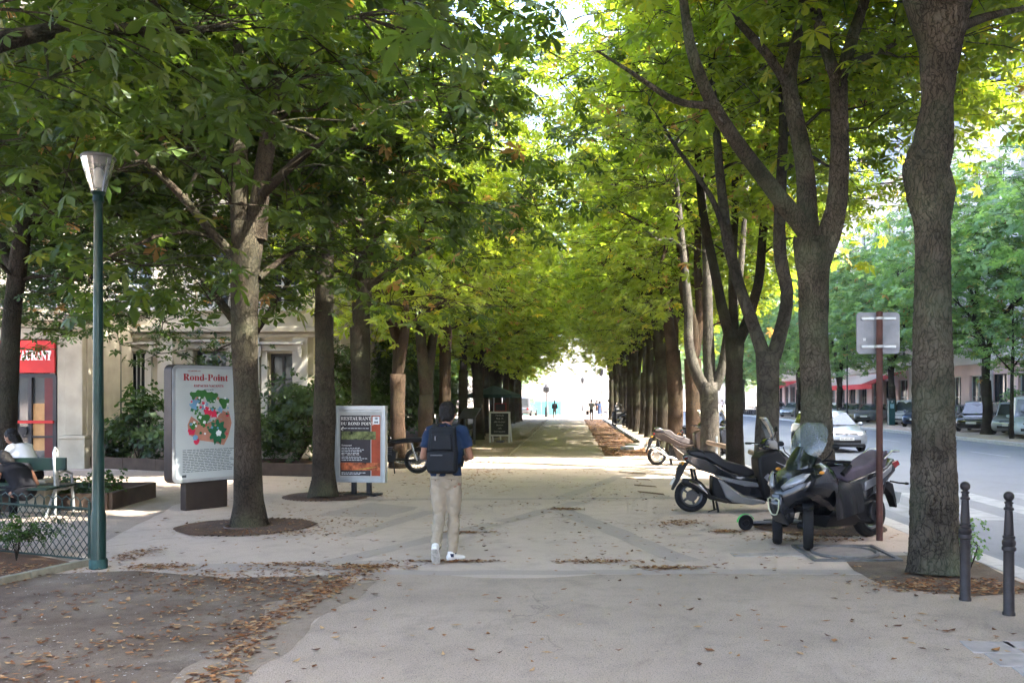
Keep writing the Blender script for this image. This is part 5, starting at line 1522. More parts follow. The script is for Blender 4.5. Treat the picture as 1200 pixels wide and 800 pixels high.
for i in range(7):
    x, y = -11 + i * .55, 14.1 + .25 * math.sin(i * 2)
    shrub(x, y, .30, .42, 870 + i, ['ground-cover plant hidden by the far-left trunk', 'ground-cover plant behind the seated people', 'ground-cover plant behind the white T-shirt', 'ground-cover plant behind the bench board', 'ground-cover plant just right of the bench board', 'ground-cover plant midway to the bed corner', 'ground-cover plant at the bed corner by the lamp post'][i], T=T1, n=230, size=(.06, .10), name='ground_cover_plant', group='ground cover by the bench', z0=.12)
for i in range(5):
    t_ = .2 + i * .18
    shrub(-5.3 - 3.4 * t_, 8.95 + 1.2 * t_, .38, .30, 880 + i, 'feathery green plant inside the wire fence, %s from the lamp' % NUM[i], T=T5, n=150, size=(.04, .075), lm=leaf_deep, name='fern', group='plants inside the wire fence', z0=.02)
shrub(4.08, 8.75, .42, .09, 890, 'tuft of weeds growing at the right foot of the thick trunk', T=T1, n=110, size=(.03, .06), lm=leaf_cool, name='weed_tuft', group=None, z0=.0)
for i in range(7):
    shrub(26.0, 38 + i * 3.0, .95, 1.2, 900 + i, 'clipped low hedge section, %s from the camera before the pink front' % NUM[i], T=T1, n=420, size=(.10, .16), name='clipped_hedge', group='clipped hedge across the road', ry=1.5, z0=0)
for i in range(3):
    shrub(26.3, 41 + i * 5, 2.4, 1.0, 910 + i, 'loose bush above the clipped hedge, %s from the camera' % NUM[i], T=T1, n=380, size=(.14, .22), lm=leaf_cool, name='bush', group='bushes across the road', z0=0)
# ------------------------------------------------------------------ scooters and motorcycle
m_tyre = mat('tyre_rubber', (.010, .010, .011), .8, var=.2, vs=20, bump=.3, bs=90)
m_rim = mat('dark_alloy', (.10, .10, .105), .35, .8)
m_silver = mat('silver_plastic', (.22, .225, .235), .32, .5, var=.06)
m_chrome = mat('chrome', (.62, .62, .62), .14, 1.0, var=.05)
m_bp = mat('black_gloss', (.014, .015, .018), .22, var=.15, coat=.6)
m_mb = mat('matt_black_plastic', (.009, .009, .010), .5, var=.15)
m_graph = mat('graphite_paint', (.007, .008, .010), .25, .0, var=.08, coat=.8)
m_seat = mat('seat_vinyl', (.010, .010, .012), .4, var=.15, bump=.15, bs=70)
m_red = mat('red_lens', (.16, .006, .006), .2, coat=.5)
m_amber = mat('amber_lens', (.6, .25, .03), .25)
m_lens = mat('clear_lens', (.22, .23, .25), .08, .3, coat=1.0)
m_screen = glass_mat('windscreen', (.72, .86, .88), .62, .05)
m_smoke = glass_mat('smoked_screen', (.05, .07, .06), .35, .06)
m_cargl = mat('car_glass', (.05, .06, .065), .05, var=.1, spec=1.0, coat=.5)

def wheel(parent, c, R_, tw_=.055, spokes=5, axis='y', rz=0.0, rimm=None, hub=.05, rot=0.0, name='wheel', disc=True):
    """a wheel empty: tyre, rim with spokes"""
    o = MB()
    rr_ = R_ - tw_ * 1.55
    o.lathe([(rr_ + .008, -tw_ * .75), (rr_, -tw_ * .8), (rr_ - .02, -tw_ * .6), (rr_ - .022, tw_ * .6), (rr_, tw_ * .8), (rr_ + .008, tw_ * .75)], (0, 0, 0), 'y', 28, cap=False)
    for k in range(spokes):
        a = 2 * math.pi * k / spokes + rot
        o.box((math.cos(a) * rr_ / 2, 0, math.sin(a) * rr_ / 2), (rr_ - .005, .028, .034 if spokes < 8 else .008), rot=Matrix.Rotation(-a, 3, 'Y'))
    o.lathe([(hub, -tw_), (hub + .008, -tw_ * .5), (hub + .008, tw_ * .5), (hub, tw_)], (0, 0, 0), 'y', 16)
    if disc: o.lathe([(R_ * .34, -tw_ * .95), (R_ * .34, -tw_ * .85)], (0, 0, 0), 'y', 24)
    w_ = o.build(name, rimm or m_rim, parent)
    w_.location = c; w_.rotation_euler = (0, 0, rz)
    t = MB()
    sec = [(rr_, -tw_ * .7), (rr_ + tw_ * .5, -tw_ * 1.0), (R_ - tw_ * .45, -tw_ * .95), (R_ - tw_ * .12, -tw_ * .6), (R_, 0), (R_ - tw_ * .12, tw_ * .6), (R_ - tw_ * .45, tw_ * .95), (rr_ + tw_ * .5, tw_ * 1.0), (rr_, tw_ * .7)]
    t.lathe(sec, (0, 0, 0), 'y', 36, cap=False)
    t.build('tyre', m_tyre, w_)
    return w_
def mirror_pair(parent, x, z, y=.28, s_=1.0):
    for sg_ in (-1, 1):
        b = MB(); b.tube([(x, sg_ * .14, z - .16), (x + .02, sg_ * (y - .05), z - .04), (x, sg_ * y, z)], .007, 6)
        b.ball((x, sg_ * (y + .03), z + .02), (.02, .07 * s_, .045 * s_), 12, 8); b.build('mirror', m_mb, parent)
def bars(parent, x, z, w_=.36, back=.12):
    for sg_ in (-1, 1):
        b = MB(); b.tube([(x, 0, z), (x - .02, sg_ * .16, z + .03), (x - back, sg_ * w_, z + .02)], .012, 8)
        b.tube([(x - back * .7, sg_ * w_ * .72, z + .022), (x - back * 1.02, sg_ * (w_ + .02), z + .018)], .018, 8)
        b.build('handlebar', m_mb, parent)
        MB().tube([(x - back * .3, sg_ * w_ * .65, z + .01), (x + .03, sg_ * w_ * .85, z - .0), (x + .0, sg_ * (w_ + .02), z - .005)], .006, 6).build('brake_lever', m_chrome, parent)

def q_(cx, cz, h): return ((cx - 166) * .002338, (677 - cz) * .002338, h)
def maxi(loc, rz, lab, body, side, seat, screen=True, exh=None, cover=True, steer=.0, fancy=True):
    o = thing('scooter', loc, rz, lab, 'scooter', 'scooters parked by the roadside trunks')
    wheel(o, (0, 0, .262), .262, .062, 5, rimm=m_rim if body is not m_brown else m_chrome)
    wheel(o, (1.50, 0, .262), .262, .055, 5, rz=steer)
    # seat
    MB().slab([q_(140, 268, .06), q_(200, 262, .10), q_(318, 274, .13), q_(372, 322, .15), q_(440, 343, .155), q_(520, 366, .14), q_(582, 398, .11), q_(588, 432, .11), q_(520, 438, .16), q_(430, 415, .165), q_(330, 368, .15), q_(250, 318, .13), q_(150, 296, .08)]).build('seat', seat, o, bevel=.03, seg=3)
    # tail and side body
    MB().slab([q_(105, 300, .05), q_(150, 290, .09), q_(250, 318, .15), q_(330, 366, .175), q_(430, 415, .185), q_(520, 438, .19), q_(592, 436, .19), q_(598, 478, .2), q_(500, 462, .2), q_(420, 448, .19), q_(330, 430, .17), q_(210, 392, .13), q_(115, 330, .07)]).build('tail_fairing', body, o, bevel=.022, seg=3)
    MB().slab([q_(335, 432, .178), q_(430, 452, .2), q_(595, 480, .208), q_(600, 505, .208), q_(510, 500, .205), q_(400, 470, .19), q_(350, 452, .18)]).build('side_trim', side, o, bevel=.01)
    MB().slab([q_(350, 454, .17), q_(400, 472, .19), q_(600, 508, .2), q_(640, 580, .2), q_(500, 560, .2), q_(420, 505, .19)]).build('side_panel', m_bp, o, bevel=.012)
    MB().slab([q_(330, 450, .165), q_(380, 480, .19), q_(430, 520, .205), q_(490, 566, .21), q_(640, 596, .215), q_(648, 612, .2), q_(560, 625, .19), q_(430, 606, .185), q_(385, 575, .18), q_(355, 500, .17)]).build('lower_fairing', side, o, bevel=.014)
    MB().slab([q_(300, 430, .13), q_(350, 455, .14), q_(400, 560, .15), q_(660, 598, .16), q_(655, 622, .14), q_(420, 618, .14), q_(330, 600, .12), q_(300, 540, .12)]).build('engine_block', m_mb, o, bevel=.02)
    # swing arm, exhaust, mudguard
    MB().tube([q_(166, 562, 0)[:1] + (.11,) + q_(166, 562, 0)[1:2], (q_(260, 545, 0)[0], .12, q_(260, 545, 0)[1]), (q_(360, 560, 0)[0], .12, q_(360, 560, 0)[1])], [.05, .06, .05], 8).build('swing_arm', m_mb, o)
    e = [(92, 462, .045), (110, 468, .062), (180, 492, .066), (240, 528, .058), (280, 572, .035), (390, 604, .022)]
    MB().tube([(q_(a, c, 0)[0], -.17, q_(a, c, 0)[1]) for a, c, _ in e], [(r_, r_) for *_, r_ in e], 14).build('exhaust', exh or m_mb, o)
    MB().tube([(q_(130, 462, 0)[0], -.235, q_(130, 462, 0)[1]), (q_(200, 492, 0)[0], -.24, q_(200, 492, 0)[1]), (q_(255, 545, 0)[0], -.225, q_(255, 545, 0)[1])], [.012, .03, .008], 8).build('heat_shield', m_chrome if exh is None else exh, o)
    MB().slab([q_(120, 345, .05), q_(150, 345, .05), q_(120, 390, .055), q_(80, 470, .06), q_(42, 530, .05), q_(32, 526, .04), q_(60, 450, .05), q_(72, 378, .04), q_(90, 360, .05)]).build('mudguard', m_mb, o, bevel=.006)
    MB().box((q_(50, 470, 0)[0] - .02, 0, q_(50, 470, 0)[1]), (.006, .17, .13), rot=Matrix.Rotation(R(28), 3, 'Y')).build('number_plate', mat('plate_white', (.62, .62, .6), .5), o, smooth=0)
    for sg_ in (-1, 1):
        MB().tube([(q_(175, 390, 0)[0], sg_ * .12, q_(175, 390, 0)[1]), (q_(205, 520, 0)[0], sg_ * .13, q_(205, 520, 0)[1])], .022, 8).build('shock_absorber', m_mb, o)
        b = MB(); b.ball((q_(128, 318, 0)[0], sg_ * .06, q_(128, 318, 0)[1]), (.03, .045, .022), 10, 6); b.build('tail_light', m_red, o)
        MB().tube([(q_(115, 345, 0)[0], sg_ * .05, q_(115, 345, 0)[1]), (q_(105, 355, 0)[0] - .02, sg_ * .13, q_(105, 355, 0)[1])], .012, 6).build('indicator', m_amber, o)
        b = MB(); b.tube([(q_(250, 285, 0)[0], sg_ * .13, q_(250, 285, 0)[1]), (q_(190, 262, 0)[0], sg_ * .13, q_(190, 262, 0)[1] + .03), (q_(145, 262, 0)[0], sg_ * .10, q_(145, 262, 0)[1] + .02), (q_(140, 275, 0)[0], 0, q_(140, 275, 0)[1])], .011, 6); b.build('grab_rail', m_mb if fancy else m_chrome, o)
    # main stand
    b = MB(); b.tube([(q_(325, 600, 0)[0], -.10, q_(325, 600, 0)[1]), (q_(338, 680, 0)[0], -.13, .01)], .018, 6); b.tube([(q_(325, 600, 0)[0], .10, q_(325, 600, 0)[1]), (q_(338, 680, 0)[0], .13, .01)], .018, 6)
    b.tube([(q_(330, 650, 0)[0], -.12, q_(330, 650, 0)[1]), (q_(265, 668, 0)[0], -.15, q_(265, 668, 0)[1])], .009, 6); b.build('stand', m_mb, o)
    # leg shield with weather cover, nose, instruments
    MB().slab([q_(592, 318, .2), q_(622, 292, .22), q_(740, 262, .2), q_(790, 330, .22), q_(775, 430, .24), q_(730, 540, .22), q_(668, 612, .2), q_(640, 585, .22), q_(606, 450, .25)]).build('leg_cover' if cover else 'leg_shield', m_mb if cover else body, o, bevel=.035, seg=3)
    if cover:
        MB().box((q_(655, 440, 0)[0], -.262, q_(655, 440, 0)[1]), (.09, .004, .09), rot=Matrix.Rotation(R(45), 3, 'Y')).build('emblem', m_silver, o, smooth=0)
    MB().slab([q_(700, 275, .13), q_(760, 262, .14), q_(830, 330, .15), q_(880, 420, .12), q_(890, 470, .06), q_(860, 480, .10), q_(800, 500, .17), q_(740, 560, .15), q_(720, 430, .17)]).build('nose_fairing', body, o, bevel=.03, seg=3)
    for sg_ in (-1, 1):
        b = MB(); b.ball((q_(850, 405, 0)[0], sg_ * .085, q_(850, 405, 0)[1]), (.06, .05, .035), 12, 8); b.build('headlight', m_lens, o)
        MB().tube([(q_(790, 470, 0)[0], sg_ * .085, q_(790, 470, 0)[1]), (1.50, sg_ * .085, .262)], .022, 8).build('fork_leg', m_mb, o)
        MB().tube([(q_(690, 330, 0)[0], sg_ * .215, q_(690, 330, 0)[1]), (q_(770, 365, 0)[0], sg_ * .225, q_(770, 365, 0)[1])], .010, 6).build('trim_strip', m_silver, o)
    MB().slab([(1.26, .36, .06), (1.36, .50, .07), (1.52, .56, .07), (1.70, .46, .06), (1.76, .36, .05), (1.70, .42, .065), (1.52, .51, .075), (1.38, .46, .07)]).build('front_mudguard', body, o, bevel=.008)
    MB().slab([q_(640, 262, .12), q_(645, 225, .12), q_(668, 190, .11), q_(712, 178, .11), q_(745, 210, .12), q_(752, 262, .13)]).build('instrument_pod', m_bp, o, bevel=.02)
    bars(o, q_(650, 236, 0)[0], q_(650, 236, 0)[1], .34, .16)
    mirror_pair(o, q_(690, 150, 0)[0] + .02, q_(690, 120, 0)[1] - .02, .30)
    if screen:
        pts = [(q_(742, 200, 0), .16), (q_(735, 165, 0), .19), (q_(715, 110, 0), .18), (q_(690, 60, 0), .12), (q_(676, 48, 0), .05)]
        b = MB(); vs = []
        for (x, z, _), w_ in pts:
            for k in range(9):
                t_ = (k - 4) / 4
                vs.append((x - .10 * t_ * t_, w_ * t_, z))
        b.add(vs, [(i * 9 + k, i * 9 + k + 1, (i + 1) * 9 + k + 1, (i + 1) * 9 + k) for i in range(4) for k in range(8)])
        b.build('windscreen', glass_mat('pale_screen', (.72, .76, .78), .35, .1), o)
    return o
m_brown = mat('brown_metallic', (.038, .027, .022), .35, .4, var=.1, coat=.4)
m_gseat = mat('grey_seat', (.065, .056, .056), .6, var=.2)
maxi((1.86, 13.30, 0), R(4), 'black maxi scooter with silver lower fairing, standing side-on beside the green wheel', m_graph, m_silver, m_seat, steer=.3)
s3 = maxi((2.27, 22.75, 0), R(2), 'brown metallic scooter with pale seat and big silver exhaust, sunlit by the far leaf drift', m_brown, m_brown, m_gseat, exh=m_chrome, cover=False, fancy=False)
s3.scale = (.98, .98, 1.0)
maxi((3.25, 24.6, 0), R(12), 'dark scooter tucked behind the brown one between the roadside trunks', m_bp, m_graph, m_seat, cover=False)
maxi((3.42, 51.2, .10), R(122), 'black and white scooter parked at the raised bed far down the avenue', m_bp, mat('white_plastic', (.6, .6, .6), .3), m_seat, cover=True)

# three-wheeled scooter
TW = thing('three_wheeled_scooter', (3.80, 10.93, 0), R(-90 - 56), 'black three-wheeled scooter with tall clear windscreen, lap cover and mauve seat cloth', 'scooter')
o = TW
wheel(o, (0, 0, .29), .29, .07, 5)
for sg_ in (-1, 1):
    w_ = wheel(o, (1.42, sg_ * .235, .255), .255, .058, 5, rz=.72)
    sp_ = [(.255 + .035) * 1.0]
    b = MB(); pts = []
    for k in range(7):
        a = R(52 + k * 16)
        pts.append((math.cos(a) * .285, 0, math.sin(a) * .285))
    mg = MB(); mg.tube(pts, [(.015, .05)] + [(.02, .072)] * 5 + [(.015, .05)], 10, side=(0, 0, 1)); g_ = mg.build('front_mudguard', m_graph, o); g_.location = (1.42, sg_ * .235, .255); g_.rotation_euler = (0, 0, .72)
    MB().tube([(1.40, sg_ * .16, .26), (1.34, sg_ * .13, .50), (1.28, sg_ * .10, .66)], .032, 8).build('suspension_arm', m_mb, o)
    MB().tube([(1.42, sg_ * .10, .27), (1.40, sg_ * .235, .262)], .045, 8).build('axle', m_mb, o)
MB().box((1.33, 0, .46), (.16, .30, .07)).build('parallelogram_arm', m_mb, o, bevel=.01)
# front fairing: lofted sections, rounded
def sec(x, w_, zl, zh, pinch=.7, n=18, p=2.6):
    out = []
    for k in range(n):
        a = 2 * math.pi * k / n
        c, s_ = math.cos(a), math.sin(a)
        yy_ = math.copysign(abs(c) ** (2 / p), c); zz = math.copysign(abs(s_) ** (2 / p), s_)
        t_ = (zz + 1) / 2
        ww = w_ * (pinch + (1 - pinch) * math.sin(math.pi * min(1, t_ * .95 + .05) * .62) ** 1.0) if t_ < .8 else w_ * (pinch + (1 - pinch)) * (1 - (t_ - .8) * 1.1)
        out.append((x, yy_ * ww, zl + (zh - zl) * t_))
    return out
b = MB(); b.loft([sec(1.70, .05, .50, .66), sec(1.67, .12, .44, .74), sec(1.58, .22, .44, .85), sec(1.46, .31, .50, .93), sec(1.30, .36, .50, .99), sec(1.14, .37, .44, 1.03), sec(1.02, .36, .34, 1.0), sec(.96, .32, .32, .92)])
b.build('front_fairing', m_graph, o, smooth=60)
MB().slab([(1.50, .30, .09), (1.60, .28, .10), (1.70, .40, .10), (1.735, .52, .085), (1.70, .66, .07), (1.60, .62, .12), (1.48, .44, .11)]).build('beak', m_bp, o, bevel=.02, seg=3)
b = MB(); ring = [(1.745, -.085, .585), (1.752, -.05, .605), (1.755, 0, .59), (1.752, .05, .605), (1.745, .085, .585), (1.745, .075, .48), (1.735, .04, .415), (1.73, 0, .405), (1.735, -.04, .415), (1.745, -.075, .48), (1.745, -.085, .585)]
b.tube(ring, .008, 6); b.build('grille_rim', mat('pale_olive_trim', (.42, .44, .30), .35, .4), o)
MB().box((1.757, 0, .585), (.01, .045, .03)).build('badge', m_silver, o, bevel=.004)
for sg_ in (-1, 1):
    b = MB(); b.add([(1.665, sg_ * .085, .70), (1.55, sg_ * .235, .82), (1.44, sg_ * .29, .885), (1.50, sg_ * .22, .885), (1.60, sg_ * .13, .825), (1.685, sg_ * .06, .735), (1.64, sg_ * .17, .735), (1.53, sg_ * .265, .80)],
                      [(0, 6, 1, 4, 5), (6, 7, 1), (7, 2, 3, 1), (1, 3, 4)])
    hl = b.build('headlight', m_lens, o); md = hl.modifiers.new('th', 'SOLIDIFY'); md.thickness = .03; md.offset = 0
    MB().ball((1.30, sg_ * .335, .90), (.045, .02, .02), 10, 6).build('indicator', m_amber, o)
# smoked lower screen and tall clear screen
def screen(pts, m, name, curve=.16, n=10, th=.004):
    b = MB(); vs = []
    for x, z, w_ in pts:
        for k in range(n + 1):
            t_ = (k - n / 2) / (n / 2); vs.append((x - curve * t_ * t_, w_ * t_, z))
    b.add(vs, [(i * (n + 1) + k, i * (n + 1) + k + 1, (i + 1) * (n + 1) + k + 1, (i + 1) * (n + 1) + k) for i in range(len(pts) - 1) for k in range(n)])
    return b.build(name, m, o, smooth=80)
screen([(1.50, .90, .18), (1.44, 1.0, .22), (1.36, 1.10, .20), (1.30, 1.19, .15)], m_smoke, 'smoked_deflector')
screen([(1.36, 1.02, .17), (1.32, 1.12, .25), (1.27, 1.24, .275), (1.22, 1.36, .26), (1.18, 1.44, .19), (1.16, 1.475, .08)], m_screen, 'windscreen', .13)
MB().slab([(1.02, .95, .15), (1.08, 1.06, .14), (1.25, 1.08, .13), (1.36, .96, .15), (1.2, .90, .18)]).build('instrument_pod', m_mb, o, bevel=.02)
bars(o, 1.02, .99, .38, .16)
for sg_ in (-1, 1):
    b = MB(); b.tube([(1.14, sg_ * .22, 1.02), (1.17, sg_ * .34, 1.10), (1.16, sg_ * .38, 1.16)], .008, 6); b.ball((1.16, sg_ * .42, 1.20), (.02, .055, .035), 12, 8); b.build('mirror', m_mb, o)
# lap cover: creased fabric draped from the shield to the seat
b = MB(); secs = []
for i in range(15):
    t_ = i / 14; x = 1.08 - .66 * t_
    zt = .92 - .14 * math.sin(math.pi * t_ * .9) + .0 * t_
    zb_ = .32 + .06 * t_; w_ = .355 - .10 * t_
    sq = []
    for k in range(15):
        a = math.pi * k / 14
        y = -math.cos(a); s_ = math.sin(a) ** .55
        cr = .035 * mnoise.noise(Vector((x * 6 + k * .3, k * .35, 1.7))) + .008 * math.sin(x * 22 + k * 1.3)
        sq.append((x, y * (w_ + cr), zb_ + (zt - zb_) * s_ + cr * .5))
    secs.append(sq)
b.loft(secs, closed=False, cap=False)
lc = b.build('lap_cover', mat('cover_fabric', (.008, .008, .010), .42, var=.25, vs=8, bump=.5, bs=25, spec=.25), o, smooth=180)
md = lc.modifiers.new('sub', 'SUBSURF'); md.levels = 1; md.render_levels = 1
# seat wrapped in a mauve cloth, tail, rack
MB().slab([(.72, .80, .14), (.62, .90, .17), (.42, .93, .18), (.22, .94, .17), (-.05, 1.06, .16), (-.22, 1.10, .13), (-.26, 1.03, .13), (-.1, .88, .19), (.3, .80, .2), (.62, .72, .18)]).build('seat_cloth', mat('mauve_cloth', (.085, .070, .09), .75, var=.2, vs=6, bump=.5, bs=22), o, bevel=.045, seg=3)
MB().tube([(.70, -.15, .84), (.58, -.16, .93), (.48, 0, .965), (.58, .16, .93), (.70, .15, .84)], .035, 8).build('cloth_hem', mat('cover_fabric'), o)
MB().slab([(.70, .50, .19), (.66, .74, .2), (.3, .82, .215), (-.1, .90, .2), (-.36, 1.0, .12), (-.42, .95, .10), (-.36, .82, .15), (-.05, .66, .2), (.3, .50, .2)]).build('tail_fairing', m_bp, o, bevel=.03, seg=3)
MB().slab([(.35, .735, .222), (.0, .83, .218), (-.26, .93, .18), (-.22, .84, .19), (.05, .72, .218), (.35, .62, .222)]).build('tail_trim', m_silver, o, bevel=.015)
for sg_ in (-1, 1):
    MB().slab([(-.26, .94, .02), (-.41, .97, .02), (-.45, .91, .02), (-.34, .86, .02)], sg_ * .13).build('tail_light', m_red, o, bevel=.01)
    MB().tube([(-.05, sg_ * .19, 1.0), (-.25, sg_ * .18, 1.10), (-.46, sg_ * .12, 1.08), (-.48, 0, 1.07)], .014, 8).build('rack_rail', m_chrome, o)
    MB().tube([(-.30, sg_ * .10, .70), (-.36, sg_ * .2, .68), (-.38, sg_ * .27, .68)], .012, 6).build('indicator_stalk', m_mb, o)
    MB().ball((-.38, sg_ * .29, .68), (.02, .035, .018), 10, 6).build('rear_indicator', m_mb, o)
    MB().tube([(.05, sg_ * .16, .30), (-.08, sg_ * .17, .72)], .03, 8).build('shock_absorber', m_mb, o)
MB().slab([(.45, .26, .15), (.45, .46, .17), (.1, .5, .16), (-.1, .42, .14), (-.12, .24, .12), (.1, .18, .13)]).build('engine_block', m_mb, o, bevel=.03)
b = MB(); b.lathe([(.001, 0), (.11, 0), (.12, .02), (.12, .05), (.09, .06)], (.12, .16, .36), 'y', 22); b.lathe([(.001, 0), (.05, 0), (.05, .02)], (.12, .225, .36), 'y', 16); b.build('engine_cover', m_rim, o)
MB().tube([(.02, -.22, .33), (-.05, -.22, .36), (-.38, -.22, .48)], [.05, .065, .055], 12).build('exhaust', m_silver, o)
MB().slab([(1.05, .22, .17), (1.05, .36, .24), (.55, .36, .24), (.4, .28, .2), (.45, .2, .15)]).build('footboard', m_mb, o, bevel=.02)
MB().slab([(-.22, .62, .07), (-.30, .70, .08), (-.42, .66, .06), (-.50, .44, .06), (-.53, .34, .05), (-.50, .34, .05), (-.42, .50, .06), (-.3, .58, .08)]).build('rear_mudguard', m_mb, o, bevel=.006)
MB().box((-.53, 0, .47), (.006, .2, .14), rot=Matrix.Rotation(R(-18), 3, 'Y')).build('number_plate', mat('plate_white'), o, smooth=0)

# motorcycle behind the framed board
MC = thing('motorcycle', (-3.66, 20.25, 0), R(183), 'classic black motorcycle with long seat and chrome exhaust, half hidden by the framed board', 'motorcycle')
o = MC
wheel(o, (0, 0, .31), .31, .06, 16, rimm=m_rim); wheel(o, (1.42, 0, .31), .31, .05, 16, rimm=m_rim, rz=.15)
MB().slab([(-.36, .78, .10), (-.32, .86, .12), (.30, .84, .13), (.62, .80, .10), (.62, .74, .10), (.2, .74, .13), (-.26, .77, .11)]).build('seat', m_seat, o, bevel=.025, seg=3)
MB().slab([(.60, .78, .08), (.66, .92, .12), (.86, 1.0, .14), (1.08, .94, .12), (1.14, .82, .08), (.9, .76, .1)]).build('fuel_tank', m_bp, o, bevel=.05, seg=3)
MB().slab([(.5, .28, .12), (.48, .5, .13), (.62, .62, .1), (.9, .64, .1), (1.0, .46, .12), (.95, .26, .11)]).build('engine', m_mb, o, bevel=.02)
for k in range(5): MB().box((.74, 0, .46 + k * .04), (.3, .3, .012)).build('cooling_fin', m_rim, o, smooth=0)
b = MB(); b.tube([(.62, -.15, .42), (.55, -.17, .26), (.3, -.18, .24), (-.30, -.19, .32)], [.022, .024, .045, .05], 12); b.build('exhaust', m_chrome, o)
for sg_ in (-1, 1):
    MB().tube([(0, sg_ * .1, .31), (.14, sg_ * .11, .72)], .026, 10).build('shock_absorber', m_chrome, o)
    MB().tube([(0, sg_ * .09, .31), (.52, sg_ * .1, .34)], .022, 8).build('swing_arm', m_mb, o)
    MB().tube([(1.42, sg_ * .09, .31), (1.14, sg_ * .09, .98)], .022, 8).build('fork_leg', m_chrome, o)
    MB().tube([(-.25, sg_ * .12, .78), (.5, sg_ * .12, .72), (1.1, sg_ * .05, .85)], .016, 6).build('frame_tube', m_mb, o)
b = MB(); pts = [(math.cos(R(a)) * .345, 0, .31 + math.sin(R(a)) * .345) for a in range(40, 170, 18)]
b.tube(pts, [(.008, .07)] * len(pts), 8, side=(0, 0, 1)); b.build('rear_mudguard', m_bp, o)
MB().ball((-.33, 0, .66), (.04, .05, .035), 10, 6).build('tail_light', m_red, o)
MB().lathe([(.03, -.09), (.085, -.05), (.095, .03), (.09, .045), (.001, .05)], (1.28, 0, .92), 'x', 16).build('headlight', m_chrome, o)
bars(o, 1.12, 1.04, .36, .15); mirror_pair(o, 1.05, 1.28, .3)
MB().tube([(.55, .1, .3), (.5, .24, .02)], .014, 6).build('stand', m_mb, o)
MB().tube([(.1, -.1, .5), (.35, -.12, .3), (.4, -.14, .3)], .02, 6).build('linkage', m_chrome, o)

# kick scooter lying behind the front wheels
ks = thing('kick_scooter', (2.33, 11.42, 0), R(6), 'electric kick scooter lying on its side, its wheel under a bright green mudguard', 'kick scooter')
w_ = wheel(ks, (0, 0, .105), .105, .024, 6, rz=.15, rimm=m_mb, hub=.04)
pts = [(math.cos(R(a)) * .118, 0, .105 + math.sin(R(a)) * .118) for a in range(25, 190, 15)]
b = MB(); b.tube(pts, [(.004, .034)] * len(pts), 8, side=(0, 0, 1)); b.build('mudguard', mat('bright_green', (.05, .55, .12), .35, coat=.3), ks)
MB().tube([(.0, .03, .105), (.25, .05, .10), (1.15, .12, .09)], [.02, .022, .022], 10).build('steering_column', m_silver, ks)
MB().box((.75, .42, .06), (.7, .16, .04), rot=.12).build('deck', m_mb, ks, bevel=.01)
MB().tube([(1.15, -.12, .08), (1.15, .36, .10)], .015, 8).build('handlebar', m_mb, ks)
MB().tube([(.1, .05, .08), (.3, .28, .05), (.45, .4, .05)], .025, 8).build('neck', m_mb, ks)

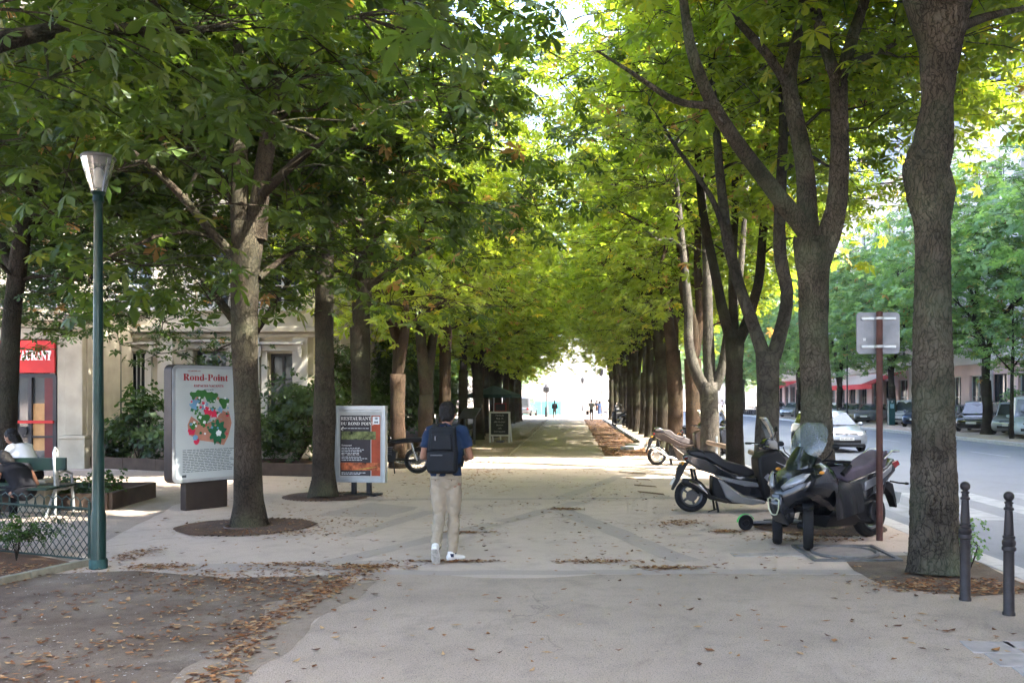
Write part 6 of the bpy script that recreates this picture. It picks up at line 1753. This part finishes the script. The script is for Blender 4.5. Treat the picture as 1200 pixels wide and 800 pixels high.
# ------------------------------------------------------------------ cars
def car(loc, rz, lab, paint, Lr=(.30, -1.45), H_=1.46, belt=.94, W=.87, group='cars parked across the road', kind='parked_car', hood=0.0, scale=1.0, cargo=False, detail=False, nose=1.05):
    o = thing(kind, loc, rz, lab, 'car', group)
    st = [(2.14, .34, .60, .52), (2.09, .25, .68, .70), (1.98, .20, .74, .79), (1.70, .18, .80 + hood, .85), (1.30, .18, .86 + hood, W), (nose - .05, .18, belt, W), (0, .18, belt + .02, W), (-1.2, .18, belt + .03, W), (-1.8, .20, belt + .02, W - .03), (-2.05, .27, belt - .06, W - .10), (-2.12, .38, belt - .22, W - .2)]
    secs = []
    for x, zl, zh, w_ in st:
        half = [(w_ * .80, zl), (w_ * .97, zl + .10), (w_, zl + (zh - zl) * .45), (w_ * .985, zl + (zh - zl) * .70), (w_ * .93, zh - .035), (w_ * .82, zh), (w_ * .4, zh + .02)]
        secs.append([(x, y, z) for y, z in half] + [(x, -y, z) for y, z in reversed(half)])
    b = MB(); b.loft(secs); b.build('body', paint, o, smooth=50)
    rx0, rx1 = Lr
    bot = [(nose, .78), (nose - .1, W - .09), (-1.2, W - .09), (-1.95 if not cargo else -2.05, .74)]
    zb_ = belt - .02; zt = H_
    wr = .60 if not cargo else .70
    g = MB()
    rows = [[(nose, .78), (-1.93, .76)], None]
    P0 = [(nose, -.74, zb_), (nose, .74, zb_), (-1.96, .74, zb_), (-1.96, -.74, zb_)]
    lower = [(nose, 0.0), (nose - .05, .70), (nose - .25, W - .08), (-1.5, W - .08), (-1.92, .70), (-1.98, 0)]
    upper = [(rx0 + .05, 0.0), (rx0, wr * .92), (rx0 - .15, wr), (rx1 + .1, wr), (rx1 - .05, wr * .9), (rx1 - .1, 0)]
    def ringp(pl, z): return [(x, y, z) for x, y in pl] + [(x, -y, z) for x, y in reversed(pl[1:-1])]
    mid = [((a[0] * .12 + c[0] * .88), (a[1] * .12 + c[1] * .88)) for a, c in zip(lower, upper)]
    top = [(x * .8 + (rx0 + rx1) / 2 * .2, y * .75) for x, y in upper]
    g.loft([ringp(lower, zb_), ringp([((a[0] * .5 + c[0] * .5), (a[1] * .45 + c[1] * .55)) for a, c in zip(lower, upper)], (zb_ + zt) / 2), ringp(mid, zt - .06), ringp(top, zt)])
    g.build('cabin', paint, o, smooth=50)
    def lerp(a, c, t_): return tuple(a[i] * (1 - t_) + c[i] * t_ for i in range(3))
    def pane(name, a, c, d_, e, t0=.06, t1=.9, off=(0, 0, 0)):
        # a,c lower edge; d_,e upper edge
        q = [lerp(a, e, t0), lerp(c, d_, t0), lerp(c, d_, t1), lerp(a, e, t1)]
        cen = Vector([sum(p[i] for p in q) / 4 for i in range(3)])
        q = [tuple(Vector(p) + Vector(off)) for p in q]
        pb = MB(); pb.add(q, [(0, 1, 2, 3)]); w__ = pb.build(name, m_cargl, o, smooth=0)
        md = w__.modifiers.new('th', 'SOLIDIFY'); md.thickness = .012; md.offset = 0
    zr = zt - .07
    pane('windscreen', (nose - .02, -.70, zb_), (nose - .02, .70, zb_), (rx0 + .04, .56, zr), (rx0 + .04, -.56, zr), off=(.035, 0, .02))
    pane('rear_window', (-1.96, .66, zb_), (-1.96, -.66, zb_), (rx1 - .08, -.54, zr), (rx1 - .08, .54, zr), .15, .85, off=(-.035, 0, .02))
    for sg_ in (-1, 1):
        yb, yt = sg_ * (W - .075), sg_ * (wr + .01)
        pane('side_window', (nose - .35, yb, zb_), (-.28, yb, zb_), (-.28, yt, zr), (rx0 - .16, yt, zr), .08, .9, (0, sg_ * .012, 0))
        pane('side_window', (-.34, yb, zb_), (-1.45, yb, zb_), (max(rx1 + .1, -1.4), yt, zr), (-.34, yt, zr), .08, .9, (0, sg_ * .012, 0))
        b = MB(); b.add([(1.72, sg_ * .835, .63), (1.99, sg_ * .74, .56), (2.08, sg_ * .56, .56), (2.085, sg_ * .50, .64), (1.97, sg_ * .62, .73), (1.68, sg_ * .825, .77)], [(0, 1, 4, 5), (1, 2, 3, 4)])
        h = b.build('headlight', m_lens, o); md = h.modifiers.new('th', 'SOLIDIFY'); md.thickness = .05; md.offset = 0
        b = MB(); b.ball((nose - .28, sg_ * (W + .08), belt + .05), (.06, .10, .07), 10, 6); b.build('door_mirror', paint, o)
        MB().box((-2.07, sg_ * .62, .78), (.1, .22, .2)).build('tail_light', m_red, o, bevel=.02)
        for x in (1.32, -1.32):
            MB().lathe([(.001, 0), (.345, 0), (.345, .012), (.001, .012)], (x, sg_ * (W - .012) if sg_ > 0 else -W - .0, .33), 'y', 24).build('arch_shade_disc', m_mb, o)  # dark disc in place of the shaded hollow of an open arch
            wheel(o, (x, sg_ * (W - .075), .315), .315, .10, 7, rimm=m_silver, hub=.05, disc=False)
    b = MB(); b.box((2.10, 0, .655), (.06, .8, .05)); b.box((2.13, 0, .40), (.05, 1.0, .12)); b.build('grille', m_mb, o, smooth=0)
    npb = MB().box((2.158, 0, .50), (.012, .52, .11)).build('number_plate', mat('plate_white'), o, smooth=0)
    if detail:
        text_mesh('FG 431 XK', .09, m_mb, npb, (2.166, 0, .468), (R(90), 0, R(90)), depth=.001)
        MB().torus((2.145, 0, .675), .055, .010, 'x', 20, 6).build('badge', m_chrome, o)
        for sg_ in (-1, 1): MB().tube([(2.135, sg_ * .07, .68), (2.11, sg_ * .5, .72)], .012, 6).build('chrome_bar', m_chrome, o)
        MB().tube([(nose + .03, -.5, zb_ + .03), (nose + .0, .1, zb_ + .045)], .012, 6).build('wiper', m_mb, o)
        MB().box((2.09, 0, .27), (.12, 1.3, .10)).build('bumper_lip', m_mb, o, bevel=.02)
    if scale != 1: o.scale = (scale,) * 3
    return o
p_sil = mat('silver_paint', (.30, .33, .36), .28, .6, var=.04, coat=.8)
p_blk = mat('black_car_paint', (.012, .013, .015), .2, .2, coat=1.0)
p_wht = mat('white_car_paint', (.62, .63, .64), .3, coat=.7)
p_bei = mat('champagne_paint', (.30, .27, .23), .3, .5, coat=.7)
p_gry = mat('grey_car_paint', (.10, .105, .115), .3, .5, coat=.7)
p_blu = mat('blue_car_paint', (.03, .05, .10), .3, .4, coat=.7)
car((9.62, 32.2, -.13), R(-88), 'silver hatchback driving toward the camera on the road', p_sil, (.35, -1.5), 1.47, group=None, kind='moving_car', detail=True, nose=1.2)
hd = math.atan2(-.8, -.6)
PK = [(22.7, 43.6, 'silver minivan parked behind the slim young tree', p_sil, (.55, -1.75), 1.62, True), (22.75, 47.6, 'black four-wheel-drive car parked beside the silver minivan', p_blk, (.3, -1.6), 1.66, True),
      (22.8, 51.6, 'dark grey car parked next, hidden by the thick trunk', p_gry, (.2, -1.3), 1.45, False), (22.9, 55.6, 'dark blue car parked behind the thick trunk', p_blu, (.3, -1.5), 1.5, False), (23.9, 60.5, 'white van-like car parked right of the ticket machine', p_wht, (.5, -1.8), 1.72, True),
      (23.0, 65.2, 'dark car parked left of the ticket machine', p_gry, (.2, -1.3), 1.42, False), (23.0, 69.6, 'beige car parked near the brown sign pole', p_bei, (.2, -1.4), 1.45, False), (23.0, 74, 'white car parked under the awning', p_wht, (.3, -1.5), 1.48, False),
      (23.0, 78.4, 'black car parked next to the white car under the awning', p_blk, (.2, -1.3), 1.44, False), (23, 88, 'silver car far along the parked row', p_sil, (.3, -1.5), 1.48, False), (22.9, 97, 'distant dark blue car in the parked row', p_blu, (.3, -1.5), 1.5, False)]
for x, y, lab, pt, lr, h_, cg in PK: car((x, y, 0), hd, lab, pt, lr, h_, cargo=cg)
car((21.3, 39.6, 0), hd + .2, 'pale blue-white van whose nose shows at the frame edge', mat('pale_blue_paint', (.40, .47, .50), .35, coat=.5), (.8, -1.9), 1.9, cargo=True)
car((-4.9, 92, 0), R(80), 'dark parked van with a box body by the turquoise hoarding', p_gry, (.6, -1.9), 2.0, cargo=True, group='vehicles at the end of the avenue')
# motorbikes in a distant row across the road
for i in range(5):
    c = copy_tree(MC); c.location = (19.0 + i * .0 + .03 * (95), 97 + i * 1.1, 0); c.rotation_euler = (0, 0, R(200))
    c['label'] = 'distant parked motorbike beyond the road, %s from the near end of its row' % NUM[i]; c['group'] = 'motorbikes parked far across the road'
# ------------------------------------------------------------------ people
m_skin = mat('skin', (.22, .11, .07), .5, var=.08, vs=12)
m_skin2 = mat('tanned_skin', (.25, .13, .085), .5, var=.08, vs=12)
m_hair = mat('dark_hair', (.005, .004, .0035), .7, var=.3, vs=40, bump=.6, bs=90, stretch=(1, 1, .3))
m_shoe = mat('white_leather', (.6, .6, .58), .5, var=.05)

def hand(b, wrist, d, palm_n, s=1.0, curl=.5, thumb=1):
    """palm, four bent fingers and a thumb leaving the side of the palm"""
    d = Vector(d).normalized(); n = Vector(palm_n); n = (n - d * n.dot(d)).normalized(); side = d.cross(n) * thumb
    w0 = Vector(wrist)
    b.tube([w0 - d * .03 * s, w0 + d * .02 * s, w0 + d * .07 * s, w0 + d * .10 * s], [(.026 * s, .020 * s), (.032 * s, .017 * s), (.042 * s, .016 * s), (.040 * s, .012 * s)], 10, side=side)
    for i, (o_, ln) in enumerate(((-.030, .062), (-.010, .078), (.010, .082), (.030, .074))):
        p = w0 + d * (.095 - .004 * abs(i - 2)) * s + side * o_ * s
        a = curl * (1 + .12 * (3 - i)); q1 = p + (d * math.cos(a * .6) + n * math.sin(a * .6)) * ln * .5 * s
        q2 = q1 + (d * math.cos(a * 1.5) + n * math.sin(a * 1.5)) * ln * .3 * s; q3 = q2 + (d * math.cos(a * 2.2) + n * math.sin(a * 2.2)) * ln * .25 * s
        b.tube([p - d * .01, p, q1, q2, q3], [.009 * s, .009 * s, .0085 * s, .008 * s, .006 * s], 8)
    p = w0 + d * .03 * s + side * .030 * s
    b.tube([p, p + (d * .6 + side * .7 + n * .3).normalized() * .035 * s, p + (d * .9 + side * .6 + n * .5).normalized() * .062 * s], [.012 * s, .0105 * s, .008 * s], 8)

def head(b, c, f, up, s=1.0):
    """skull, jaw, nose and ears as one shape; f is the facing direction"""
    f = Vector(f).normalized(); up = Vector(up); up = (up - f * up.dot(f)).normalized(); r_ = f.cross(up)
    def p(x, y, z): return Vector(c) + r_ * x * s + f * y * s + up * z * s
    b.tube([p(0, .0, .118), p(0, -.005, .10), p(0, -.008, .06), p(0, 0, .01), p(0, .012, -.04), p(0, .03, -.085), p(0, .045, -.108)],
           [(.02 * s, .025 * s), (.055 * s, .068 * s), (.076 * s, .096 * s), (.078 * s, .098 * s), (.070 * s, .086 * s), (.050 * s, .058 * s), (.022 * s, .022 * s)], 18, side=r_)
    b.tube([p(0, .088, .02), p(0, .112, -.018), p(0, .092, -.032)], [.008 * s, .016 * s, .010 * s], 8)
    for sg_ in (-1, 1): b.tube([p(sg_ * .076, -.005, .018), p(sg_ * .088, -.012, .0), p(sg_ * .078, .0, -.028)], [(.008 * s, .016 * s), (.006 * s, .020 * s), (.008 * s, .010 * s)], 8)
    b.tube([p(-.024, .090, -.052), p(0, .098, -.052), p(.024, .090, -.052)], [.004 * s, .008 * s, .004 * s], 6)
    return p

def person(name, loc, rz, J, lab, skin, shirt, trousers, shoes, group=None, vox=.011, hair='short', sleeve=.55, fat=1.0, leg_to=1.0, f=(0, 1, 0), up=(0, 0, 1), hands=True, skirt=None, socks=None, shirt_z=None):
    o = thing(name, loc, rz, lab, 'person', group)
    J = {k: Vector(v_) for k, v_ in J.items()}
    # one continuous body
    b = MB()
    hp = head(b, J['head'], f, up)
    b.tube([J['neck'] - Vector((0, 0, .05)), J['neck'], J['head'] + (J['neck'] - J['head']) * .3], [(.075, .065), .056, .055], 12)
    b.tube([J['pelvis'], (J['pelvis'] + J['chest']) / 2, J['chest'], J['neck'] - Vector((0, 0, .04))], [(.14, .095), (.12, .085), (.155, .10), (.08, .06)], 14, side=J['shR'] - J['shL'])
    for s_ in 'LR':
        b.tube([J['sh' + s_] + (J['neck'] - J['sh' + s_]) * .5, J['sh' + s_], (J['sh' + s_] + J['el' + s_]) / 2, J['el' + s_], (J['el' + s_] * .6 + J['wr' + s_] * .4), J['wr' + s_]], [.05, .052, .046, .038, .038, .024], 10)
        b.tube([J['hip' + s_], (J['hip' + s_] + J['kn' + s_]) / 2, J['kn' + s_], (J['kn' + s_] * .65 + J['an' + s_] * .35), J['an' + s_]], [.085, .072, .052, .052, .034], 10)
        if hands: hand(b, J['wr' + s_], J['wr' + s_] - J['el' + s_], J.get('palm' + s_, Vector((0, 0, -1)) if abs((J['wr' + s_] - J['el' + s_]).normalized().z) < .8 else Vector((1 if s_ == 'L' else -1, 0, 0))), 1.0, .55, 1 if s_ == 'L' else -1)
    b.build('body', skin, o, remesh=min(vox, .008), sm=2)
    if vox < .015:
        for sg_ in (-1, 1): MB().ball(hp(sg_ * .031, .083, .008), .011, 10, 8).build('eye', mat('eye_white', (.6, .6, .58), .3), o)
    # hair
    b = MB()
    if hair == 'short':
        b.tube([hp(0, -.01, .134), hp(0, -.012, .112), hp(0, -.018, .06), hp(0, -.03, .005), hp(0, -.045, -.05), hp(0, -.05, -.095)], [(.03, .035), (.068, .080), (.090, .104), (.087, .088), (.072, .054), (.045, .030)], 18, side=hp(1, 0, 0) - hp(0, 0, 0))
    else:
        b.tube([hp(0, -.01, .130), hp(0, -.015, .11), hp(0, -.02, .05), hp(0, -.045, -.03), hp(0, -.07, -.12), hp(.0, -.08, -.22)], [(.03, .035), (.068, .08), (.09, .104), (.086, .085), (.078, .055), (.05, .03)], 18, side=hp(1, 0, 0) - hp(0, 0, 0))
    ho = b.build('hair', m_hair, o, remesh=max(vox * .8, .008), sm=2)
    if vox < .015:
        tx = bpy.data.textures.new('locks', 'CLOUDS'); tx.noise_scale = .022
        md = ho.modifiers.new('locks', 'DISPLACE'); md.texture = tx; md.strength = .022; md.mid_level = .45
    # shirt with sleeves
    b = MB()
    side = J['shR'] - J['shL']
    zw = J['waist'] if 'waist' in J else J['pelvis'] + Vector((0, 0, .02))
    mid = (zw + J['chest']) / 2
    b.tube([zw - (J['chest'] - zw) * .12, zw, mid, J['chest'], J['chest'] + (J['neck'] - J['chest']) * .55, J['chest'] + (J['neck'] - J['chest']) * .82, J['neck'] + Vector((0, 0, .0))],
           [(.172 * fat, .118 * fat), (.170 * fat, .120 * fat), (.165 * fat, .118 * fat), (.190 * fat, .128 * fat), (.195 * fat, .118 * fat), (.135, .09), (.068, .064)], 20, side=side)
    for s_ in 'LR':
        e = J['sh' + s_].lerp(J['el' + s_], sleeve) if sleeve <= 1 else J['el' + s_].lerp(J['wr' + s_], sleeve - 1)
        pts = [J['sh' + s_].lerp(J['neck'], .45), J['sh' + s_].lerp(J['neck'], .08), J['sh' + s_].lerp(J['el' + s_], .3), e if sleeve <= 1 else J['el' + s_]]
        rs = [.062, .072 * fat, .066 * fat, .062 * fat]
        if sleeve > 1: pts.append(e); rs.append(.042)
        b.tube(pts, rs, 12)
    so_ = b.build('shirt', shirt, o, remesh=vox, sm=5)
    # trousers or skirt
    if skirt:
        b = MB(); b.tube([J['pelvis'] + Vector((0, 0, .08)), J['pelvis'], (J['knL'] + J['knR']) / 2 - Vector((0, 0, .12))], [(.14, .11), (.17, .13), (.24, .20)], 18, side=side)
        b.build('skirt', trousers, o, remesh=vox, sm=2)
    else:
        b = MB()
        b.tube([zw + Vector((0, 0, .03)), J['pelvis'], J['pelvis'] - Vector((0, 0, .055)), J['pelvis'] - Vector((0, 0, .12)), J['pelvis'] - Vector((0, 0, .16))], [(.155 * fat, .112 * fat), (.170 * fat, .122 * fat), (.172 * fat, .122 * fat), (.12 * fat, .095 * fat), (.05, .06)], 18, side=side)
        for s_ in 'LR':
            h, k_, a = J['hip' + s_], J['kn' + s_], J['an' + s_]
            a = k_.lerp(a, leg_to)
            b.tube([h + Vector((0, 0, .07)), h.lerp(k_, .3), h.lerp(k_, .7), k_, k_.lerp(a, .4), k_.lerp(a, .8), a], [.080 * fat, .092 * fat, .078 * fat, .066, .064, .056, .056], 14)
        b.build('trousers', trousers, o, remesh=vox, sm=7)
    for s_ in 'LR':
        a, t_ = J['an' + s_], J['toe' + s_]
        d = (t_ - a); fl = Vector((d.x, d.y, 0)).normalized() if 'foot_dir' + s_ not in J else J['foot_dir' + s_]
        b = MB()
        heel = a - d.normalized() * .045 + Vector((0, 0, -.035)) if s_ != 'x' else a
        nrm_ = Vector((0, 0, 1)); sd_ = d.cross(nrm_).normalized(); upv = sd_.cross(d).normalized()
        base_ = a - upv * .045
        dn = d.normalized()
        b.tube([a - dn * .02 + upv * .02, a - dn * .015 - upv * .03], [(.042, .045), (.042, .05)], 12, side=sd_)
        b.tube([base_ - dn * .075, base_ - dn * .05, base_ + dn * .02, base_ + dn * .09, base_ + dn * .155, base_ + dn * .19], [(.022, .022), (.036, .036), (.038, .040), (.045, .032), (.042, .024), (.02, .014)], 12, side=sd_)
        sh = b.build('shoe', shoes, o, remesh=max(vox * .7, .008), sm=1)
        b = MB()
        q0 = base_ - upv * .034
        b.tube([q0 - dn * .07, q0 - dn * .045, q0 + dn * .02, q0 + dn * .09, q0 + dn * .15, q0 + dn * .185], [(.024, .008), (.038, .010), (.040, .010), (.048, .010), (.042, .009), (.018, .007)], 12, side=sd_)
        b.build('sole', mat('shoe_sole', (.35, .34, .31), .8, var=.3, vs=30), sh)
        if socks: MB().tube([a + Vector((0, 0, -.01)), a + (J['kn' + s_] - a) * .18], [.042, .040], 12).build('sock', socks, o)
    return o, J, hp

STAND = dict(pelvis=(0, 0, .93), chest=(0, .0, 1.24), neck=(0, 0, 1.46), head=(0, .02, 1.62), shL=(-.185, 0, 1.41), shR=(.185, 0, 1.41), elL=(-.24, -.03, 1.13), elR=(.24, -.03, 1.13), wrL=(-.25, .06, .89), wrR=(.25, .06, .89),
             hipL=(-.09, 0, .88), hipR=(.09, 0, .88), knL=(-.10, .12, .50), knR=(.10, -.04, .49), anL=(-.10, .20, .10), anR=(.10, -.26, .13), toeL=(-.11, .34, .055), toeR=(.11, -.13, .055))

# the walking man with the backpack (facing away from the camera)
W_ = dict(pelvis=(.0, 0, .915), waist=(0, 0, .955), chest=(-.002, .01, 1.23), neck=(.0, .03, 1.455), head=(.005, .075, 1.585), shL=(-.185, .01, 1.405), shR=(.19, .01, 1.405),
          elL=(-.255, .02, 1.12), elR=(.265, .02, 1.12), wrL=(-.12, .24, 1.10), wrR=(.10, .25, 1.10), palmL=(0, 0, 1), palmR=(0, 0, 1),
          hipL=(-.085, 0, .86), hipR=(.085, 0, .86), knL=(-.075, .02, .49), knR=(.075, .06, .48), anL=(-.065, -.24, .185), anR=(.07, .02, .085), toeL=(-.070, -.14, .065), toeR=(.16, .15, .062))
m_polo = mat('blue_polo', (.009, .022, .052), .85, var=.14, vs=9, bump=.4, bs=14)
m_chino = mat('beige_chinos', (.26, .22, .16), .85, var=.12, vs=6, bump=.9, bs=11, stretch=(1, 1, .5))
man, J, hp = person('person', (-1.365, 9.26, 0), R(-2), W_, 'walking man seen from behind in blue polo and beige trousers, head bowed', m_skin, m_polo, m_chino, m_shoe, f=(0.05, 1, -.35), socks=mat('navy_sock', (.015, .02, .045), .9), fat=1.0, vox=.010, sleeve=.62)
for ob in man.children:
    if ob.name.startswith(('trousers', 'shirt')):
        tx = bpy.data.textures.new('folds', 'CLOUDS'); tx.noise_scale = .065 if ob.name.startswith('trousers') else .12
        md = ob.modifiers.new('folds', 'DISPLACE'); md.texture = tx; md.strength = .030; md.mid_level = .5
b = MB(); b.tube([(-.055, -.03, 1.46), (0, -.045, 1.485), (.055, -.03, 1.46), (.06, .04, 1.44)], [.016, .018, .016, .012], 8); b.build('collar', m_polo, man)
for sx in (-.09, .085):
    MB().box((sx, -.137, .90), (.09, .006, .008)).build('back_pocket', mat('chino_seam', (.19, .155, .11), .9), man, smooth=0)
    MB().ball((sx, -.140, .888), .006, 8, 6).build('pocket_button', m_mb, man)
for px_ in ('L', 'R'):
    MB().tube([Vector(W_['an' + px_]) + Vector((0, -.055, .0)), Vector(W_['an' + px_]) + Vector((0, -.062, -.035))], [(.022, .006), (.024, .007)], 8, side=(1, 0, 0)).build('heel_tab', mat('navy_sock'), man)
ph = MB().box((0, .335, 1.12), (.08, .012, .15), rot=Matrix.Rotation(R(-50), 3, 'X')).build('phone', m_bp, None, bevel=.003)
ph.location = (-1.365, 9.26, 0); tag(ph, 'dark phone held in front of the walking man', 'phone')
# backpack: lies on his back
bp_ = thing('backpack', (-1.365, 9.26, 0), R(-2), 'charcoal two-compartment backpack worn by the walking man', 'backpack')
m_bag = mat('charcoal_canvas', (.009, .011, .014), .8, var=.14, vs=14, bump=.4, bs=120)
m_bag2 = mat('black_webbing', (.006, .007, .009), .7)
def rbox(w_, h, d_, r_=.04, taper=1.0):
    b = MB(); b.box((0, 0, 0), (w_, d_, h), top=taper); return b
a = rbox(.33, .50, .13, taper=.86).build('main_compartment', m_bag, bp_, bevel=.045, seg=4); a.location = (0, -.195, 1.215)
a = rbox(.305, .215, .07, taper=.97).build('lower_pocket', m_bag, bp_, bevel=.028, seg=4); a.location = (0, -.275, 1.095)
a = rbox(.235, .175, .05, taper=.90).build('upper_pocket', m_bag, bp_, bevel=.02, seg=4); a.location = (0, -.268, 1.305)
MB().tube([(-.16, -.245, 1.21), (0, -.262, 1.205), (.16, -.245, 1.21)], .007, 6).build('piping', m_bag2, bp_)
MB().tube([(-.11, -.315, 1.165), (.02, -.316, 1.165)], .004, 6).build('zip', m_silver, bp_)
MB().tube([(-.06, -.297, 1.365), (-.06, -.298, 1.32)], .005, 6).build('zip_pull', m_silver, bp_)
MB().box((.085, -.314, 1.09), (.075, .006, .05)).build('leather_patch', m_bag2, bp_, bevel=.002)
MB().tube([(-.05, -.2, 1.44), (-.04, -.21, 1.49), (.04, -.21, 1.49), (.05, -.2, 1.44)], .011, 8).build('carry_handle', m_bag2, bp_)
for sg_ in (-1, 1):
    MB().tube([(sg_ * .085, -.13, 1.40), (sg_ * .10, -.09, 1.465), (sg_ * .11, .0, 1.482), (sg_ * .12, .10, 1.43), (sg_ * .13, .14, 1.28), (sg_ * .16, .10, 1.12), (sg_ * .17, -.08, 1.03)], [(.030, .009)] * 7, 8, side=(1, 0, 0)).build('shoulder_strap', m_bag, bp_)
    MB().tube([(sg_ * .150, -.20, 1.02), (sg_ * .162, -.21, 1.20), (sg_ * .14, -.20, 1.36)], .008, 6).build('side_seam', m_bag2, bp_)

# two people on the bench
SIT = dict(pelvis=(0, .0, .53), chest=(0, .16, .80), neck=(0, .30, .98), head=(0, .40, 1.09), shL=(-.18, .24, .93), shR=(.18, .24, .93), elL=(-.28, .34, .67), elR=(.28, .34, .67), wrL=(-.13, .52, .62), wrR=(.13, .52, .62), palmL=(0, 0, -1), palmR=(0, 0, -1),
           hipL=(-.09, .02, .50), hipR=(.09, .02, .50), knL=(-.12, .48, .50), knR=(.12, .48, .50), anL=(-.12, .50, .10), anR=(.12, .50, .10), toeL=(-.12, .64, .055), toeR=(.12, .64, .055))
m_blk = mat('black_cotton', (.006, .006, .008), .9, var=.15, bump=.3, bs=20)
m_wt = mat('white_cotton', (.62, .63, .64), .9, var=.05, bump=.3, bs=16)
S2 = dict(SIT); S2.update(chest=(.0, .17, .76), neck=(0, .34, .88), head=(-.03, .46, .95), shL=(-.19, .27, .84), shR=(.19, .27, .84), elL=(-.30, .22, .60), elR=(.31, .22, .58), wrL=(-.16, .46, .56), wrR=(.16, .46, .56))
person('person', (-8.02, 12.50, -.10), R(62), S2, 'seated person in a sleeveless black top bending forward on the bench', m_skin, m_blk, m_blk, m_shoe, group=None, vox=.012, sleeve=.12, f=(0, 1, -1.0), up=(0, .7, .7), hair='long', fat=1.02)
S3 = dict(SIT)
p3, _, _ = person('person', (-8.45, 13.40, .06), R(80), S3, 'person with long dark hair in a white T-shirt sitting sideways behind the bench board', m_skin, m_wt, m_blk, m_shoe, group=None, vox=.012, sleeve=.55, f=(0, 1, -.6), up=(0, .4, .9), hair='long')
b = MB(); b.box((0, 0, .25), (.5, .42, .50)); st_ = b.build('stone_block', m_stone, None, bevel=.02); st_.location = (-8.42, 13.45, 0); tag(st_, 'low stone block under the person in the white T-shirt', 'stone block')

# walkers at the end of the avenue
def walker(px, Y, lab, shirt, trousers, turn, hair='short', skirt=None, scale=1.0, shoes=None, sleeve=.6, flip=False):
    o, J, hp = person('person', ((px - 670) * Y / 1000, Y, 0), R(turn), STAND, lab, m_skin2, shirt, trousers, shoes or m_blk, group='people walking at the end of the avenue', vox=.022, hair=hair, skirt=skirt, sleeve=sleeve)
    o.scale = (scale, scale, scale)
    return o
walker(650, 77, 'walker in long dark clothes alone in the middle of the far path', m_blk, mat('dark_brown_cloth', (.05, .03, .025), .9), 5, 'long', sleeve=1.6, scale=.96)
walker(693, 71, 'walker in grey shirt and black trousers, seen from behind', mat('grey_shirt', (.20, .22, .24), .9), m_blk, -4)
walker(699.5, 86, 'walker in a dark top just beyond the one in grey', m_blk, m_blk, 0, scale=.97)
walker(702.5, 83, 'walker in a long dark blue dress', mat('navy_cloth', (.03, .045, .09), .9), mat('navy_cloth'), 10, 'long', skirt=True, scale=.93)
walker(713, 86, 'walker in pale clothes near the leaf strip', mat('pale_cloth', (.5, .46, .45), .9), mat('pale_cloth'), -8)
walker(720, 84, 'walker in dark top and dark red skirt beside the trunks', mat('navy_cloth'), mat('maroon_cloth', (.20, .03, .03), .9), 0, skirt=True)
walker(716.5, 88, 'walker half hidden between the pale one and the red skirt', m_blk, m_blk, 0, scale=.95)
bag = MB().box((0, 0, .0), (.26, .12, .34)).build('shopping_bag', m_blk, None, bevel=.02); bag.location = ((688.5 - 670) * .071, 71.0, .66); tag(bag, 'black bag carried by the walker in grey', 'bag')
for x, y, lab, c in ((22.2, 76, 'person in white standing by the awning across the road', m_wt), (21.0, 119, 'distant person in red and white across the road', mat('pink_white_canvas'))):
    o, _, _ = person('person', (x, y, 0), R(120), STAND, lab, m_skin2, c, m_blk, m_blk, vox=.025, group='people across the road')
HAZE = 0.0003
# ------------------------------------------------------------------ air
hz = MB().box((0, 0, 0), (700, 640, 46)).build('haze', mat('unused_air', (1, 1, 1)), None, smooth=0)
hz.location = (0, 262, 21.5); hz['kind'] = 'stuff'
hm_ = bpy.data.materials.new('air'); hm_.use_nodes = True
t = hm_.node_tree; t.nodes.clear()
ou = t.nodes.new('ShaderNodeOutputMaterial'); pv = t.nodes.new('ShaderNodeVolumePrincipled')
pv.inputs['Color'].default_value = (.95, .97, 1.0, 1); pv.inputs['Density'].default_value = HAZE
t.links.new(pv.outputs[0], ou.inputs['Volume'])
hz.data.materials.clear(); hz.data.materials.append(hm_)
